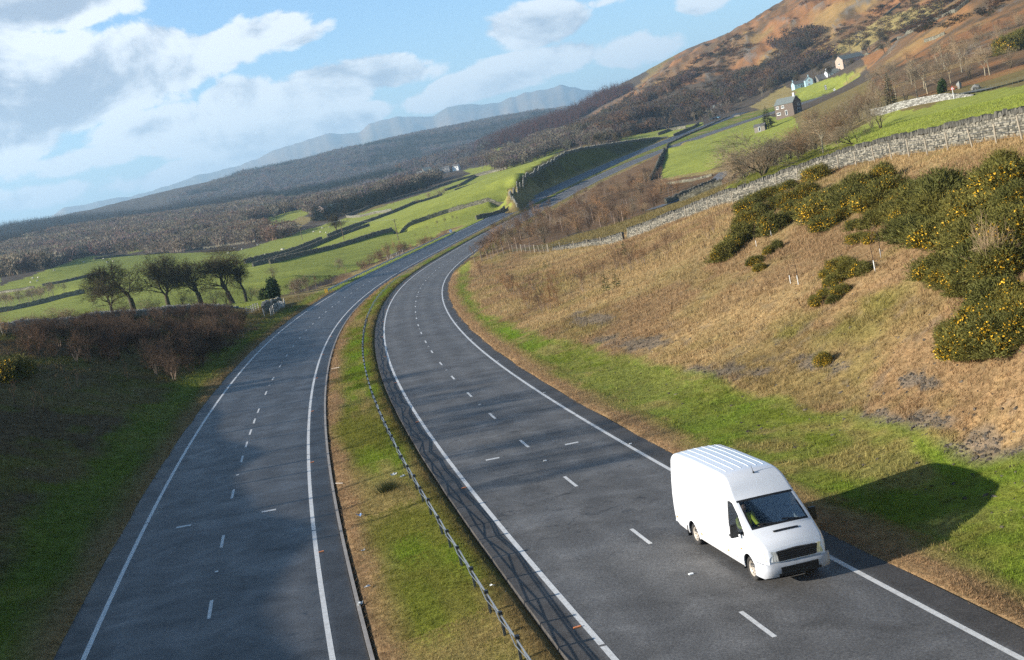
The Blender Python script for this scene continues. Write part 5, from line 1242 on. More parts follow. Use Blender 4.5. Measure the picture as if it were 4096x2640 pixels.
wall([at(x, y, d) for x, y, d in CUT_L], 'long curved wall with pale coping along the crest of the far shaded cutting', 1.2, cmat=M_COPEP)
wall(hp([(2070, 808), (2110, 790), (2020, 840), (1960, 868), (1905, 880)][2:], dmin=300), 'low wall end beside the road at the foot of the far cutting', 1.4)
C5 = (2300, 300, .33769)
wall(hp([(890, 1258), (960, 1140), (1005, 1020), (1030, 965), (1060, 900), (1105, 842), (1300, 748), (1500, 662), (1690, 573), (1840, 513), (1960, 502)], *C5, dmin=260), 'long wall curving round the triangular green field beside the far road', 1.5)
wall(hp([(1010, 1310), (1150, 1292), (1400, 1255), (1640, 1195)], *C5, dmin=240), 'ruined low wall below the triangular field', .7, cope=False)
wall(hp([(1080, 1537), (1200, 1487), (1400, 1402), (1530, 1342), (1680, 1287)], *C5, dmin=220), 'left wall of the sunken lane', 1.5)
wall(hp([(1250, 1560), (1400, 1500), (1530, 1452), (1640, 1397), (1760, 1357)], *C5, dmin=220), 'right wall of the sunken lane', 1.4)
wall(hp([(985, 718), (1110, 668), (1220, 645), (1320, 632)], *C5, dmin=500), 'short dark wall of the small upper field beyond the far cutting', 1.6)
wall(hp([(1170, 735), (1260, 695), (1380, 643), (1470, 585)], *C5, dmin=500), 'second dark wall of the small upper field, nearest the road', 1.6)
C6 = (3300, 0, .33769)
wall(hp([(330, 745), (500, 648), (700, 563), (860, 468), (1000, 398), (1200, 292), (1400, 202), (1550, 152), (1720, 22)], *C6, dmin=420), 'long wall climbing diagonally across the orange hill', 1.6, .9)
wall(hp([(730, 195), (900, 60)], *C6, dmin=420), 'short dark wall on the orange hill at the top of the photo', 1.5)
wall(hp([(1180, 500), (1300, 470), (1430, 405)], *C6, dmin=380), 'wall at the upper edge of the wood behind the railed lane', 1.4)
wall([at(x, y, d) for x, y, d in CREST_L], 'wall with pale coping along the crest of the shaded left bank', .85, .55, .6, cmat=M_COPEP)
wall(hp([(125, 560), (140, 540), (165, 520), (200, 505), (250, 492), (300, 482)], 1000, 1000, .45455, 180), 'short curved wall behind the white posts at the end of the left bank', 1.2, .5, .5, cmat=M_COPEP)

# the tall wall along the right slope: every stone laid
def laid_wall(P, label, h, w, mats, cmat, courses, ls, face_out, name='stone_wall', taper=None, clipz=None):
    Q = resample(P, .25); s = np.concatenate([[0], np.cumsum(np.hypot(*np.diff(Q[:, :2], axis=0).T))])
    root = empty(name, Q[len(Q)//2]); inv = np.array(root.location)
    mbs = [MB() for _ in mats]; core = MB()
    f = lambda t: np.array([np.interp(t, s, Q[:, i]) for i in range(3)])
    hh = lambda t: h if taper is None else h*np.interp(t/s[-1], *taper)
    t = 0
    while t < s[-1]-.5:
        a, b = f(t), f(min(t+1.5, s[-1])); m = (a+b)/2; dv = b-a; L = np.linalg.norm(dv[:2]); H_ = hh(t+.7)
        core.box(m-inv+np.array([0, 0, H_/2-.35]), (L+.02, w*.62, H_+.6), math.atan2(dv[1], dv[0])); t += 1.5
    for c in range(courses):
        t = rng.random()*.2
        while t < s[-1]:
            L = ls*rng.uniform(.55, 1.6)*(1.25-.5*c/courses); H_ = hh(t); ch = H_/courses
            if H_ < .15: t += L; continue
            p = f(min(t+L/2, s[-1])); d = f(min(t+L, s[-1]))-f(t); an = math.atan2(d[1], d[0])
            ww = w*(1-.28*c/courses)
            if c == 0: z0 = -.25; zh = ch+.25
            else: z0 = c*ch; zh = ch
            wob = .03*math.sin(t*.9+c)
            mbs[int(rng.integers(0, len(mats)))].box(p-inv+np.array([0, 0, z0+zh/2+wob+rng.normal()*.012]), (L*.95, ww+rng.normal()*.03, zh*rng.uniform(.82, .97)), an+rng.normal()*.02, rng.uniform(.88, .97), rx=rng.normal()*.03, ry=rng.normal()*.04)
            t += L
    core.build('core', plain('wall_gaps', (.05, .046, .04), .95), root)
    for m_, mt in zip(mbs, mats):
        if m_.n: m_.build('stonework', mt, root)
    if cmat:
        cp = MB(); t = 0
        while t < s[-1]:
            L = rng.uniform(.16, .42); p = f(t); d = f(min(t+.5, s[-1]))-f(max(t-.5, 0)); h_ = rng.uniform(.24, .46)
            cp.box(p-inv+np.array([0, 0, hh(t)+h_/2-.04]), (L*.8, w*.8*rng.uniform(.75, 1.2), h_), math.atan2(d[1], d[0])+rng.normal()*.15, rng.uniform(.55, .85), rx=rng.normal()*.1, ry=.3+rng.normal()*.16); t += L*.95
        cp.build('coping', cmat, root)
    return tag(root, label, 'wall')
WR = [at(x, y, d) for x, y, d in [(4700, 440, 52), (4300, 520, 64)]+WALL_R[:12]]
WRQ = resample(WR, 1.0); _t = np.gradient(WRQ[:, :2], axis=0); _t /= np.linalg.norm(_t, axis=1)[:, None]; WRN = np.stack([-_t[:, 1], _t[:, 0]], 1)
if (WRN[:, 0].mean() < 0): WRN = -WRN                   # pointing away from the road
back = WRQ.copy(); back[:, :2] += WRN*1.15; back[:, 2] = look(back[:, :2])
laid_wall(back, 'tall dry stone wall with leaning dark coping along the top of the right slope', 1.25, .62, M_BLOCK, M_COPE, 9, .36, -1)
# lower continuation towards the brow, partly fallen
W2 = [at(x, y, d) for x, y, d in WALL_R[11:15]]; W2 = np.array(W2); W2[:, :2] += np.array([.5, .9])
laid_wall(resample(W2, 1.0), 'low broken end of the right slope wall', .9, .55, M_BLOCK, M_COPE, 7, .36, -1, taper=([0, .5, 1], [1, .8, .35]))
# white retaining wall
RWt = [at(x, y, d) for x, y, d in ((3898, 378, 308.5), (3800, 397, 314), (3720, 412, 318), (3620, 430, 324), (3536, 447, 328), (3490, 462, 332))]
for p in RWt: p[2] = gh(p[0], p[1])
laid_wall(RWt, 'pale boulder retaining wall at the head of the green meadow', 2.0, .8, M_WHITEST, None, 6, .55, -1, taper=([0, .25, .8, 1], [.12, .8, 1, .9]))
tp = np.array(RWt[:5]); tp[:, :2] *= 1.006
wall(tp, 'thin dark wall on top of the pale retaining wall', .5, .4, .8, drape=False) if False else None

M_POST = plain('post_wood', (.31, .265, .195), .85, var=.3, scale=3, bump=.3); M_WIRE = plain('wire', (.22, .22, .22), .5, .7); M_POSTW = plain('post_pale', (.48, .45, .40), .8, var=.2, scale=3)
def post_fence(P, label, h=1.25, gap=4.0, wires=(.35, .75, 1.05), r=.055, mat=None, jitter=.05, name='wire_fence', drape=True, rails=None, cat='fence', pn='post'):
    mat = mat or M_POST; Q = resample(P, gap)
    if drape: Q[:, 2] = look(Q[:, :2])
    root = empty(name, Q[len(Q)//2]); inv = np.array(root.location); tops = []
    pm = MB(); pm.tube([(0, 0, -.4), (0, 0, h*.96), (0, 0, h)], [r, r*.95, r*.7], 7); me = pm.mesh(pn, mat)
    stuff = MB()
    d = np.hypot(Q[:, 0], Q[:, 1]); near = set(np.argsort(d)[:100].tolist())
    for i, q in enumerate(Q):
        tx, ty = rng.normal()*jitter, rng.normal()*jitter; sc = rng.uniform(.92, 1.1)
        if i in near:
            o = put(pn, me, root, q-inv); o.rotation_euler = (tx, ty, rng.random()*6); o.scale = (1, 1, sc)
        else: stuff.box(q-inv+np.array([0, 0, h/2-.1]), (r*1.7, r*1.7, h+.2))
        tops.append(q-inv)
    if stuff.n: tag(stuff.build(pn+'s', mat, root), kind='stuff')
    T_ = np.array(tops); w = MB()
    for z in wires: w.tube(T_+np.array([0, 0, z]), .009 if rails is None else rails, 4)
    w.build('wire' if rails is None else 'rail', M_WIRE if rails is None else mat, root)
    return tag(root, label, cat)
FR = [at(x, y, d) for x, y, d in [(4700, 440, 52), (4300, 520, 64)]+WALL_R]
post_fence(FR, 'long post and wire fence in front of the right slope wall', 1.35, 4.6, (.3, .6, .9, 1.2), .062, jitter=.06)
post_fence([at(x, y, d) for x, y, d in [(2195, 1008, 197), (2052, 1008, 208)]], 'close-set posts with netting where the right wall ends at the brow', 1.3, 1.55, (.2, .4, .6, .8, 1.0, 1.2), .055)
post_fence(hp([(130, 585), (180, 583), (215, 560), (260, 525), (310, 482)], 1000, 1000, .45455, 170), 'short row of white posts at the end of the shaded left bank', 1.2, 1.5, (.4, .8, 1.1), .07, M_POSTW)
Q_ = [at(x, y, d) for x, y, d in CUT_L[2:]]; Q_ = np.array(Q_); Q_[:, :2] *= .9965
post_fence(Q_, 'fence of pale posts in front of the curved cutting wall', 1.35, 4.0, (.5, 1.0), .05, M_POST)
Q_ = np.array([at(x, y, d) for x, y, d in CREST_L]); Q_[:, :2] *= .994
post_fence(Q_, 'thin post and wire fence before the wall on the shaded left bank', 1.2, 4.2, (.4, .8, 1.1), .05, M_POST)
post_fence([lpt(s, -3.65-8.5)[0] for s in (290, 296, 302, 308, 312)], 'wooden rail fence sticking up behind the guard rail', 1.3, 2.0, (.5, .85, 1.2), .07, M_POSTW, rails=.045, name='rail_fence')
post_fence(hp([(-20, 590), (20, 560), (60, 535), (100, 525)], 1000, 1000, .45455, 180), 'grey field gate and rails at the bend left of the white posts', 1.2, 2.2, (.3, .6, .9, 1.15), .06, M_POSTW, rails=.04, name='rail_fence')
RL_ = [at(x, y, d) for x, y, d in ((3840, 390, 311), (3900, 377, 309), (4000, 358, 300), (4096, 340, 292), (4200, 318, 286))]
k_ = plain('railing_green', (.10, .12, .09), .6)
post_fence(RL_, 'dark estate railing along the lane on the right', 1.15, 2.2, (.25, .5, .75, 1.0, 1.15), .03, k_, .0, 'railing', rails=.018)
# stretch of scrub-side fence along the far road
post_fence([rpt(s, 3.65+8)[0] for s in np.arange(352, 520, 12)], 'thin fence between the far road and the scrubby hollow', 1.2, 3.2, (.4, .8, 1.1), .05, M_POST)

# ------------------------------------------------------------------ wire rope barrier in the central reserve
BO = lambda s: float(np.interp(s, [0, 100, 240, 420, 700], [1.95, 2.05, 2.9, 2.4, 2.2]))
def med_pt(s):
    p, h = rpt(s, -3.65-BO(s)); j = ((MED_ROWS[:, :, :2]-p[:2])**2).sum(2); a, b = np.unravel_index(j.argmin(), j.shape)
    p[2] = MED_ROWS[a, b, 2]; return p, h
M_STEEL = plain('galvanised', (.40, .42, .43), .42, .75, .12); M_POSTG = plain('barrier_post', (.16, .175, .18), .5, .5); M_CAP = plain('black_cap', (.012, .012, .013), .45)
bar = empty('wire_rope_barrier', med_pt(0)[0]); binv = np.array(bar.location)
pmb = MB(); pmb.box((0, 0, .18), (.022, .09, .85)); pmb.box((.022, .04, .18), (.045, .016, .85)); pmb.box((-.022, -.04, .18), (.045, .016, .85)); PM = pmb.mesh('post', M_POSTG)
cmb = MB(); cmb.box((0, 0, .615), (.115, .14, .08), taper=.9); CM = cmb.mesh('cap', M_CAP)
ss = -9.0; spots = []
while ss < 690:
    spots.append(ss); ss += rng.choice([2.4, 2.4, 2.4, 2.4, 3.0, 1.9, 2.4]) if ss < 60 else (2.4 if ss < 260 else 3.2)
far = MB(); ropes = [[], [], [], []]; nn_ = 0
for i, s in enumerate(spots):
    p, h = med_pt(s); q = p-binv; n = np.array([math.cos(h), -math.sin(h), 0])
    if project(p+np.array([0, 0, .7]))[0][1] < 2640 and nn_ < 50:
        o = put('post', PM, bar, q, -h); put('cap', CM, o); nn_ += 1
        o.rotation_euler = (rng.normal()*.03, rng.normal()*.03, -h)
    else: far.box(q+np.array([0, 0, .18]), (.05, .09, .85), -h)
    sg = 1 if i % 2 else -1
    for k_, (z, off_) in enumerate(((.575, .006), (.55, -.006), (.455, .062*sg), (.42, -.062*sg))): ropes[k_].append(q+n*off_+np.array([0, 0, z]))
tag(far.build('distant_posts', M_POSTG, bar), kind='stuff')
for k_ in range(4):
    m = MB(); m.tube(ropes[k_], .0125, 5); m.build('wire_rope', M_STEEL, bar)
tag(bar, 'wire rope safety barrier with black-capped posts down the central reserve', 'barrier')
# ------------------------------------------------------------------ guard rail on the left verge
gr = empty('guard_rail', lpt(178, -3.65-1.9)[0]); ginv = np.array(gr.location)
gp = MB(); gp.box((0, 0, .2), (.11, .06, 1.05)); GP = gp.mesh('post', M_POSTG); rp = []
for i, s in enumerate(np.arange(178, 356, 3.2)):
    f = min(1, max(0, (354-s)/14)); o_ = -3.65-1.7
    p, h = lpt(s, o_); p[2] = ground_raw(p[None, :2])[0]-ginv[2]; q = np.array([p[0]-ginv[0], p[1]-ginv[1], p[2]])
    if i % 1 == 0 and f > .25 and i < 96: put('post', GP, gr, q, -h)
    rp.append(q+np.array([0, 0, .10+.52*f])+np.array([math.cos(h), -math.sin(h), 0])*.08)
rp = np.array(rp); t = np.gradient(rp[:, :2], axis=0); t /= np.linalg.norm(t, axis=1)[:, None]; n = np.stack([t[:, 1], -t[:, 0]], 1)
prof = [(0, -.155), (.05, -.12), (.05, -.05), (0, -.02), (0, .02), (.05, .05), (.05, .12), (0, .155), (-.012, .155), (-.012, -.155)]
rows = [np.stack([rp[:, 0]+n[:, 0]*a, rp[:, 1]+n[:, 1]*a, rp[:, 2]+z], 1) for a, z in prof]
put('rail', ribbon('rail', rows, M_STEEL), gr)
k = NT('hazard_stripes'); v = k.coords('Object'); w_ = k.N.new('ShaderNodeTexWave'); w_.inputs['Scale'].default_value = 2.4; w_.bands_direction = 'DIAGONAL'; k.L.new(v, w_.inputs['Vector'])
k.set(Base_Color=k.ramp(w_.outputs[1], [(.49, (.012, .012, .012)), (.51, (.80, .48, .02))], 'CONSTANT'), Roughness=.5)
p = rp[0]; e = MB(); e.box((p[0], p[1]-.25, p[2]+.02), (.62, .06, .72), -.1); e.box((p[0], p[1]-.20, p[2]-.45), (.08, .05, .5)); e.build('end_marker', k.m, gr)
tag(gr, 'steel guard rail with a yellow and black striped end on the left verge', 'guard rail')
# marker post and blue sign
def post_sign(name, X, h, label, face=None, cat='sign', r=.04, col=(.6, .6, .58), az=0):
    root = empty(name, X, az); m = MB(); m.tube([(0, 0, -.3), (0, 0, h)], r, 8); m.build('post', plain('sign_post', col, .5), root)
    if face: face(root, h)
    return tag(root, label, cat)
M_WHITE = plain('sign_white', (.78, .78, .76), .4, var=.04); M_BLUE = plain('sign_blue', (.02, .12, .42), .4, var=.05); M_RED = plain('sign_red', (.55, .02, .02), .4, var=.05); M_BLACK = plain('sign_black', (.012, .012, .012), .5); M_GREYB = plain('sign_back', (.25, .26, .26), .5, .4)
def disc(r0, y0, y1, z, n=28, cx=0):
    return [(cx+r0*math.cos(a), z+r0*math.sin(a)) for a in np.linspace(0, 2*math.pi, n, endpoint=False)], y0, y1
def blue_face(root, h):
    m = MB(); m.prism(*disc(.46, -.05, -.02, h)); m.build('rim', M_WHITE, root)
    m = MB(); m.prism(*disc(.41, -.056, -.051, h)); m.build('face', M_BLUE, root)
    m = MB(); m.prism([(-.28, h-.18), (-.28, h+.08), (-.16, h-.02), (.22, h+.26), (.28, h+.18), (-.08, h-.10), (.04, h-.18)], -.064, -.058); m.build('arrow', M_WHITE, root)
X = hit(1806, 942, 300); post_sign('round_sign', X, 1.5, 'blue round sign with a white arrow behind the guard rail', blue_face, az=0)
p, h_ = lpt(507, -3.65-2.2); p[2] = ground_raw(p[None, :2])[0]; m = MB(); m.box((0, 0, .45), (.16, .16, 1.5), taper=.85); o = m.build('marker_post', M_WHITE, None, p); tag(o, 'white marker post on the left verge of the far road', 'post')
def warn_face(root, h):
    tri = lambda r, cz: [(r*math.sin(a), cz+r*math.cos(a)) for a in (0, 2*math.pi/3, 4*math.pi/3)][::-1]
    m = MB(); m.prism(tri(.62, h+.05), -.05, -.03); m.build('border', M_RED, root)
    m = MB(); m.prism(tri(.40, h+.05), -.056, -.051); m.build('face', M_WHITE, root)
    m = MB(); m.box((0, -.062, h+.02), (.07, .008, .34)); m.box((.07, -.062, h+.06), (.14, .008, .06), ry=-.6); m.build('symbol', M_BLACK, root)
X = at(3815, 391, 312); X[2] = gh(X[0], X[1]); post_sign('warning_sign', X, 2.5, 'triangular warning sign on a white post above the retaining wall', warn_face, r=.07, col=(.72, .72, .70), az=-.3)
def chev_face(root, h):
    m = MB(); m.box((0, -.05, h-1.1), (1.3, .04, 3.2)); m.build('board', M_BLACK, root)
    m = MB()
    for z in (-2.1, -1.1, -.1): m.prism([(-.6, h+z-.35), (0, h+z+.15), (.6, h+z-.35), (.6, h+z), (0, h+z+.5), (-.6, h+z)], -.08, -.072)
    m.build('chevrons', M_WHITE, root)
X = onD(1930, 226, 790); post_sign('chevron_board', X, 3.6, 'black and white chevron board at the junction below the farm', chev_face, az=-.2)
def limit_face(root, h):
    m = MB(); m.prism(*disc(.62, -.05, -.02, h)); m.build('face', M_WHITE, root); m = MB(); m.box((0, -.057, h), (1.2, .008, .26), ry=.8); m.build('bar', M_BLACK, root)
X = onD(1951, 236, 700); post_sign('round_sign', X, 2.2, 'white round sign with a black diagonal bar near the chevron board', limit_face, r=.05, az=-.2)

# ------------------------------------------------------------------ telegraph poles and lines
M_POLE = plain('pole_wood', (.13, .085, .06), .85, var=.25, scale=2)
POLE = []
for (px, py, h, cr, lb) in ((1594, 960, 7.6, 1, 'telegraph pole with a cross-arm in the nearest meadow'), (1377, 962, 8.0, 0, 'telegraph pole right of the oak'), (1210, 960, 7.6, 0, 'pale telegraph pole left of the oak'), (1099, 958, 7.8, 1, 'leaning telegraph pole farthest left in the line')):
    X = hit(px, py, 380); o = empty('telegraph_pole', X); m = MB(); m.tube([(0, 0, -.6), (.05, 0, h)], [.15, .10], 8); m.build('pole', M_POLE, o)
    if cr: 
        m = MB(); m.box((.05, 0, h-.35), (1.9, .1, .12), .3); m.box((.05, 0, h-.9), (1.2, .1, .10), .3); m.build('cross_arm', M_POLE, o)
    m = MB()
    for dx in (-.7, 0, .7): m.tube([(dx*.6, 0, h-.02 if not cr else h-.28), (dx*.6, 0, h+.14 if not cr else h-.1)], .045, 6)
    m.build('insulators', M_WHITE, o); POLE.append(X+np.array([0, 0, h])); tag(o, lb, 'pole', 'telegraph poles across the meadows')
m = MB()
for a, b in zip(POLE[:-1], POLE[1:]):
    for dz in (-.15, .05): m.tube([a*(1-f)+b*f+np.array([0, 0, dz-6*f*(1-f)*.35]) for f in np.linspace(0, 1, 9)], .018, 3)
tag(m.build('telegraph_wires', M_WIRE), 'thin sagging wires strung between the telegraph poles', 'wires')
for x, y, d, h, lb in ((1985, 245, 760, 8, 'wooden pole at the junction below the farm'), (2315, 45, 470, 8, 'pale pole high in the wood at the upper right'),):
    X = onD(x, y, d); o = empty('telegraph_pole', X); m = MB(); m.tube([(0, 0, -.6), (0, 0, h)], [.14, .10], 8); m.build('pole', M_POLE, o); m = MB(); m.box((0, 0, h-.3), (1.4, .1, .1)); m.build('cross_arm', M_POLE, o); tag(o, lb, 'pole')

# ------------------------------------------------------------------ sheep
wool = plain('fleece', (.52, .48, .39), .95, var=.15, scale=9, bump=.6); dark = plain('sheep_face', (.10, .085, .07), .9)
def sheep_mesh():
    m = MB(); n = 12
    xs = [-.56, -.52, -.38, -.15, .1, .32, .47, .53]; rs = [.05, .20, .30, .33, .33, .30, .20, .06]; zz = [.58, .58, .60, .60, .60, .61, .63, .64]
    m.tube([(x, 0, z) for x, z in zip(xs, zz)], rs, n)
    m.tube([(.45, 0, .68), (.60, 0, .74), (.66, 0, .70)], [.14, .12, .09], 8)
    for x in (-.34, .34):
        for y in (-.15, .15): m.tube([(x, y, .42), (x+.02, y, .2), (x, y, -.03)], [.07, .045, .04], 6)
    m.tube([(.62, 0, .75), (.72, 0, .70), (.84, 0, .60)], [.105, .10, .055], 8)
    for y in (-1, 1): m.tube([(.66, y*.08, .78), (.62, y*.20, .76)], [.04, .015], 5)
    m.tube([(-.54, 0, .62), (-.64, 0, .46)], [.05, .03], 6)
    return m.mesh('sheep', wool, smooth=True)
SH = sheep_mesh()
SP = [(CB, q) for q in ((783, 820), (508, 899), (310, 973), (358, 968), (352, 996), (288, 1013), (968, 790), (1035, 788), (1060, 813), (1003, 821), (733, 1098), (838, 1071))]+[(CA, q) for q in ((315, 915), (167, 958), (35, 995), (95, 948), (60, 961), (385, 1013), (545, 963), (560, 961), (675, 801), (762, 763), (850, 788), (915, 793), (932, 753), (968, 798), (1000, 743))]
for i, ((ox, oy, s_), (x, y)) in enumerate(SP):
    X = hit(ox+x*s_, oy+y*s_, 330); o = put('sheep', SH, None, X, rng.random()*6.28); o.scale = (.95,)*3
    far_ = (ox == 0); tag(o, 'white sheep grazing on the convex meadow at the far left' if far_ else 'white sheep grazing in the walled meadows around the oak', 'sheep', 'sheep on the far left meadow' if far_ else 'sheep around the oak')

# ------------------------------------------------------------------ houses
M_SLATE = plain('slate_roof', (.15, .17, .16), .7, var=.2, scale=2, bump=.2); M_SLATED = plain('slate_dark', (.12, .115, .11), .75, var=.2, scale=2); M_GLASS = plain('window_glass', (.03, .04, .05), .08, var=.1)
M_FRAME = plain('window_frame', (.75, .75, .73), .5, var=.03)
def house(name, label, X, az, w, l, eave, ridge, wallc, roofm, chim=(), wins=(), door=None, chimc=None, cat='house', over=.25):
    """gabled house; ridge along its local x (length l), gable width w; wins: (side, along, z, width, height) with side f/b = long sides, g/h = gable ends"""
    ca, sa = math.cos(az), math.sin(az); X = np.array(X, float)
    if X[1] < 1100: X[2] = max(gh(X[0]+ca*a_-sa*b_, X[1]+sa*a_+ca*b_) for a_ in (-l*.4, 0, l*.4) for b_ in (-w*.4, w*.4))-.2
    root = empty(name, X, az); wm = plain('house_wall', wallc, .85, var=.12, scale=1.2, bump=.2)
    m = MB(); m.prism([(-w/2, -4), (w/2, -4), (w/2, eave), (0, ridge), (-w/2, eave)], -l/2, l/2, 'x'); m.build('wall', wm, root)
    r = MB(); sl = math.atan2(ridge-eave, w/2); L = math.hypot(w/2, ridge-eave)+over
    for sg in (-1, 1):
        c = np.array([0, sg*(w/4+over*.5*math.cos(sl)), (eave+ridge)/2-over*.5*math.sin(sl)+.09]); r.box(c, (l+over*1.6, L, .14), rx=-sg*sl)
    rf = r.build('roof', roofm, root)
    for a in chim:
        c = MB(); c.box((a, 0, ridge+.35), (.8, .7, 1.7)); c.box((a, 0, ridge+1.24), (.92, .82, .12)); c.tube([(a-.18, 0, ridge+1.2), (a-.18, 0, ridge+1.6)], .12, 8); c.tube([(a+.18, 0, ridge+1.2), (a+.18, 0, ridge+1.6)], .12, 8)
        c.build('chimney', plain('chimney', chimc or wallc, .8), root)
    def opening(side, a, z, ww, hh, nm):
        f = MB(); g = MB()
        if side in 'fb': sg = -1 if side == 'f' else 1; P_ = lambda d, da, dz: (a+da, sg*(w/2+d), z+dz); S_ = lambda x, y, zz: (x, y, zz)
        else: sg = 1 if side == 'g' else -1; P_ = lambda d, da, dz: (sg*(l/2+d), a+da, z+dz); S_ = lambda x, y, zz: (y, x, zz)
        for da in (-ww/2, ww/2): f.box(P_(.03, da, 0), S_(.12, .10, hh+.12))
        for dz in (-hh/2, hh/2): f.box(P_(.03, 0, dz), S_(ww-.13, .10, .12))
        if nm == 'window': f.box(P_(.03, 0, 0), S_(.07, .09, hh-.13)); 
        g.box(P_(.015, 0, 0), S_(ww-.1, .04, hh-.1))
        if nm == 'window': f.box(P_(.08, 0, -hh/2-.1), S_(ww+.2, .2, .08))
        o = f.build(nm, M_FRAME, root); g.build('pane', M_GLASS, o)
    for sd, a, z, ww, hh in wins: opening(sd, a, z, ww, hh, 'window')
    if door: opening(*door, 'door')
    return tag(root, label, cat)
X = onD(1842, 271, 548)
house('house', 'brown rendered house with green slate roof and white chimney, beside the spruce', X, math.radians(-48), 6.6, 9.5, 5.0, 7.6, (.13, .098, .076), M_SLATE, (3.9,), (('g', 1.0, 3.9, 1.3, 1.2), ('g', .9, 1.2, 2.2, 1.7), ('f', -.5, 3.9, 1.3, 1.0), ('f', -3.2, 3.9, 1.2, 1.0), ('f', -3.0, 1.2, 1.8, 1.0)), ('f', .9, 1.1, 1.0, 2.1), (.75, .74, .72))
q = onD(1853, 276, 538)
X = onD(1868, 208, 905)
house('cottage', 'pale blue cottage with slate roof at the left end of the farm', X, math.radians(8), 6, 11, 3.4, 5.4, (.33, .46, .51), M_SLATED, (-5,), (('f', -2.5, 2.3, 1.2, .9), ('f', 1.5, 2.3, 1.2, .9)), ('f', -.5, 1.1, 1.0, 2.0))
X = onD(1888, 203, 897)
house('cottage', 'taller light blue gabled house joined to the blue cottage', X, math.radians(82), 5.4, 6, 4.6, 6.8, (.36, .50, .56), M_SLATED, (-2.5,), (('h', -.2, 4.3, 1.3, 1.1), ('h', .3, 1.5, 1.2, 1.2)))
X = onD(1919, 205, 897)
house('barn', 'grey stone barn with a big plain roof in the middle of the farm', X, math.radians(6), 8, 7.2, 3.6, 7.0, (.17, .155, .13), M_SLATED, (), (('f', 2.0, 1.3, 1.2, 1.4),), ('f', -1.6, 1.3, 1.6, 2.4), cat='barn')
X = onD(1945, 195, 897)
house('house', 'white farmhouse with a slate roof between the two barns', X, math.radians(7), 6.5, 9.2, 5.0, 7.2, (.52, .54, .57), M_SLATE, (-3.9,), (('f', -2.9, 3.8, 1.0, 1.2), ('f', .0, 3.8, 1.0, 1.2), ('f', 2.9, 3.8, 1.0, 1.2), ('f', -2.7, 1.3, 1.6, 1.3), ('f', 2.8, 1.3, 1.4, 1.3)), ('f', .4, 1.1, 1.1, 2.1), (.7, .7, .7))
X = onD(1990, 186, 905)
house('barn', 'long barn with a pinkish gable at the right end of the farm', X, math.radians(20), 8.5, 19, 4.6, 7.6, (.40, .30, .23), M_SLATE, (), (('h', 0, 2.0, 1.8, 1.2),), ('f', 4, 1.4, 2.2, 2.6), cat='barn')
X = onD(1677, 263, 948)
house('cottage', 'small dark cottage with a pale roof below the wood', X, math.radians(-40), 7, 9, 3.4, 6.4, (.14, .12, .11), M_SLATE, (2.5,), (('g', 0, 2.0, 1.2, 1.2), ('f', -2, 1.6, 1.2, 1.0)))
X = onD(1693, 257, 965)
house('shed', 'little grey outbuilding beside the small dark cottage', X, math.radians(-40), 4, 5, 2.2, 3.4, (.22, .2, .18), M_SLATED, (), (('g', 0, 1.3, 1.0, .9),), cat='shed')
X = onD(1772, 287, 505)
house('shed', 'small stone shed at the corner of the triangular field', X, math.radians(-30), 3, 4.5, 2.0, 2.9, (.22, .19, .15), M_SLATED, (), (), ('f', 0, .9, .8, 1.7), cat='shed')
VILL = (((1782, 296), 9, 6, (.66, .65, .62), 'white cottage lowest in the far village', 0), ((1890, 262), 12, 8, (.24, .17, .13), 'tall brown house in the far village', 1), ((1942, 235), 11, 9, (.23, .2, .17), 'dark stone house with a conifer in the far village', 1), ((1990, 228), 16, 6, (.30, .29, .27), 'long grey roofed building in the far village', 0), ((2032, 238), 9, 6, (.30, .22, .17), 'small brown house at the right of the far village', 0), ((2100, 198), 14, 5, (.26, .24, .22), 'low grey building above the far village', 0), ((2212, 183), 8, 6, (.74, .73, .70), 'bright white house farthest right beyond the village', 0))
for (x, y), l, hgt, c_, lb, ch in VILL:
    a, e = azel(900+x*.4184, 600+y*.4184); d = 1480; X = np.array([d*math.sin(a), d*math.cos(a), d*e])
    house('house', lb, X, rng.uniform(-.5, .5), 7, l, hgt*.6, hgt, c_, M_SLATE if ch else M_SLATED, (l*.3,) if ch else (), (('f', -l*.25, hgt*.35, 1.2, 1.2), ('f', l*.22, hgt*.35, 1.2, 1.2)))
for (x, y), l, lb in (((303, 857), 12, 'long white mobile home at the edge of the left meadow'), ((195, 875), 9, 'low pale green caravan half hidden by trees on the left'), ((405, 838), 5, 'small white hut right of the long white mobile home')):
    X = hit(900+x*.4184, 600+y*.4184, 380); house('mobile_home', lb, X, .1, 4, l, 2.4, 3.0, (.62, .68, .66), M_SLATED, (), (('f', -l*.25, 1.5, 1.4, .8), ('f', l*.2, 1.5, 1.4, .8)), cat='hut')
X = hit(900+938*.4184, 600+605*.4184, 600); house('house', 'pinkish house half hidden by the dark evergreens', X, 1.2, 6, 7, 4, 6, (.45, .33, .27), M_SLATED, (), (('h', 0, 3, 1.2, 1.2),))
X = hit(900+1055*.4184, 600+570*.4184, 600); house('house', 'grey roofed house among the dark evergreens', X, .2, 7, 11, 3, 5, (.3, .32, .3), M_SLATE, (), (('f', 0, 1.6, 1.5, 1.1),))

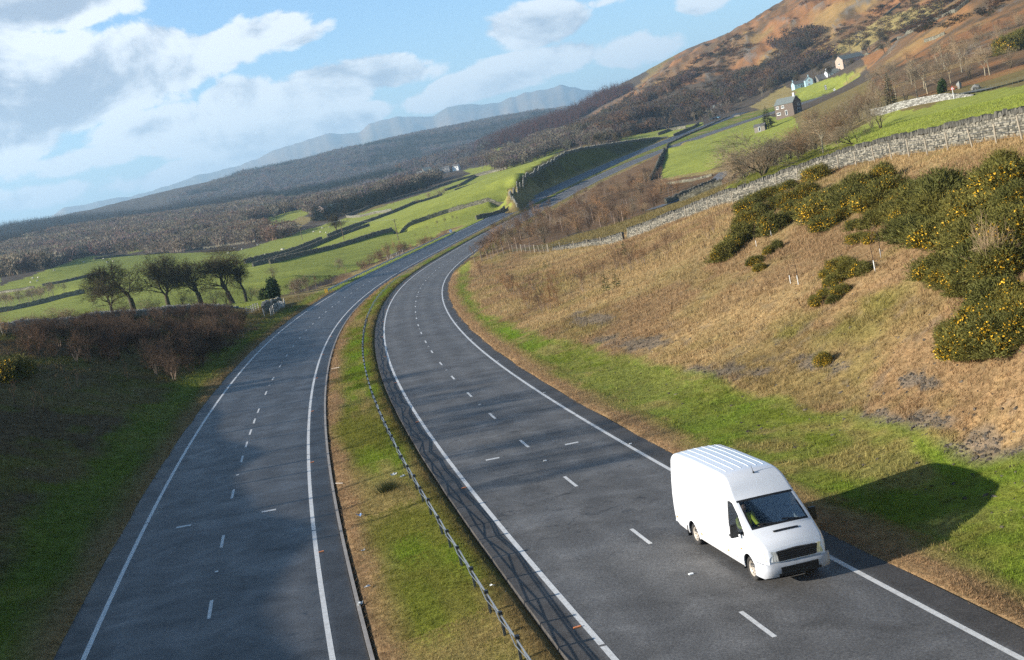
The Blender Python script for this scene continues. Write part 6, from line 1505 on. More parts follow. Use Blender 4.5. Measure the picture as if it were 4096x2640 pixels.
# small cars far up the road, and a lorry on the distant road
def small_car(X, az, col, label):
    root = empty('parked_car', X, az); m = MB(); m.prism([(-2, .3), (2, .3), (2.05, .7), (1.9, .95), (.9, 1.05), (-2, 1.05)], -.85, .85, 'y'); m.build('body', plain('car_paint', col, .3), root)
    m = MB(); m.prism([(-1.85, 1.05), (.95, 1.05), (.3, 1.5), (-1.4, 1.5)], -.75, .75, 'y'); m.build('cabin', M_GLASS, root)
    for x in (-1.25, 1.3):
        for y in (-.8, .8):
            w_ = MB(); w_.tube([(x, y-.1, .32), (x, y+.1, .32)], .32, 12); w_.build('wheel', M_BLACK, root)
    tag(root, label, 'car')
for x, y, col, lb in ((1628, 550, (.02, .025, .03), 'dark car farthest left on the far road'), (1668, 545, (.03, .035, .05), 'dark car in the middle of three on the far road'), (1698, 538, (.22, .42, .55), 'pale blue van-like car last of three on the far road')):
    a, e = azel(2300+x*.33769, 300+y*.33769); d = 820; X = np.array([d*math.sin(a), d*math.cos(a), 0]); X[2] = gh(X[0], X[1])+.05; small_car(X, -1.2, col, lb)
X = at(2068, 628, 1560); X[2] = gh(X[0], X[1])+.1
lor = empty('lorry', X, -1.3); m = MB(); m.box((1, 0, 2.6), (8, 2.5, 2.8)); m.build('box_body', M_WHITE, lor); m = MB(); m.box((-4.3, 0, 1.9), (2.0, 2.4, 2.6), taper=.92); m.build('cab', plain('cab_paint', (.5, .52, .55), .4), lor)
for x in (-4.2, 3, 4.2):
    w_ = MB(); w_.tube([(x, -1.2, .5), (x, 1.2, .5)], .5, 12); w_.build('wheel', M_BLACK, lor)
tag(lor, 'white lorry on the distant road beyond the meadows', 'lorry')
# distant road, lane and sunken lane
M_LANE = plain('lane_tarmac', (.14, .14, .145), .8, scale=2)
def lane(P, w, label):
    Q = resample(P, 3.0); t = np.gradient(Q[:, :2], axis=0); t /= np.linalg.norm(t, axis=1)[:, None]+1e-9; n = np.stack([-t[:, 1], t[:, 0]], 1)
    rows = []
    for a in np.linspace(-w/2, w/2, 6):
        X = Q[:, :2]+n*a; rows.append(np.concatenate([X, look(X)[:, None]+.12], 1))
    R_ = np.stack(rows); R_[:, :, 2] = np.maximum(R_[:, :, 2], R_[:, :, 2].max(0)[None]-.15)
    o = put('lane', ribbon('lane', list(R_)[::-1], M_LANE)); return tag(o, label, 'road', kind='structure')
lane([at(x, y, d) for x, y, d in ((3700, 405, 324), (3800, 392, 318), (3900, 371, 314.5), (4000, 352, 306), (4096, 334, 298), (4250, 310, 290))], 4.2, 'lane behind the railing on the right')
lane([onD(*q) for q in ((1528, 512, 268), (1560, 495, 285), (1600, 476, 305), (1650, 452, 328), (1700, 430, 350))], 4.0, 'sunken lane between its two walls')
lane([at(x, y, d) for x, y, d in ((2035, 655, 1470), (2052, 638, 1510), (2075, 625, 1560), (2095, 618, 1600), (2108, 612, 1640))], 9.0, 'distant main road beyond the meadows')
# boulders by the lane
def boulder(X, s_, label, seed):
    r = np.random.default_rng(seed); bm_ = MB(); n, m_ = 10, 8; V = []
    for i in range(m_):
        ph = math.pi*i/(m_-1)
        for k_ in range(n):
            th = 2*math.pi*k_/n; rr_ = 1+.22*r.normal(); V.append((s_[0]*math.sin(ph)*math.cos(th)*rr_, s_[1]*math.sin(ph)*math.sin(th)*rr_, s_[2]*(.42+.58*math.cos(ph)*(1+.1*r.normal()))))
    q = [[i*n+k_, (i+1)*n+k_, (i+1)*n+(k_+1) % n, i*n+(k_+1) % n] for i in range(m_-1) for k_ in range(n)]
    bm_.add(V, q); tag(bm_.build('boulder', M_COPEP, None, X), label, 'rock')
boulder(onD(2276, 200, 318), (1.1, .8, 1.3), 'squarish pale boulder beside the railed lane', 3)
boulder(onD(2239, 207, 335), (.6, .6, 1.9), 'tall narrow rock face left of the pale boulder by the lane', 4)

# litter along the reserve and verge, a rush tuft, a wet ditch
M_LIT = plain('litter_white', (.50, .52, .52), .5, var=.1); M_LITB = plain('litter_blue', (.10, .20, .38), .5); M_STICK = plain('dead_wood', (.42, .38, .33), .85)
def scrap(x, y, s_, mat, label, group=None, med=True, name='litter'):
    v = ray(x*DS, y*DS)
    if med:
        z = -12.4
        for _ in range(12):
            X = v*(z/v[2]); j = ((MED_ROWS[:, :, :2]-X[:2])**2).sum(2); a, b = np.unravel_index(j.argmin(), j.shape); z = MED_ROWS[a, b, 2]
        X = np.array([X[0], X[1], z])
    else: X = hitD(x, y)
    n = 5; u = np.linspace(-.5, .5, n); V = [(a*s_*1.5, b*s_*.8, .02+abs(rng.normal())*s_*.22) for a in u for b in u]; q = [[i*n+j, (i+1)*n+j, (i+1)*n+j+1, i*n+j+1] for i in range(n-1) for j in range(n-1)]
    m = MB(); m.add(V, q); o = m.build(name, mat, None, X+np.array([0, 0, .03]), rng.random()*6.28); tag(o, label, 'litter', group)
for x, y, s_, med in ((858, 1372, .13, True), (842, 1412, .18, True), (920, 1110, .2, True), (940, 1114, .18, True), (1150, 1370, .12, True), (868, 1528, .2, True), (848, 1288, .1, True)):
    scrap(x, y, s_, M_LIT, 'crumpled white plastic scrap lying in the grass of the central reserve', 'plastic scraps on the central reserve')
scrap(840, 1205, .2, M_LITB, 'blue grey scrap of plastic at the left edge of the central reserve')
for x, y, s_ in ((1128, 776, .4), (1115, 770, .3)): scrap(x, y, s_, M_LIT, 'white plastic scrap on the verge inside the bend', 'white scraps on the bend verge', False)
def stick(x0, y0, x1, y1, r, label):
    P = []
    for x, y in ((x0, y0), (x1, y1)):
        v = ray(x*DS, y*DS); z = -12.6
        for _ in range(12):
            X = v*(z/v[2]); j = ((MED_ROWS[:, :, :2]-X[:2])**2).sum(2); a, b = np.unravel_index(j.argmin(), j.shape); z = MED_ROWS[a, b, 2]+.06
        P.append(X)
    P = np.array(P); m = MB(); m.tube([P[0], P.mean(0)+np.array([0, 0, .03]), P[1]], [r, r*.9, r*.5], 6); tag(m.build('branch', M_STICK), label, 'branch')
stick(764, 864, 792, 857, .06, 'pale broken branch lying across the left edge of the central reserve')
stick(770, 1131, 800, 1127, .03, 'thin pale stick lying by the kerb of the left carriageway')
k = NT('rushes'); k.set(Base_Color=(.075, .085, .022), Roughness=.8); V = []
v = ray(905*DS, 1145*DS); X = v*(-12.2/v[2]); j = ((MED_ROWS[:, :, :2]-X[:2])**2).sum(2); a, b = np.unravel_index(j.argmin(), j.shape); X[2] = MED_ROWS[a, b, 2]
for i in range(420):
    p = rng.normal(size=2)*.20; h_ = rng.uniform(.25, .55); l_ = p*.8+rng.normal(size=2)*.10; V += [(p[0]-.008, p[1], -.02), (p[0]+.008, p[1], -.02), (p[0]+l_[0], p[1]+l_[1], h_)]
tag(put('rush_tuft', mesh_from('rush_tuft', V, np.arange(len(V)).reshape(-1, 3), k.m), None, X), 'dark green rush tuft standing in the central reserve', 'rushes')
k = NT('water'); k.set(Base_Color=(.02, .022, .02), Roughness=.06, Specular_IOR_Level=.6); 
for lst in (((55, 1470), (45, 1500), (38, 1535), (52, 1535), (62, 1500), (66, 1475)), ((70, 1443), (66, 1462), (72, 1464), (78, 1446))):
    P = np.array([hitD(x, y) for x, y in lst]); P[:, 2] = P[:, 2].max()+.02
    tag(put('water', mesh_from('water', P, np.arange(len(P))[None, ::-1], k.m)), kind='structure')
# ------------------------------------------------------------------ the white van
def car_paint(name, col, rough=.28):
    k = NT(name); f = k.noise(3, 5, .6, k.coords()); g = k.noise(22, 4, .65, k.coords())
    c = k.ramp(f, [(.3, tuple(v*.94 for v in col)), (.7, col)])
    z = k.N.new('ShaderNodeSeparateXYZ'); tcn = k.N.new('ShaderNodeTexCoord'); k.L.new(tcn.outputs['Object'], z.inputs[0])
    dirt = k.math('MULTIPLY', k.ramp(z.outputs[2], [(.32, 1.0), (.75, 0.0)]), k.ramp(g, [(.35, .15), (.7, .55)]))      # road dirt low on the sides
    k.set(Base_Color=k.mix(dirt, c, (.40, .35, .28)), Roughness=rough, Coat_Weight=.5, Coat_Roughness=.08)
    return k.m
M_VAN = car_paint('van_paint', (.82, .83, .85)); M_BUMP = plain('bumper_grey', (.42, .43, .45), .5, var=.12, scale=5); M_TYRE = plain('tyre', (.028, .026, .024), .85, var=.3, scale=12); M_RIM = plain('steel_rim', (.42, .37, .31), .55, .3, var=.3, scale=14)
M_TRIM = plain('black_trim', (.014, .014, .015), .5); M_AMBER = plain('amber_lens', (.80, .25, .03), .3, var=.05); M_REDL = plain('red_lens', (.45, .02, .02), .3); M_DASH = plain('dashboard', (.03, .032, .035), .7); M_SEAT = plain('seat_cloth', (.045, .05, .06), .9); M_LINER = plain('van_lining', (.20, .20, .21), .8)
k = NT('glass'); k.N.remove(k.p)
tr = k.N.new('ShaderNodeBsdfTransparent'); tr.inputs[0].default_value = (.42, .48, .50, 1); gl = k.N.new('ShaderNodeBsdfGlossy'); gl.inputs['Roughness'].default_value = .03; gl.inputs[0].default_value = (.9, .95, 1, 1)
fr = k.N.new('ShaderNodeFresnel'); fr.inputs[0].default_value = 1.5; mx = k.N.new('ShaderNodeMixShader'); k.L.new(k.math('ADD', k.math('MULTIPLY', fr.outputs[0], .55), .01, True), mx.inputs[0]); k.L.new(tr.outputs[0], mx.inputs[1]); k.L.new(gl.outputs[0], mx.inputs[2]); k.L.new(mx.outputs[0], k.out.inputs[0]); M_VGLASS = k.m
k = NT('lamp_glass'); k.set(Base_Color=k.ramp(k.noise(26, 3, .6, k.coords('Object', (1, 1, .25))), [(.35, (.30, .33, .36)), (.65, (.75, .78, .80))]), Roughness=.08, Metallic=.35, Coat_Weight=1.0); M_LAMP = k.m

TOPX = [-3.60, -3.58, -3.52, -3.42, -3.2, -2.0, 0.0, .45, .68, .86, 1.0, 1.12, 1.22, 1.30, 2.22, 2.30, 2.45, 2.62, 2.76, 2.86, 2.92, 2.95]
TOPZ = [2.30, 2.40, 2.49, 2.55, 2.59, 2.62, 2.61, 2.585, 2.53, 2.44, 2.33, 2.21, 2.11, 2.045, 1.36, 1.325, 1.27, 1.20, 1.12, 1.03, .95, .86]
SIDEZ = [.20, .35, .60, .90, 1.25, 1.60, 2.0, 2.3, 2.5, 2.65]
SIDEW = [.90, .935, .960, .966, .960, .935, .895, .855, .815, .78]
def v_top(x): return np.interp(x, TOPX, TOPZ)
def v_wid(x, z):
    w = np.interp(z, SIDEZ, SIDEW)
    return w*np.interp(x, [-3.60, -3.52, -3.3, 1.9, 2.3, 2.6, 2.8, 2.92, 2.95], [.955, .985, 1, 1, .985, .95, .905, .855, .82])
def v_bot(x): return np.interp(x, [-3.6, -3.2, -2.6, 2.3, 2.95], [.50, .36, .30, .30, .34])
def v_pt(x, u):
    """u 0..1: sill up the side to the roof centre"""
    zt, zb = v_top(x), v_bot(x)
    r = np.interp(x, [-3.6, -3.3, .4, 1.25, 2.2, 2.5, 2.95], [.15, .13, .13, .08, .07, .13, .12])
    us = .62
    t = np.clip(u/us, 0, 1); z1 = zb+(zt-r-zb)*t; y1 = v_wid(x, z1)
    a = np.clip((u-us)/.14, 0, 1)*math.pi/2; ye = v_wid(x, zt-r)
    z2 = zt-r+r*np.sin(a); y2 = ye-r*(1-np.cos(a))
    b = np.clip((u-us-.14)/(1-us-.14), 0, 1); crown = np.interp(x, [-3.6, .5, 1.3, 2.2, 2.95], [.035, .035, .02, .045, .05])
    z3 = zt+crown*(1-(1-b)**2); y3 = (ye-r)*(1-b)
    y = np.where(u <= us, y1, np.where(u <= us+.14, y2, y3)); z = np.where(u <= us, z1, np.where(u <= us+.14, z2, z3))
    bow = np.interp(x, [1.1, 1.3, 2.2, 2.6, 2.95], [0, .05, .10, .08, .0])*(1-np.clip(y/.9, 0, 1)**2)     # the screen and bonnet bow forward in the middle
    return np.stack([x+bow, y, z], -1)
vx = np.concatenate([np.array([-3.60, -3.585, -3.55, -3.5, -3.43]), np.arange(-3.36, 2.9, .06), np.array([2.90, 2.93, 2.95])])
vu = np.concatenate([np.linspace(0, .62, 40), np.linspace(.62, .76, 9)[1:], np.linspace(.76, 1, 18)[1:]])
VXg, VUg = np.meshgrid(vx, vu, indexing='ij'); HALF = v_pt(VXg, VUg); nx_, nu_ = VXg.shape
RWX, FWX, WR_ = -2.012, 2.012, .335
def van_part(sel, name, mat, parent, side=None, off=0.0, smooth=True):
    """faces of the shell chosen by sel(x, y, z, u) at their centres; both sides unless side is given"""
    mb = MB()
    for sg in (-1, 1):
        if side and sg != side: continue
        P = HALF.copy(); P[..., 1] *= sg
        if off:
            du = np.gradient(P, axis=1); dx = np.gradient(P, axis=0); n = np.cross(dx, du)*sg; n /= np.linalg.norm(n, axis=2)[..., None]+1e-9; P = P+n*off
        C_ = (HALF[:-1, :-1]+HALF[1:, 1:])/2; U_ = (VUg[:-1, :-1]+VUg[1:, 1:])/2; X_ = (VXg[:-1, :-1]+VXg[1:, 1:])/2
        m = sel(X_, C_[..., 1], C_[..., 2], U_)
        ix = np.arange(nx_*nu_).reshape(nx_, nu_); q = np.stack([ix[:-1, :-1], ix[1:, :-1], ix[1:, 1:], ix[:-1, 1:]], -1)[m]
        if sg < 0: q = q[:, ::-1]
        used = np.unique(q); mp = np.full(nx_*nu_, -1); mp[used] = np.arange(len(used)); mb.add(P.reshape(-1, 3)[used], mp[q])
    return mb.build(name, mat, parent, smooth=smooth)
is_top = lambda u: u > .665
def sel_screen(x, y, z, u): return (x > 1.32) & (x < 2.17) & (u > .70) & (y < .80)
def sel_screen_in(x, y, z, u): return (x > 1.38) & (x < 2.11) & (u > .745) & (y < .77)
def win_x0(z): return .98
def sel_side(x, y, z, u): return (u < .60) & (x > .93) & (x < 1.93) & (z > 1.20) & (z < 1.99) & (x < 2.02-(z-1.20)*.86) & ~((x < 1.05) & (z < 1.28))
def sel_side_in(x, y, z, u): return (u < .60) & (x > .99) & (x < 1.86) & (z > 1.26) & (z < 1.93) & (x < 1.95-(z-1.20)*.86)
def sel_arch(x, y, z, u): return (u < .5) & ((((x-RWX)**2+(z-.34)**2) < .43**2) | (((x-FWX)**2+(z-.34)**2) < .43**2))
def sel_door(x, y, z, u): return (u < .60) & (x > .86) & (x < 2.0) & (z > .46) & (z < 2.06) & ~sel_side(x, y, z, u) & ~sel_arch(x, y, z, u) & (x < 2.02-(np.maximum(z, 1.2)-1.20)*.80)
def sel_bonnet(x, y, z, u): return (x > 2.24) & (x < 2.86) & is_top(u)
def sel_bump(x, y, z, u): return (u < .60) & (z < .60) & (x > 2.42)
def sel_sill(x, y, z, u): return (u < .60) & (z < .40)
van = empty('van', (0, 0, 0))
def sel_body(x, y, z, u): return ~sel_screen(x, y, z, u) & ~sel_side(x, y, z, u) & ~sel_arch(x, y, z, u) & ~sel_door(x, y, z, u) & ~sel_bonnet(x, y, z, u)
body = van_part(sel_body, 'body', M_VAN, van)
# rear end and front face closing panels
def cap(i, name, mat, zmin=None):
    P = HALF[i]; L_ = np.concatenate([P*np.array([1, -1, 1]), P[::-1][1:]]); c = L_.mean(0); m = MB(); n = len(L_)
    m.add(np.concatenate([L_, c[None]]), None, [[j, (j+1) % n, n] if i else [(j+1) % n, j, n] for j in range(n)]); return m.build(name, mat, van)
cap(0, 'rear_door', M_VAN); cap(nx_-1, 'front_panel', M_VAN)
fl = MB(); fl.box((-.35, 0, .40), (6.0, 1.72, .08)); fl.build('floor', M_DASH, van)
for sg, nm in ((-1, 'door'), (1, 'door')):
    d_ = van_part(sel_door, nm, M_VAN, van, sg)
    van_part(lambda x, y, z, u: sel_side(x, y, z, u) & ~sel_side_in(x, y, z, u), 'window_seal', M_TRIM, d_, sg, .003, False)
    van_part(sel_side_in, 'window_glass', M_VGLASS, d_, sg, .002)
    h_ = MB(); h_.box((1.02, sg*.975, 1.02), (.20, .05, .045)); h_.build('handle', M_TRIM, d_)
    sm_ = MB()      # dark gaps round the door
    for x0, z0, x1, z1 in ((.86, .46, .86, 2.04), (.86, 2.05, 1.30, 2.05), (.86, .46, 1.60, .46), (1.985, .84, 1.985, 1.16)):
        pts = [(x0+(x1-x0)*f, sg*(float(v_wid(x0+(x1-x0)*f, z0+(z1-z0)*f))+.001), z0+(z1-z0)*f) for f in np.linspace(0, 1, 12)]
        sm_.tube(pts, .0065, 4)
    sm_.build('gap', M_TRIM, d_)
    m_ = MB(); m_.tube([(1.72, sg*.93, 1.24), (1.74, sg*1.06, 1.28)], .03, 6); m_.box((1.72, sg*1.16, 1.36), (.11, .20, .36), taper=.85); m_.box((1.72, sg*1.16, 1.36), (.15, .17, .30), taper=.85)
    m_.build('mirror', M_TRIM, van)
bon = van_part(sel_bonnet, 'bonnet', M_VAN, van)
ws = van_part(sel_screen_in, 'windscreen', M_VGLASS, van, None, .002)
van_part(lambda x, y, z, u: sel_screen(x, y, z, u) & ~sel_screen_in(x, y, z, u), 'seal', M_TRIM, ws, None, .003, False)
wp = MB()
for y0, y1 in ((-.05, -.62), (.62, .08)):
    P_ = [np.array(v_pt(np.array(2.15), np.array(.76+.24*(1-abs(y)/.85)))) for y in np.linspace(y0, y1, 6)]
    P_ = [(p[0]-.02*j, y, p[2]+.03+.012*j) for j, (p, y) in enumerate(zip(P_, np.linspace(y0, y1, 6)))]; wp.tube(P_, .013, 5)
wp.build('wiper', M_TRIM, ws)
v_ = MB(); ys = np.linspace(-.36, .36, 10)
pv = [np.array(v_pt(np.array(2.40), np.array(.76+.24*(1-abs(y)/.82)))) for y in ys]
v_.add(np.concatenate([[(p[0]-.045, y, p[2]+.034) for p, y in zip(pv, ys)], [(p[0]+.03, y, p[2]+.004) for p, y in zip(pv, ys)]]), [[i, i+10, i+11, i+1] for i in range(9)]); v_.build('vent', M_TRIM, bon)
# nose: grille, headlamps, bumper
g_ = MB(); g_.prism([(-.52, .70), (.52, .70), (.58, .955), (.0, .985), (-.58, .955)], 2.90, 3.005, 'x'); g_.build('grille', M_TRIM, van)
g_ = MB()
for z in (.745, .80, .855, .91): g_.box((3.006, 0, z), (.018, 1.0, .016))
g_.build('slats', plain('grille_slat', (.05, .05, .055), .4), bpy.data.objects['grille'])
for sg in (-1, 1):
    h_ = MB(); plan = [(3.0, .55), (2.975, .70), (2.90, .83), (2.72, .905), (2.68, .88), (2.80, .60)]
    n = len(plan); zb_, zt_ = [.705]*n, [.955, .965, .985, 1.005, 1.00, .97]
    V = [(x, sg*y, z) for (x, y), z in zip(plan, zb_)]+[(x-.05, sg*y, z) for (x, y), z in zip(plan, zt_)]
    h_.add(V, [[i, (i+1) % n, n+(i+1) % n, n+i] for i in range(n)], [[n, n+i, n+i+1] for i in range(1, n-1)]); lamp = h_.build('headlight', M_LAMP, van)
    a_ = MB(); a_.add([(2.905, sg*.845, .72), (2.735, sg*.915, .72), (2.69, sg*.92, .96), (2.86, sg*.86, .955)], [[0, 1, 2, 3]]); a_.build('indicator', plain('clear_amber', (.72, .62, .50), .2), lamp)
    for x, z in ((-3.30, .60), (-1.35, .50), (.62, .50), (1.60, .80)):
        s_ = MB(); s_.box((x, sg*float(v_wid(x, z)), z), (.08, .025, .045)); s_.build('side_marker', M_AMBER, van)
    l_ = MB(); l_.box((-3.585, sg*.85, 1.05), (.06, .12, .55)); l_.build('tail_light', M_REDL, van)
def bump_shell(z0, z1, out, name, mat, xs=2.38, parent=None, yc=1.0):
    m = MB(); ys = np.linspace(-1, 1, 25); rows = []
    for z, o in ((z0, -.05), (z0+.03, out*.6), ((z0+z1)/2, out), (z1-.03, out*.8), (z1, -.02)):
        pl = []
        for t in ys:
            a = abs(t)*yc; y = math.copysign(min(1, a*1.18)**.9*.93, t); x = 2.965-1.0*max(0, a-.55)**1.9*.9-.03*a*a
            if a > .86: x = 2.70-(a-.86)/.14*(2.70-xs); y = math.copysign(.955, t)
            pl.append((x+o*(1 if a < .8 else .2), y+math.copysign(o*.35, t) if a > .6 else y, z))
        rows.append(pl)
    R_ = np.array(rows); n = len(ys); q = [[i*n+j, i*n+j+1, (i+1)*n+j+1, (i+1)*n+j] for i in range(4) for j in range(n-1)]
    m.add(R_.reshape(-1, 3), q); return m.build(name, mat, parent or van, smooth=True)
bp = bump_shell(.27, .66, .07, 'bumper', M_BUMP)
b_ = MB(); b_.box((3.035, 0, .47), (.05, 1.05, .15)); b_.box((3.02, 0, .345), (.05, 1.2, .06)); b_.build('intake', M_TRIM, bp)
r_ = MB(); r_.box((-3.60, 0, .48), (.14, 1.80, .20), taper=.96); r_.build('rear_bumper', M_BUMP, van)
# roof ribs, aerial
for y in (-.56, -.34, -.12, .12, .34, .56):
    r_ = MB(); r_.tube([(x, y, float(v_top(np.array(x)))+.004+.035*(1-(abs(y)/.66)**2)) for x in np.linspace(-3.25, .28, 22)], .007, 6); r_.build('roof_rib', M_VAN, van)
r_ = MB(); r_.tube([(.72, .05, 2.54), (.60, .05, 2.74)], [.012, .006], 6); r_.tube([(.72, .05, 2.53), (.73, .05, 2.57)], .03, 8); r_.build('aerial', M_TRIM, van)
for sg in (-1, 1):   # gutter line where the roof cap meets the side
    r_ = MB(); r_.tube([(x, sg*(float(v_wid(x, 2.42))+.001), 2.42) for x in np.linspace(-3.4, .5, 30)], .008, 5); r_.build('roof_gutter', M_VAN, van)
    f_ = MB(); f_.box((RWX-.50, sg*.84, .34), (.03, .26, .34)); f_.build('mud_flap', M_TRIM, van)
# wheels
def tyre_mesh():
    m = MB(); prof = [(.215, -.10), (.30, -.11), (.325, -.09), (.335, -.05), (.335, .05), (.325, .09), (.30, .11), (.215, .10)]; n = 36; V = []
    for a in np.arange(n)/n*2*math.pi:
        for r, y in prof: V.append((r*math.cos(a), y, r*math.sin(a)))
    p = len(prof); q = [[i*p+j, i*p+(j+1) % p, ((i+1) % n)*p+(j+1) % p, ((i+1) % n)*p+j] for i in range(n) for j in range(p)]
    m.add(V, q); return m.mesh('tyre', M_TYRE, smooth=True)
def rim_mesh():
    m = MB(); n = 36; prof = [(.0, .055), (.055, .06), (.075, .045), (.10, .02), (.15, .03), (.185, .055), (.20, .085), (.222, .095), (.222, -.09)]; V = []
    for a in np.arange(n)/n*2*math.pi:
        for r, y in prof: V.append((r*math.cos(a), y, r*math.sin(a)))
    p = len(prof); q = [[i*p+j, i*p+j+1, ((i+1) % n)*p+j+1, ((i+1) % n)*p+j] for i in range(n) for j in range(p-1)]
    m.add(V, q)
    for j in range(6): a = j/6*2*math.pi; m.tube([(.085*math.cos(a), .05, .085*math.sin(a)), (.085*math.cos(a), .075, .085*math.sin(a))], .014, 6)
    return m.mesh('rim', M_RIM, smooth=True)
def hole_mesh():
    m = MB()
    for j in range(12): a = (j+.5)/12*2*math.pi; m.box((.165*math.cos(a), .048, .165*math.sin(a)), (.03, .012, .018), ry=-a)
    return m.mesh('vent_slots', M_TRIM)
TYM, RIM_, HOM = tyre_mesh(), rim_mesh(), hole_mesh()
for x in (RWX, FWX):
    for sg in (-1, 1):
        w_ = put('wheel', TYM, van, (x, sg*.80, .335)); w_.rotation_euler = (0, rng.random()*3, 0 if sg > 0 else math.pi)
        put('rim', RIM_, w_); put('vent_slots', HOM, w_)
        a_ = MB(); t = np.linspace(-.25, math.pi+.25, 18); q = []
        V = [(x+.425*math.cos(b), sg*yy, .34+.425*math.sin(b)) for yy in (.45, .955) for b in t]; a_.add(V, [[j, j+1, 18+j+1, 18+j] for j in range(17)]); a_.build('wheel_arch', M_TRIM, van)
        a_ = MB(); t = np.linspace(-.12, math.pi+.12, 26); a_.tube([(x+.435*math.cos(b), sg*(float(v_wid(x, .34+.43*math.sin(b)))-.008), .34+.435*math.sin(b)) for b in t], .030, 6); a_.build('arch_trim', M_VAN, van)
# cab inside
c_ = MB(); c_.box((2.05, 0, 1.12), (.55, 1.66, .42), taper=.8); c_.build('dashboard', M_DASH, van)
c_ = MB(); c_.box((.55, 0, 1.45), (.04, 1.66, 1.9)); c_.build('bulkhead', M_LINER, van)
for y in (-.47, .30, .62):
    s_ = MB(); s_.box((1.02, y, .84), (.50, .46 if y < 0 else .34, .16)); s_.box((.80, y, 1.25), (.14, .44 if y < 0 else .34, .72), ry=-.16, taper=.88); s_.box((.745, y, 1.70), (.10, .26, .18), ry=-.16); s_.build('seat', M_SEAT, van)
s_ = MB(); t = np.linspace(0, 2*math.pi, 25); s_.tube([(1.60+.10*math.sin(a), -.47+.20*math.cos(a), 1.20+.17*math.sin(a)) for a in t], .016, 6, cap=False); s_.tube([(1.60, -.47, 1.20), (1.80, -.47, 1.08)], .03, 6); s_.build('steering_wheel', M_TRIM, van)
# stand it on the road, nose towards the camera, following camber and gradient
fw = np.array([5.0-4.18, 30.36-34.26]); fw /= np.linalg.norm(fw); lv = np.array([-fw[1], fw[0]])
cxy = np.array([(5.0+4.18)/2, (30.36+34.26)/2])+lv*.86-fw*.08
def road_z(xy):
    j = ((PR[:, :2]-xy)**2).sum(1).argmin(); n = np.array([math.cos(HR[j]), -math.sin(HR[j])]); tg = np.array([math.sin(HR[j]), math.cos(HR[j])])
    g = np.interp(RS[j], KG, ROADP['R']['g'])
    return PR[j, 2]-SUPR*float((xy-PR[j, :2])@n)+g*float((xy-PR[j, :2])@tg)
z0 = road_z(cxy); f3 = np.array([*fw, road_z(cxy+fw)-z0]); f3 /= np.linalg.norm(f3); l3 = np.array([*lv, road_z(cxy+lv)-z0]); u3 = np.cross(f3, l3); u3 /= np.linalg.norm(u3); l3 = np.cross(u3, f3)
VANM = Matrix(((f3[0], l3[0], u3[0], cxy[0]), (f3[1], l3[1], u3[1], cxy[1]), (f3[2], l3[2], u3[2], z0), (0, 0, 0, 1)))
van.matrix_world = VANM
tag(van, 'white high-roofed panel van driving in the right carriageway', 'van')

# ------------------------------------------------------------------ the driver
def skinned(name, joints, bones, mat, sub=2):
    """one continuous surface grown round a skeleton: joints {name: (pos, radius)}, bones pairs; the first joint is the root"""
    me = bpy.data.meshes.new(name); keys = list(joints); me.from_pydata([joints[k_][0] for k_ in keys], [(keys.index(a), keys.index(b)) for a, b in bones], [])
    o = bpy.data.objects.new(name, me); COL.objects.link(o)
    sk = o.modifiers.new('skin', 'SKIN'); sk.use_smooth_shade = True
    for i, k_ in enumerate(keys):
        r = joints[k_][1]; r = (r, r) if isinstance(r, (int, float)) else r
        me.skin_vertices[0].data[i].radius = r; me.skin_vertices[0].data[i].use_root = (i == 0)
    sb = o.modifiers.new('sub', 'SUBSURF'); sb.levels = sub; sb.render_levels = sub
    dg = bpy.context.evaluated_depsgraph_get(); out = bpy.data.meshes.new_from_object(o.evaluated_get(dg)); out.materials.clear(); out.materials.append(mat)
    for p in out.polygons: p.use_smooth = True
    bpy.data.objects.remove(o); bpy.data.meshes.remove(me); out.name = name
    return out
M_SKIN = plain('skin', (.46, .27, .20), .6, var=.06); M_HIVIS = plain('hi_vis', (.62, .66, .05), .7, var=.1); M_DARKCL = plain('dark_cloth', (.03, .04, .06), .9); M_HAIR = plain('hair', (.05, .035, .025), .8); M_TAPE = plain('reflective_tape', (.62, .64, .64), .35)
DX, DY = .93, -.47
J = {'pelvis': ((DX, DY, .98), (.17, .13)), 'waist': ((DX-.03, DY, 1.14), (.16, .12)), 'chest': ((DX-.06, DY, 1.36), (.18, .125)), 'neck0': ((DX-.06, DY, 1.52), (.10, .08)), 'neck': ((DX-.04, DY, 1.60), .055), 'chin': ((DX-.005, DY, 1.665), (.062, .07)), 'face': ((DX+.005, DY, 1.73), (.076, .088)), 'crown': ((DX-.01, DY, 1.80), (.070, .078))}
B = [('pelvis', 'waist'), ('waist', 'chest'), ('chest', 'neck0'), ('neck0', 'neck'), ('neck', 'chin'), ('chin', 'face'), ('face', 'crown')]
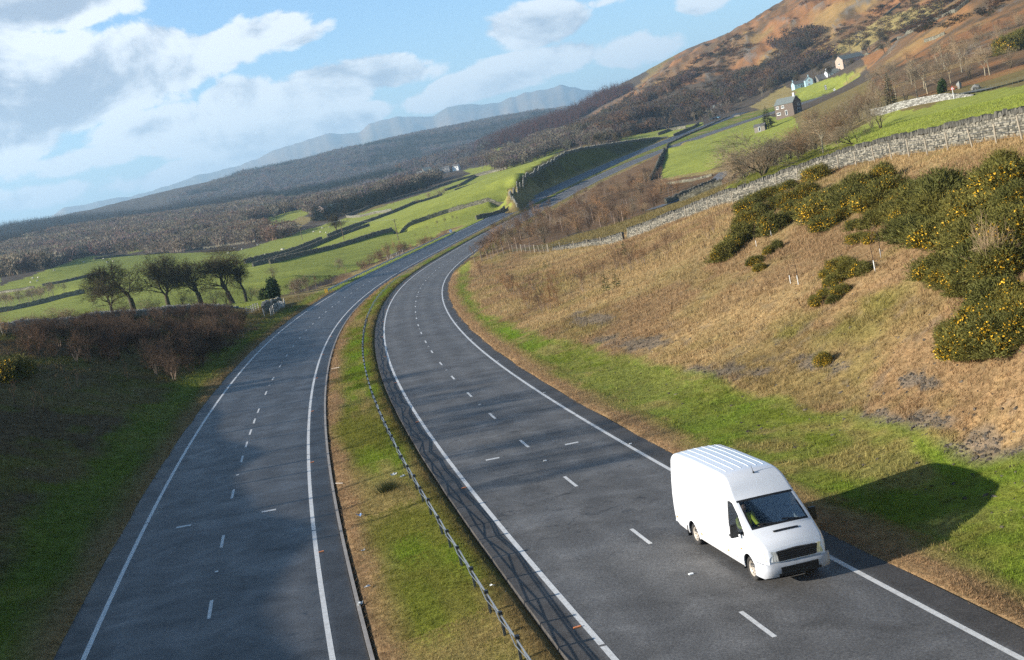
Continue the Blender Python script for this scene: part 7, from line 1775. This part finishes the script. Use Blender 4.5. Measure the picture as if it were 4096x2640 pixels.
for sg, n_ in ((-1, 'a'), (1, 'b')):
    J.update({'hip'+n_: ((DX+.06, DY+sg*.11, .97), .095), 'knee'+n_: ((DX+.48, DY+sg*.15, 1.00), .068), 'ank'+n_: ((DX+.62, DY+sg*.14, .60), .045), 'toe'+n_: ((DX+.80, DY+sg*.14, .56), .038),
              'sh'+n_: ((DX-.05, DY+sg*.20, 1.46), .068), 'elb'+n_: ((DX+.20, DY+sg*.27, 1.22), .047), 'wr'+n_: ((DX+.52, DY+sg*.19, 1.27), .030), 'palm'+n_: ((DX+.60, DY+sg*.185, 1.29), (.038, .018))})
    B += [('pelvis', 'hip'+n_), ('hip'+n_, 'knee'+n_), ('knee'+n_, 'ank'+n_), ('ank'+n_, 'toe'+n_), ('chest', 'sh'+n_), ('sh'+n_, 'elb'+n_), ('elb'+n_, 'wr'+n_), ('wr'+n_, 'palm'+n_)]
    for f_, (dy, L) in enumerate(((-.030, .070), (-.010, .078), (.010, .074), (.028, .060))):
        J['f%d%s0' % (f_, n_)] = ((DX+.645, DY+sg*.185+dy*.8, 1.305), .0095); J['f%d%s1' % (f_, n_)] = ((DX+.675, DY+sg*.185+dy, 1.285), .0085); J['f%d%s2' % (f_, n_)] = ((DX+.665, DY+sg*.185+dy, 1.285-L*.55), .0075)
        B += [('palm'+n_, 'f%d%s0' % (f_, n_)), ('f%d%s0' % (f_, n_), 'f%d%s1' % (f_, n_)), ('f%d%s1' % (f_, n_), 'f%d%s2' % (f_, n_))]
    J['th'+n_] = ((DX+.60, DY+sg*.145, 1.27), .010); J['tht'+n_] = ((DX+.64, DY+sg*.135, 1.255), .008); B += [('palm'+n_, 'th'+n_), ('th'+n_, 'tht'+n_)]
person = put('person', skinned('person', J, B, M_SKIN)); person.matrix_world = VANM
fm = MB(); fm.tube([(DX+.075, DY, 1.75), (DX+.105, DY, 1.715), (DX+.085, DY, 1.705)], [.010, .016, .012], 8); fm.build('nose', M_SKIN, person, smooth=True)
for sg in (-1, 1):
    fm = MB(); fm.tube([(DX+.072, DY+sg*.032, 1.755), (DX+.084, DY+sg*.032, 1.755)], [.013, .009], 8); fm.build('eye', M_DARKCL, person)
    fm = MB(); fm.box((DX-.005, DY+sg*.088, 1.735), (.045, .018, .065), taper=.8); fm.build('ear', M_SKIN, person)
fm = MB(); fm.box((DX+.075, DY, 1.675), (.012, .05, .010)); fm.build('mouth', plain('lips', (.30, .12, .10), .6), person)
put('hair', skinned('hair', {'a': ((DX-.045, DY, 1.72), (.066, .088)), 'b': ((DX-.03, DY, 1.81), (.082, .092)), 'c': ((DX+.02, DY, 1.835), (.05, .07))}, [('a', 'b'), ('b', 'c')], M_HAIR), person)
VJ = {'pelvis': ((DX, DY, 1.0), (.19, .15)), 'waist': ((DX-.03, DY, 1.16), (.185, .145)), 'chest': ((DX-.055, DY, 1.38), (.205, .15)), 'n': ((DX-.055, DY, 1.515), (.12, .09))}
VB = [('pelvis', 'waist'), ('waist', 'chest'), ('chest', 'n')]
for sg, n_ in ((-1, 'a'), (1, 'b')):
    VJ.update({'sh'+n_: ((DX-.05, DY+sg*.20, 1.46), .088), 'elb'+n_: ((DX+.20, DY+sg*.27, 1.22), .062), 'wr'+n_: ((DX+.49, DY+sg*.20, 1.265), .045)}); VB += [('chest', 'sh'+n_), ('sh'+n_, 'elb'+n_), ('elb'+n_, 'wr'+n_)]
put('jacket', skinned('jacket', VJ, VB, M_HIVIS), person)
TJ = {'p': ((DX, DY, .97), (.185, .14))}; TB = []
for sg, n_ in ((-1, 'a'), (1, 'b')):
    TJ.update({'h'+n_: ((DX+.06, DY+sg*.11, .97), .11), 'k'+n_: ((DX+.48, DY+sg*.15, 1.0), .082), 'k2'+n_: ((DX+.53, DY+sg*.15, .93), .08), 'a'+n_: ((DX+.62, DY+sg*.14, .62), .062)}); TB += [('p', 'h'+n_), ('h'+n_, 'k'+n_), ('k'+n_, 'k2'+n_), ('k2'+n_, 'a'+n_)]
put('trousers', skinned('trousers', TJ, TB, M_DARKCL), person)
tag(person, 'driver in a yellow high-visibility jacket at the wheel of the white van', 'person')
# ------------------------------------------------------------------ grass and loose stones close to the road
def blades(name, label, X, C_, hgt, n, wid, lean=.55, mat=None):
    """tufts of n blades; X points, C_ colours, hgt heights"""
    m = len(X); r = rng
    P = np.repeat(X, n, 0); h = np.repeat(hgt, n)*(.55+.75*r.random(m*n)); c = np.repeat(C_, n, 0)*(.62+.76*r.random((m*n, 1)))
    P = P+np.concatenate([r.normal(size=(m*n, 2))*np.repeat(hgt, n)[:, None]*.45, np.full((m*n, 1), -.02)], 1)
    a = r.random(m*n)*6.283; l = lean*(.3+r.random(m*n)); d = np.stack([np.cos(a)*l, np.sin(a)*l-.10, np.ones(m*n)], 1); d /= np.linalg.norm(d, axis=1)[:, None]
    b = r.random(m*n)*6.283; s = np.stack([np.cos(b), np.sin(b), 0*b], 1)*(h*wid)[:, None]
    V = np.stack([P-s, P+s, P+d*h[:, None]], 1).reshape(-1, 3); cc = np.repeat(c, 3, 0); cc[2::3] *= 1.2
    return tag(put(name, mesh_from(name, V, np.arange(len(V)).reshape(-1, 3), M_BLADE, np.clip(cc, 0, .9))), label, 'grass', kind='stuff')
k = NT('grass_blade'); _c = k.attr('col').outputs['Color']; k.set(Base_Color=_c, Roughness=.8, Specular_IOR_Level=.12)
_t = k.N.new('ShaderNodeBsdfTranslucent'); k.L.new(_c, _t.inputs[0]); _mx = k.N.new('ShaderNodeMixShader'); _mx.inputs[0].default_value = .40
k.L.new(k.p.outputs[0], _mx.inputs[1]); k.L.new(_t.outputs[0], _mx.inputs[2]); k.L.new(_mx.outputs[0], k.out.inputs[0]); M_BLADE = k.m
def sow(n, d0, d1, test):
    """positions spread evenly as seen, on the ground beside the road"""
    out = []; tot = 0
    while tot < n:
        d = np.exp(rng.uniform(math.log(d0), math.log(d1), n)); a = rng.uniform(-.50, .50, n)
        XY = np.stack([d*np.sin(a), d*np.cos(a)], 1); X = np.concatenate([XY, look(XY)[:, None]], 1); P = project(X)
        ok = (P[:, 0] > -500) & (P[:, 0] < 4700) & (P[:, 1] > 0) & (P[:, 1] < 2900); X = X[ok]
        jl, tl = lateral(X[:, :2], PL, HL); jr, tr = lateral(X[:, :2], PR, HR)
        ok = (np.abs(tl) > 5.6) & (np.abs(tr) > 5.6) & ~((tl > 0) & (tr < 0)) & test(X, tl, tr, jl, jr); X = X[ok]
        if not len(X): continue
        out.append((X, cover(X, tl[ok], tr[ok], jl[ok], jr[ok]), tr[ok], tl[ok])); tot += len(X)
    return [np.concatenate([o[i] for o in out])[:n] for i in range(4)]
X, c, tr_, tl_ = sow(112000, 24, 225, lambda X, tl, tr, jl, jr: (tr > 0))
kp = ~((np.abs(c[:, 0]-c[:, 2]) < .13) & (c[:, 1] < c[:, 0]*1.02) & (rng.random(len(c)) < .75)); X, c = X[kp], c[kp]
d = np.hypot(X[:, 0], X[:, 1]); straw = (c[:, 0] > c[:, 1]*1.15)
blades('grass', 'dry straw and green tufts over the right verge and cutting slope', X, c*np.where(straw[:, None], 1.12, 1.05), np.clip(.07+d*.0013, .08, .30)*(.5+.9*rng.random(len(X)))*np.where(straw, 1.15, .8)*(.55+.9*fbm(X[:, 0]*.5, X[:, 1]*.5, 3)), 6, .085)
X, c, tr_, tl_ = sow(54000, 24, 225, lambda X, tl, tr, jl, jr: (tl < 0))
d = np.hypot(X[:, 0], X[:, 1]); blades('grass', 'dull mossy tufts over the shaded left bank', X, c, np.clip(.07+d*.0012, .08, .28)*(.7+.6*rng.random(len(X))), 6, .085)
# verge edges and the central reserve, sown along the ribbons
def sow_ribbon(rows, cols, n, dmax):
    R_ = np.asarray(rows); m, L = R_.shape[:2]; C_ = np.asarray(cols).reshape(m, L, 3)
    d = np.hypot(R_[m//2, :, 0], R_[m//2, :, 1]); w = np.where((d < dmax) & (R_[m//2, :, 1] > 15), 1/np.maximum(d, 20)**1.5, 0); w = w[:-1]/w[:-1].sum()
    i = rng.choice(L-1, n, p=w); f = rng.random(n)[:, None]; g = rng.random(n)*(m-1.02); k_ = g.astype(int); g = (g-k_)[:, None]
    P = (R_[k_, i]*(1-g)+R_[k_+1, i]*g)*(1-f)+(R_[k_, i+1]*(1-g)+R_[k_+1, i+1]*g)*f
    return P, C_[k_, i]*(1-g)+C_[k_+1, i]*g
P, c = sow_ribbon(MED_ROWS[1:-1], MED_C[1:-1], 42000, 230)
d = np.hypot(P[:, 0], P[:, 1]); blades('grass', 'short rough grass on the central reserve', P, c*1.05, np.clip(.05+d*.0012, .06, .25)*(.6+.7*rng.random(len(P))), 6, .09, .8)
for rows, cc, lb in VERGES:
    P, c = sow_ribbon(rows[1:-1], cc.reshape(len(rows), -1, 3)[1:-1], 15000, 230)
    d = np.hypot(P[:, 0], P[:, 1]); blades('grass', lb, P, c*1.05, np.clip(.05+d*.0012, .06, .25)*(.6+.7*rng.random(len(P))), 5, .09, .8)
# loose stones
def stones(X, size, label):
    V = []; F = []; base = np.array([[-1, -1, -.6], [1, -1, -.6], [1, 1, -.6], [-1, 1, -.6], [-.6, -.6, .6], [.6, -.6, .6], [.6, .6, .6], [-.6, .6, .6]])*.5
    q = np.array([[0, 3, 2, 1], [4, 5, 6, 7], [0, 1, 5, 4], [1, 2, 6, 5], [2, 3, 7, 6], [3, 0, 4, 7]]); m = len(X)
    B_ = base[None]*(1+.35*rng.normal(size=(m, 8, 3)))*(size*(.5+1.1*rng.random(m)**3))[:, None, None]; a = rng.random(m)*6.28; c, s = np.cos(a)[:, None], np.sin(a)[:, None]
    V = np.stack([B_[..., 0]*c-B_[..., 1]*s, B_[..., 0]*s+B_[..., 1]*c, B_[..., 2]*.8], -1)+X[:, None]
    col = np.repeat(np.array((.20, .175, .145))[None]*(.6+.9*rng.random((m, 1))), 8, 0)
    return tag(put('gravel', mesh_from('gravel', V.reshape(-1, 3), (q[None]+8*np.arange(m)[:, None, None]).reshape(-1, 4), M_WOOD, col)), label, 'stones', kind='stuff')
X, c, tr_, tl_ = sow(60000, 24, 150, lambda X, tl, tr, jl, jr: (tr > 8))
g = (np.abs(c[:, 0]-c[:, 2]) < .12) & (c[:, 1] < c[:, 0]*1.02) | (rng.random(len(c)) < .035); stones(X[g], .11, 'loose grey stones on the bare patches of the right slope')
# ------------------------------------------------------------------ the air: one even box of thin haze round everything
def build_haze():
    lo = np.array([1e9]*3); hi = -lo
    for o in SC.objects:
        if o.type != 'MESH' or o.parent is not None: continue
        n = len(o.data.vertices)
        if n < 1: continue
        co = np.empty(n*3, np.float32); o.data.vertices.foreach_get('co', co); co = co.reshape(-1, 3)+np.array(o.location)
        lo = np.minimum(lo, co.min(0)); hi = np.maximum(hi, co.max(0))
    lo = lo-np.array([400, 400, 1.0]); hi = hi+np.array([400, 400, 40.0])
    m = bpy.data.materials.new('haze'); m.use_nodes = True; N = m.node_tree.nodes; N.clear()
    out = N.new('ShaderNodeOutputMaterial'); v = N.new('ShaderNodeVolumePrincipled')
    v.inputs['Color'].default_value = (.50, .76, 1.0, 1); v.inputs['Density'].default_value = HAZE_DENSITY; v.inputs['Anisotropy'].default_value = .15
    m.node_tree.links.new(v.outputs[0], out.inputs['Volume'])
    b = MB(); b.box((lo+hi)/2, hi-lo)
    return tag(b.build('haze', m), 'pale blue haze lying over the valley', 'haze', kind='stuff')
HAZE_DENSITY = 1.05e-4
build_haze()
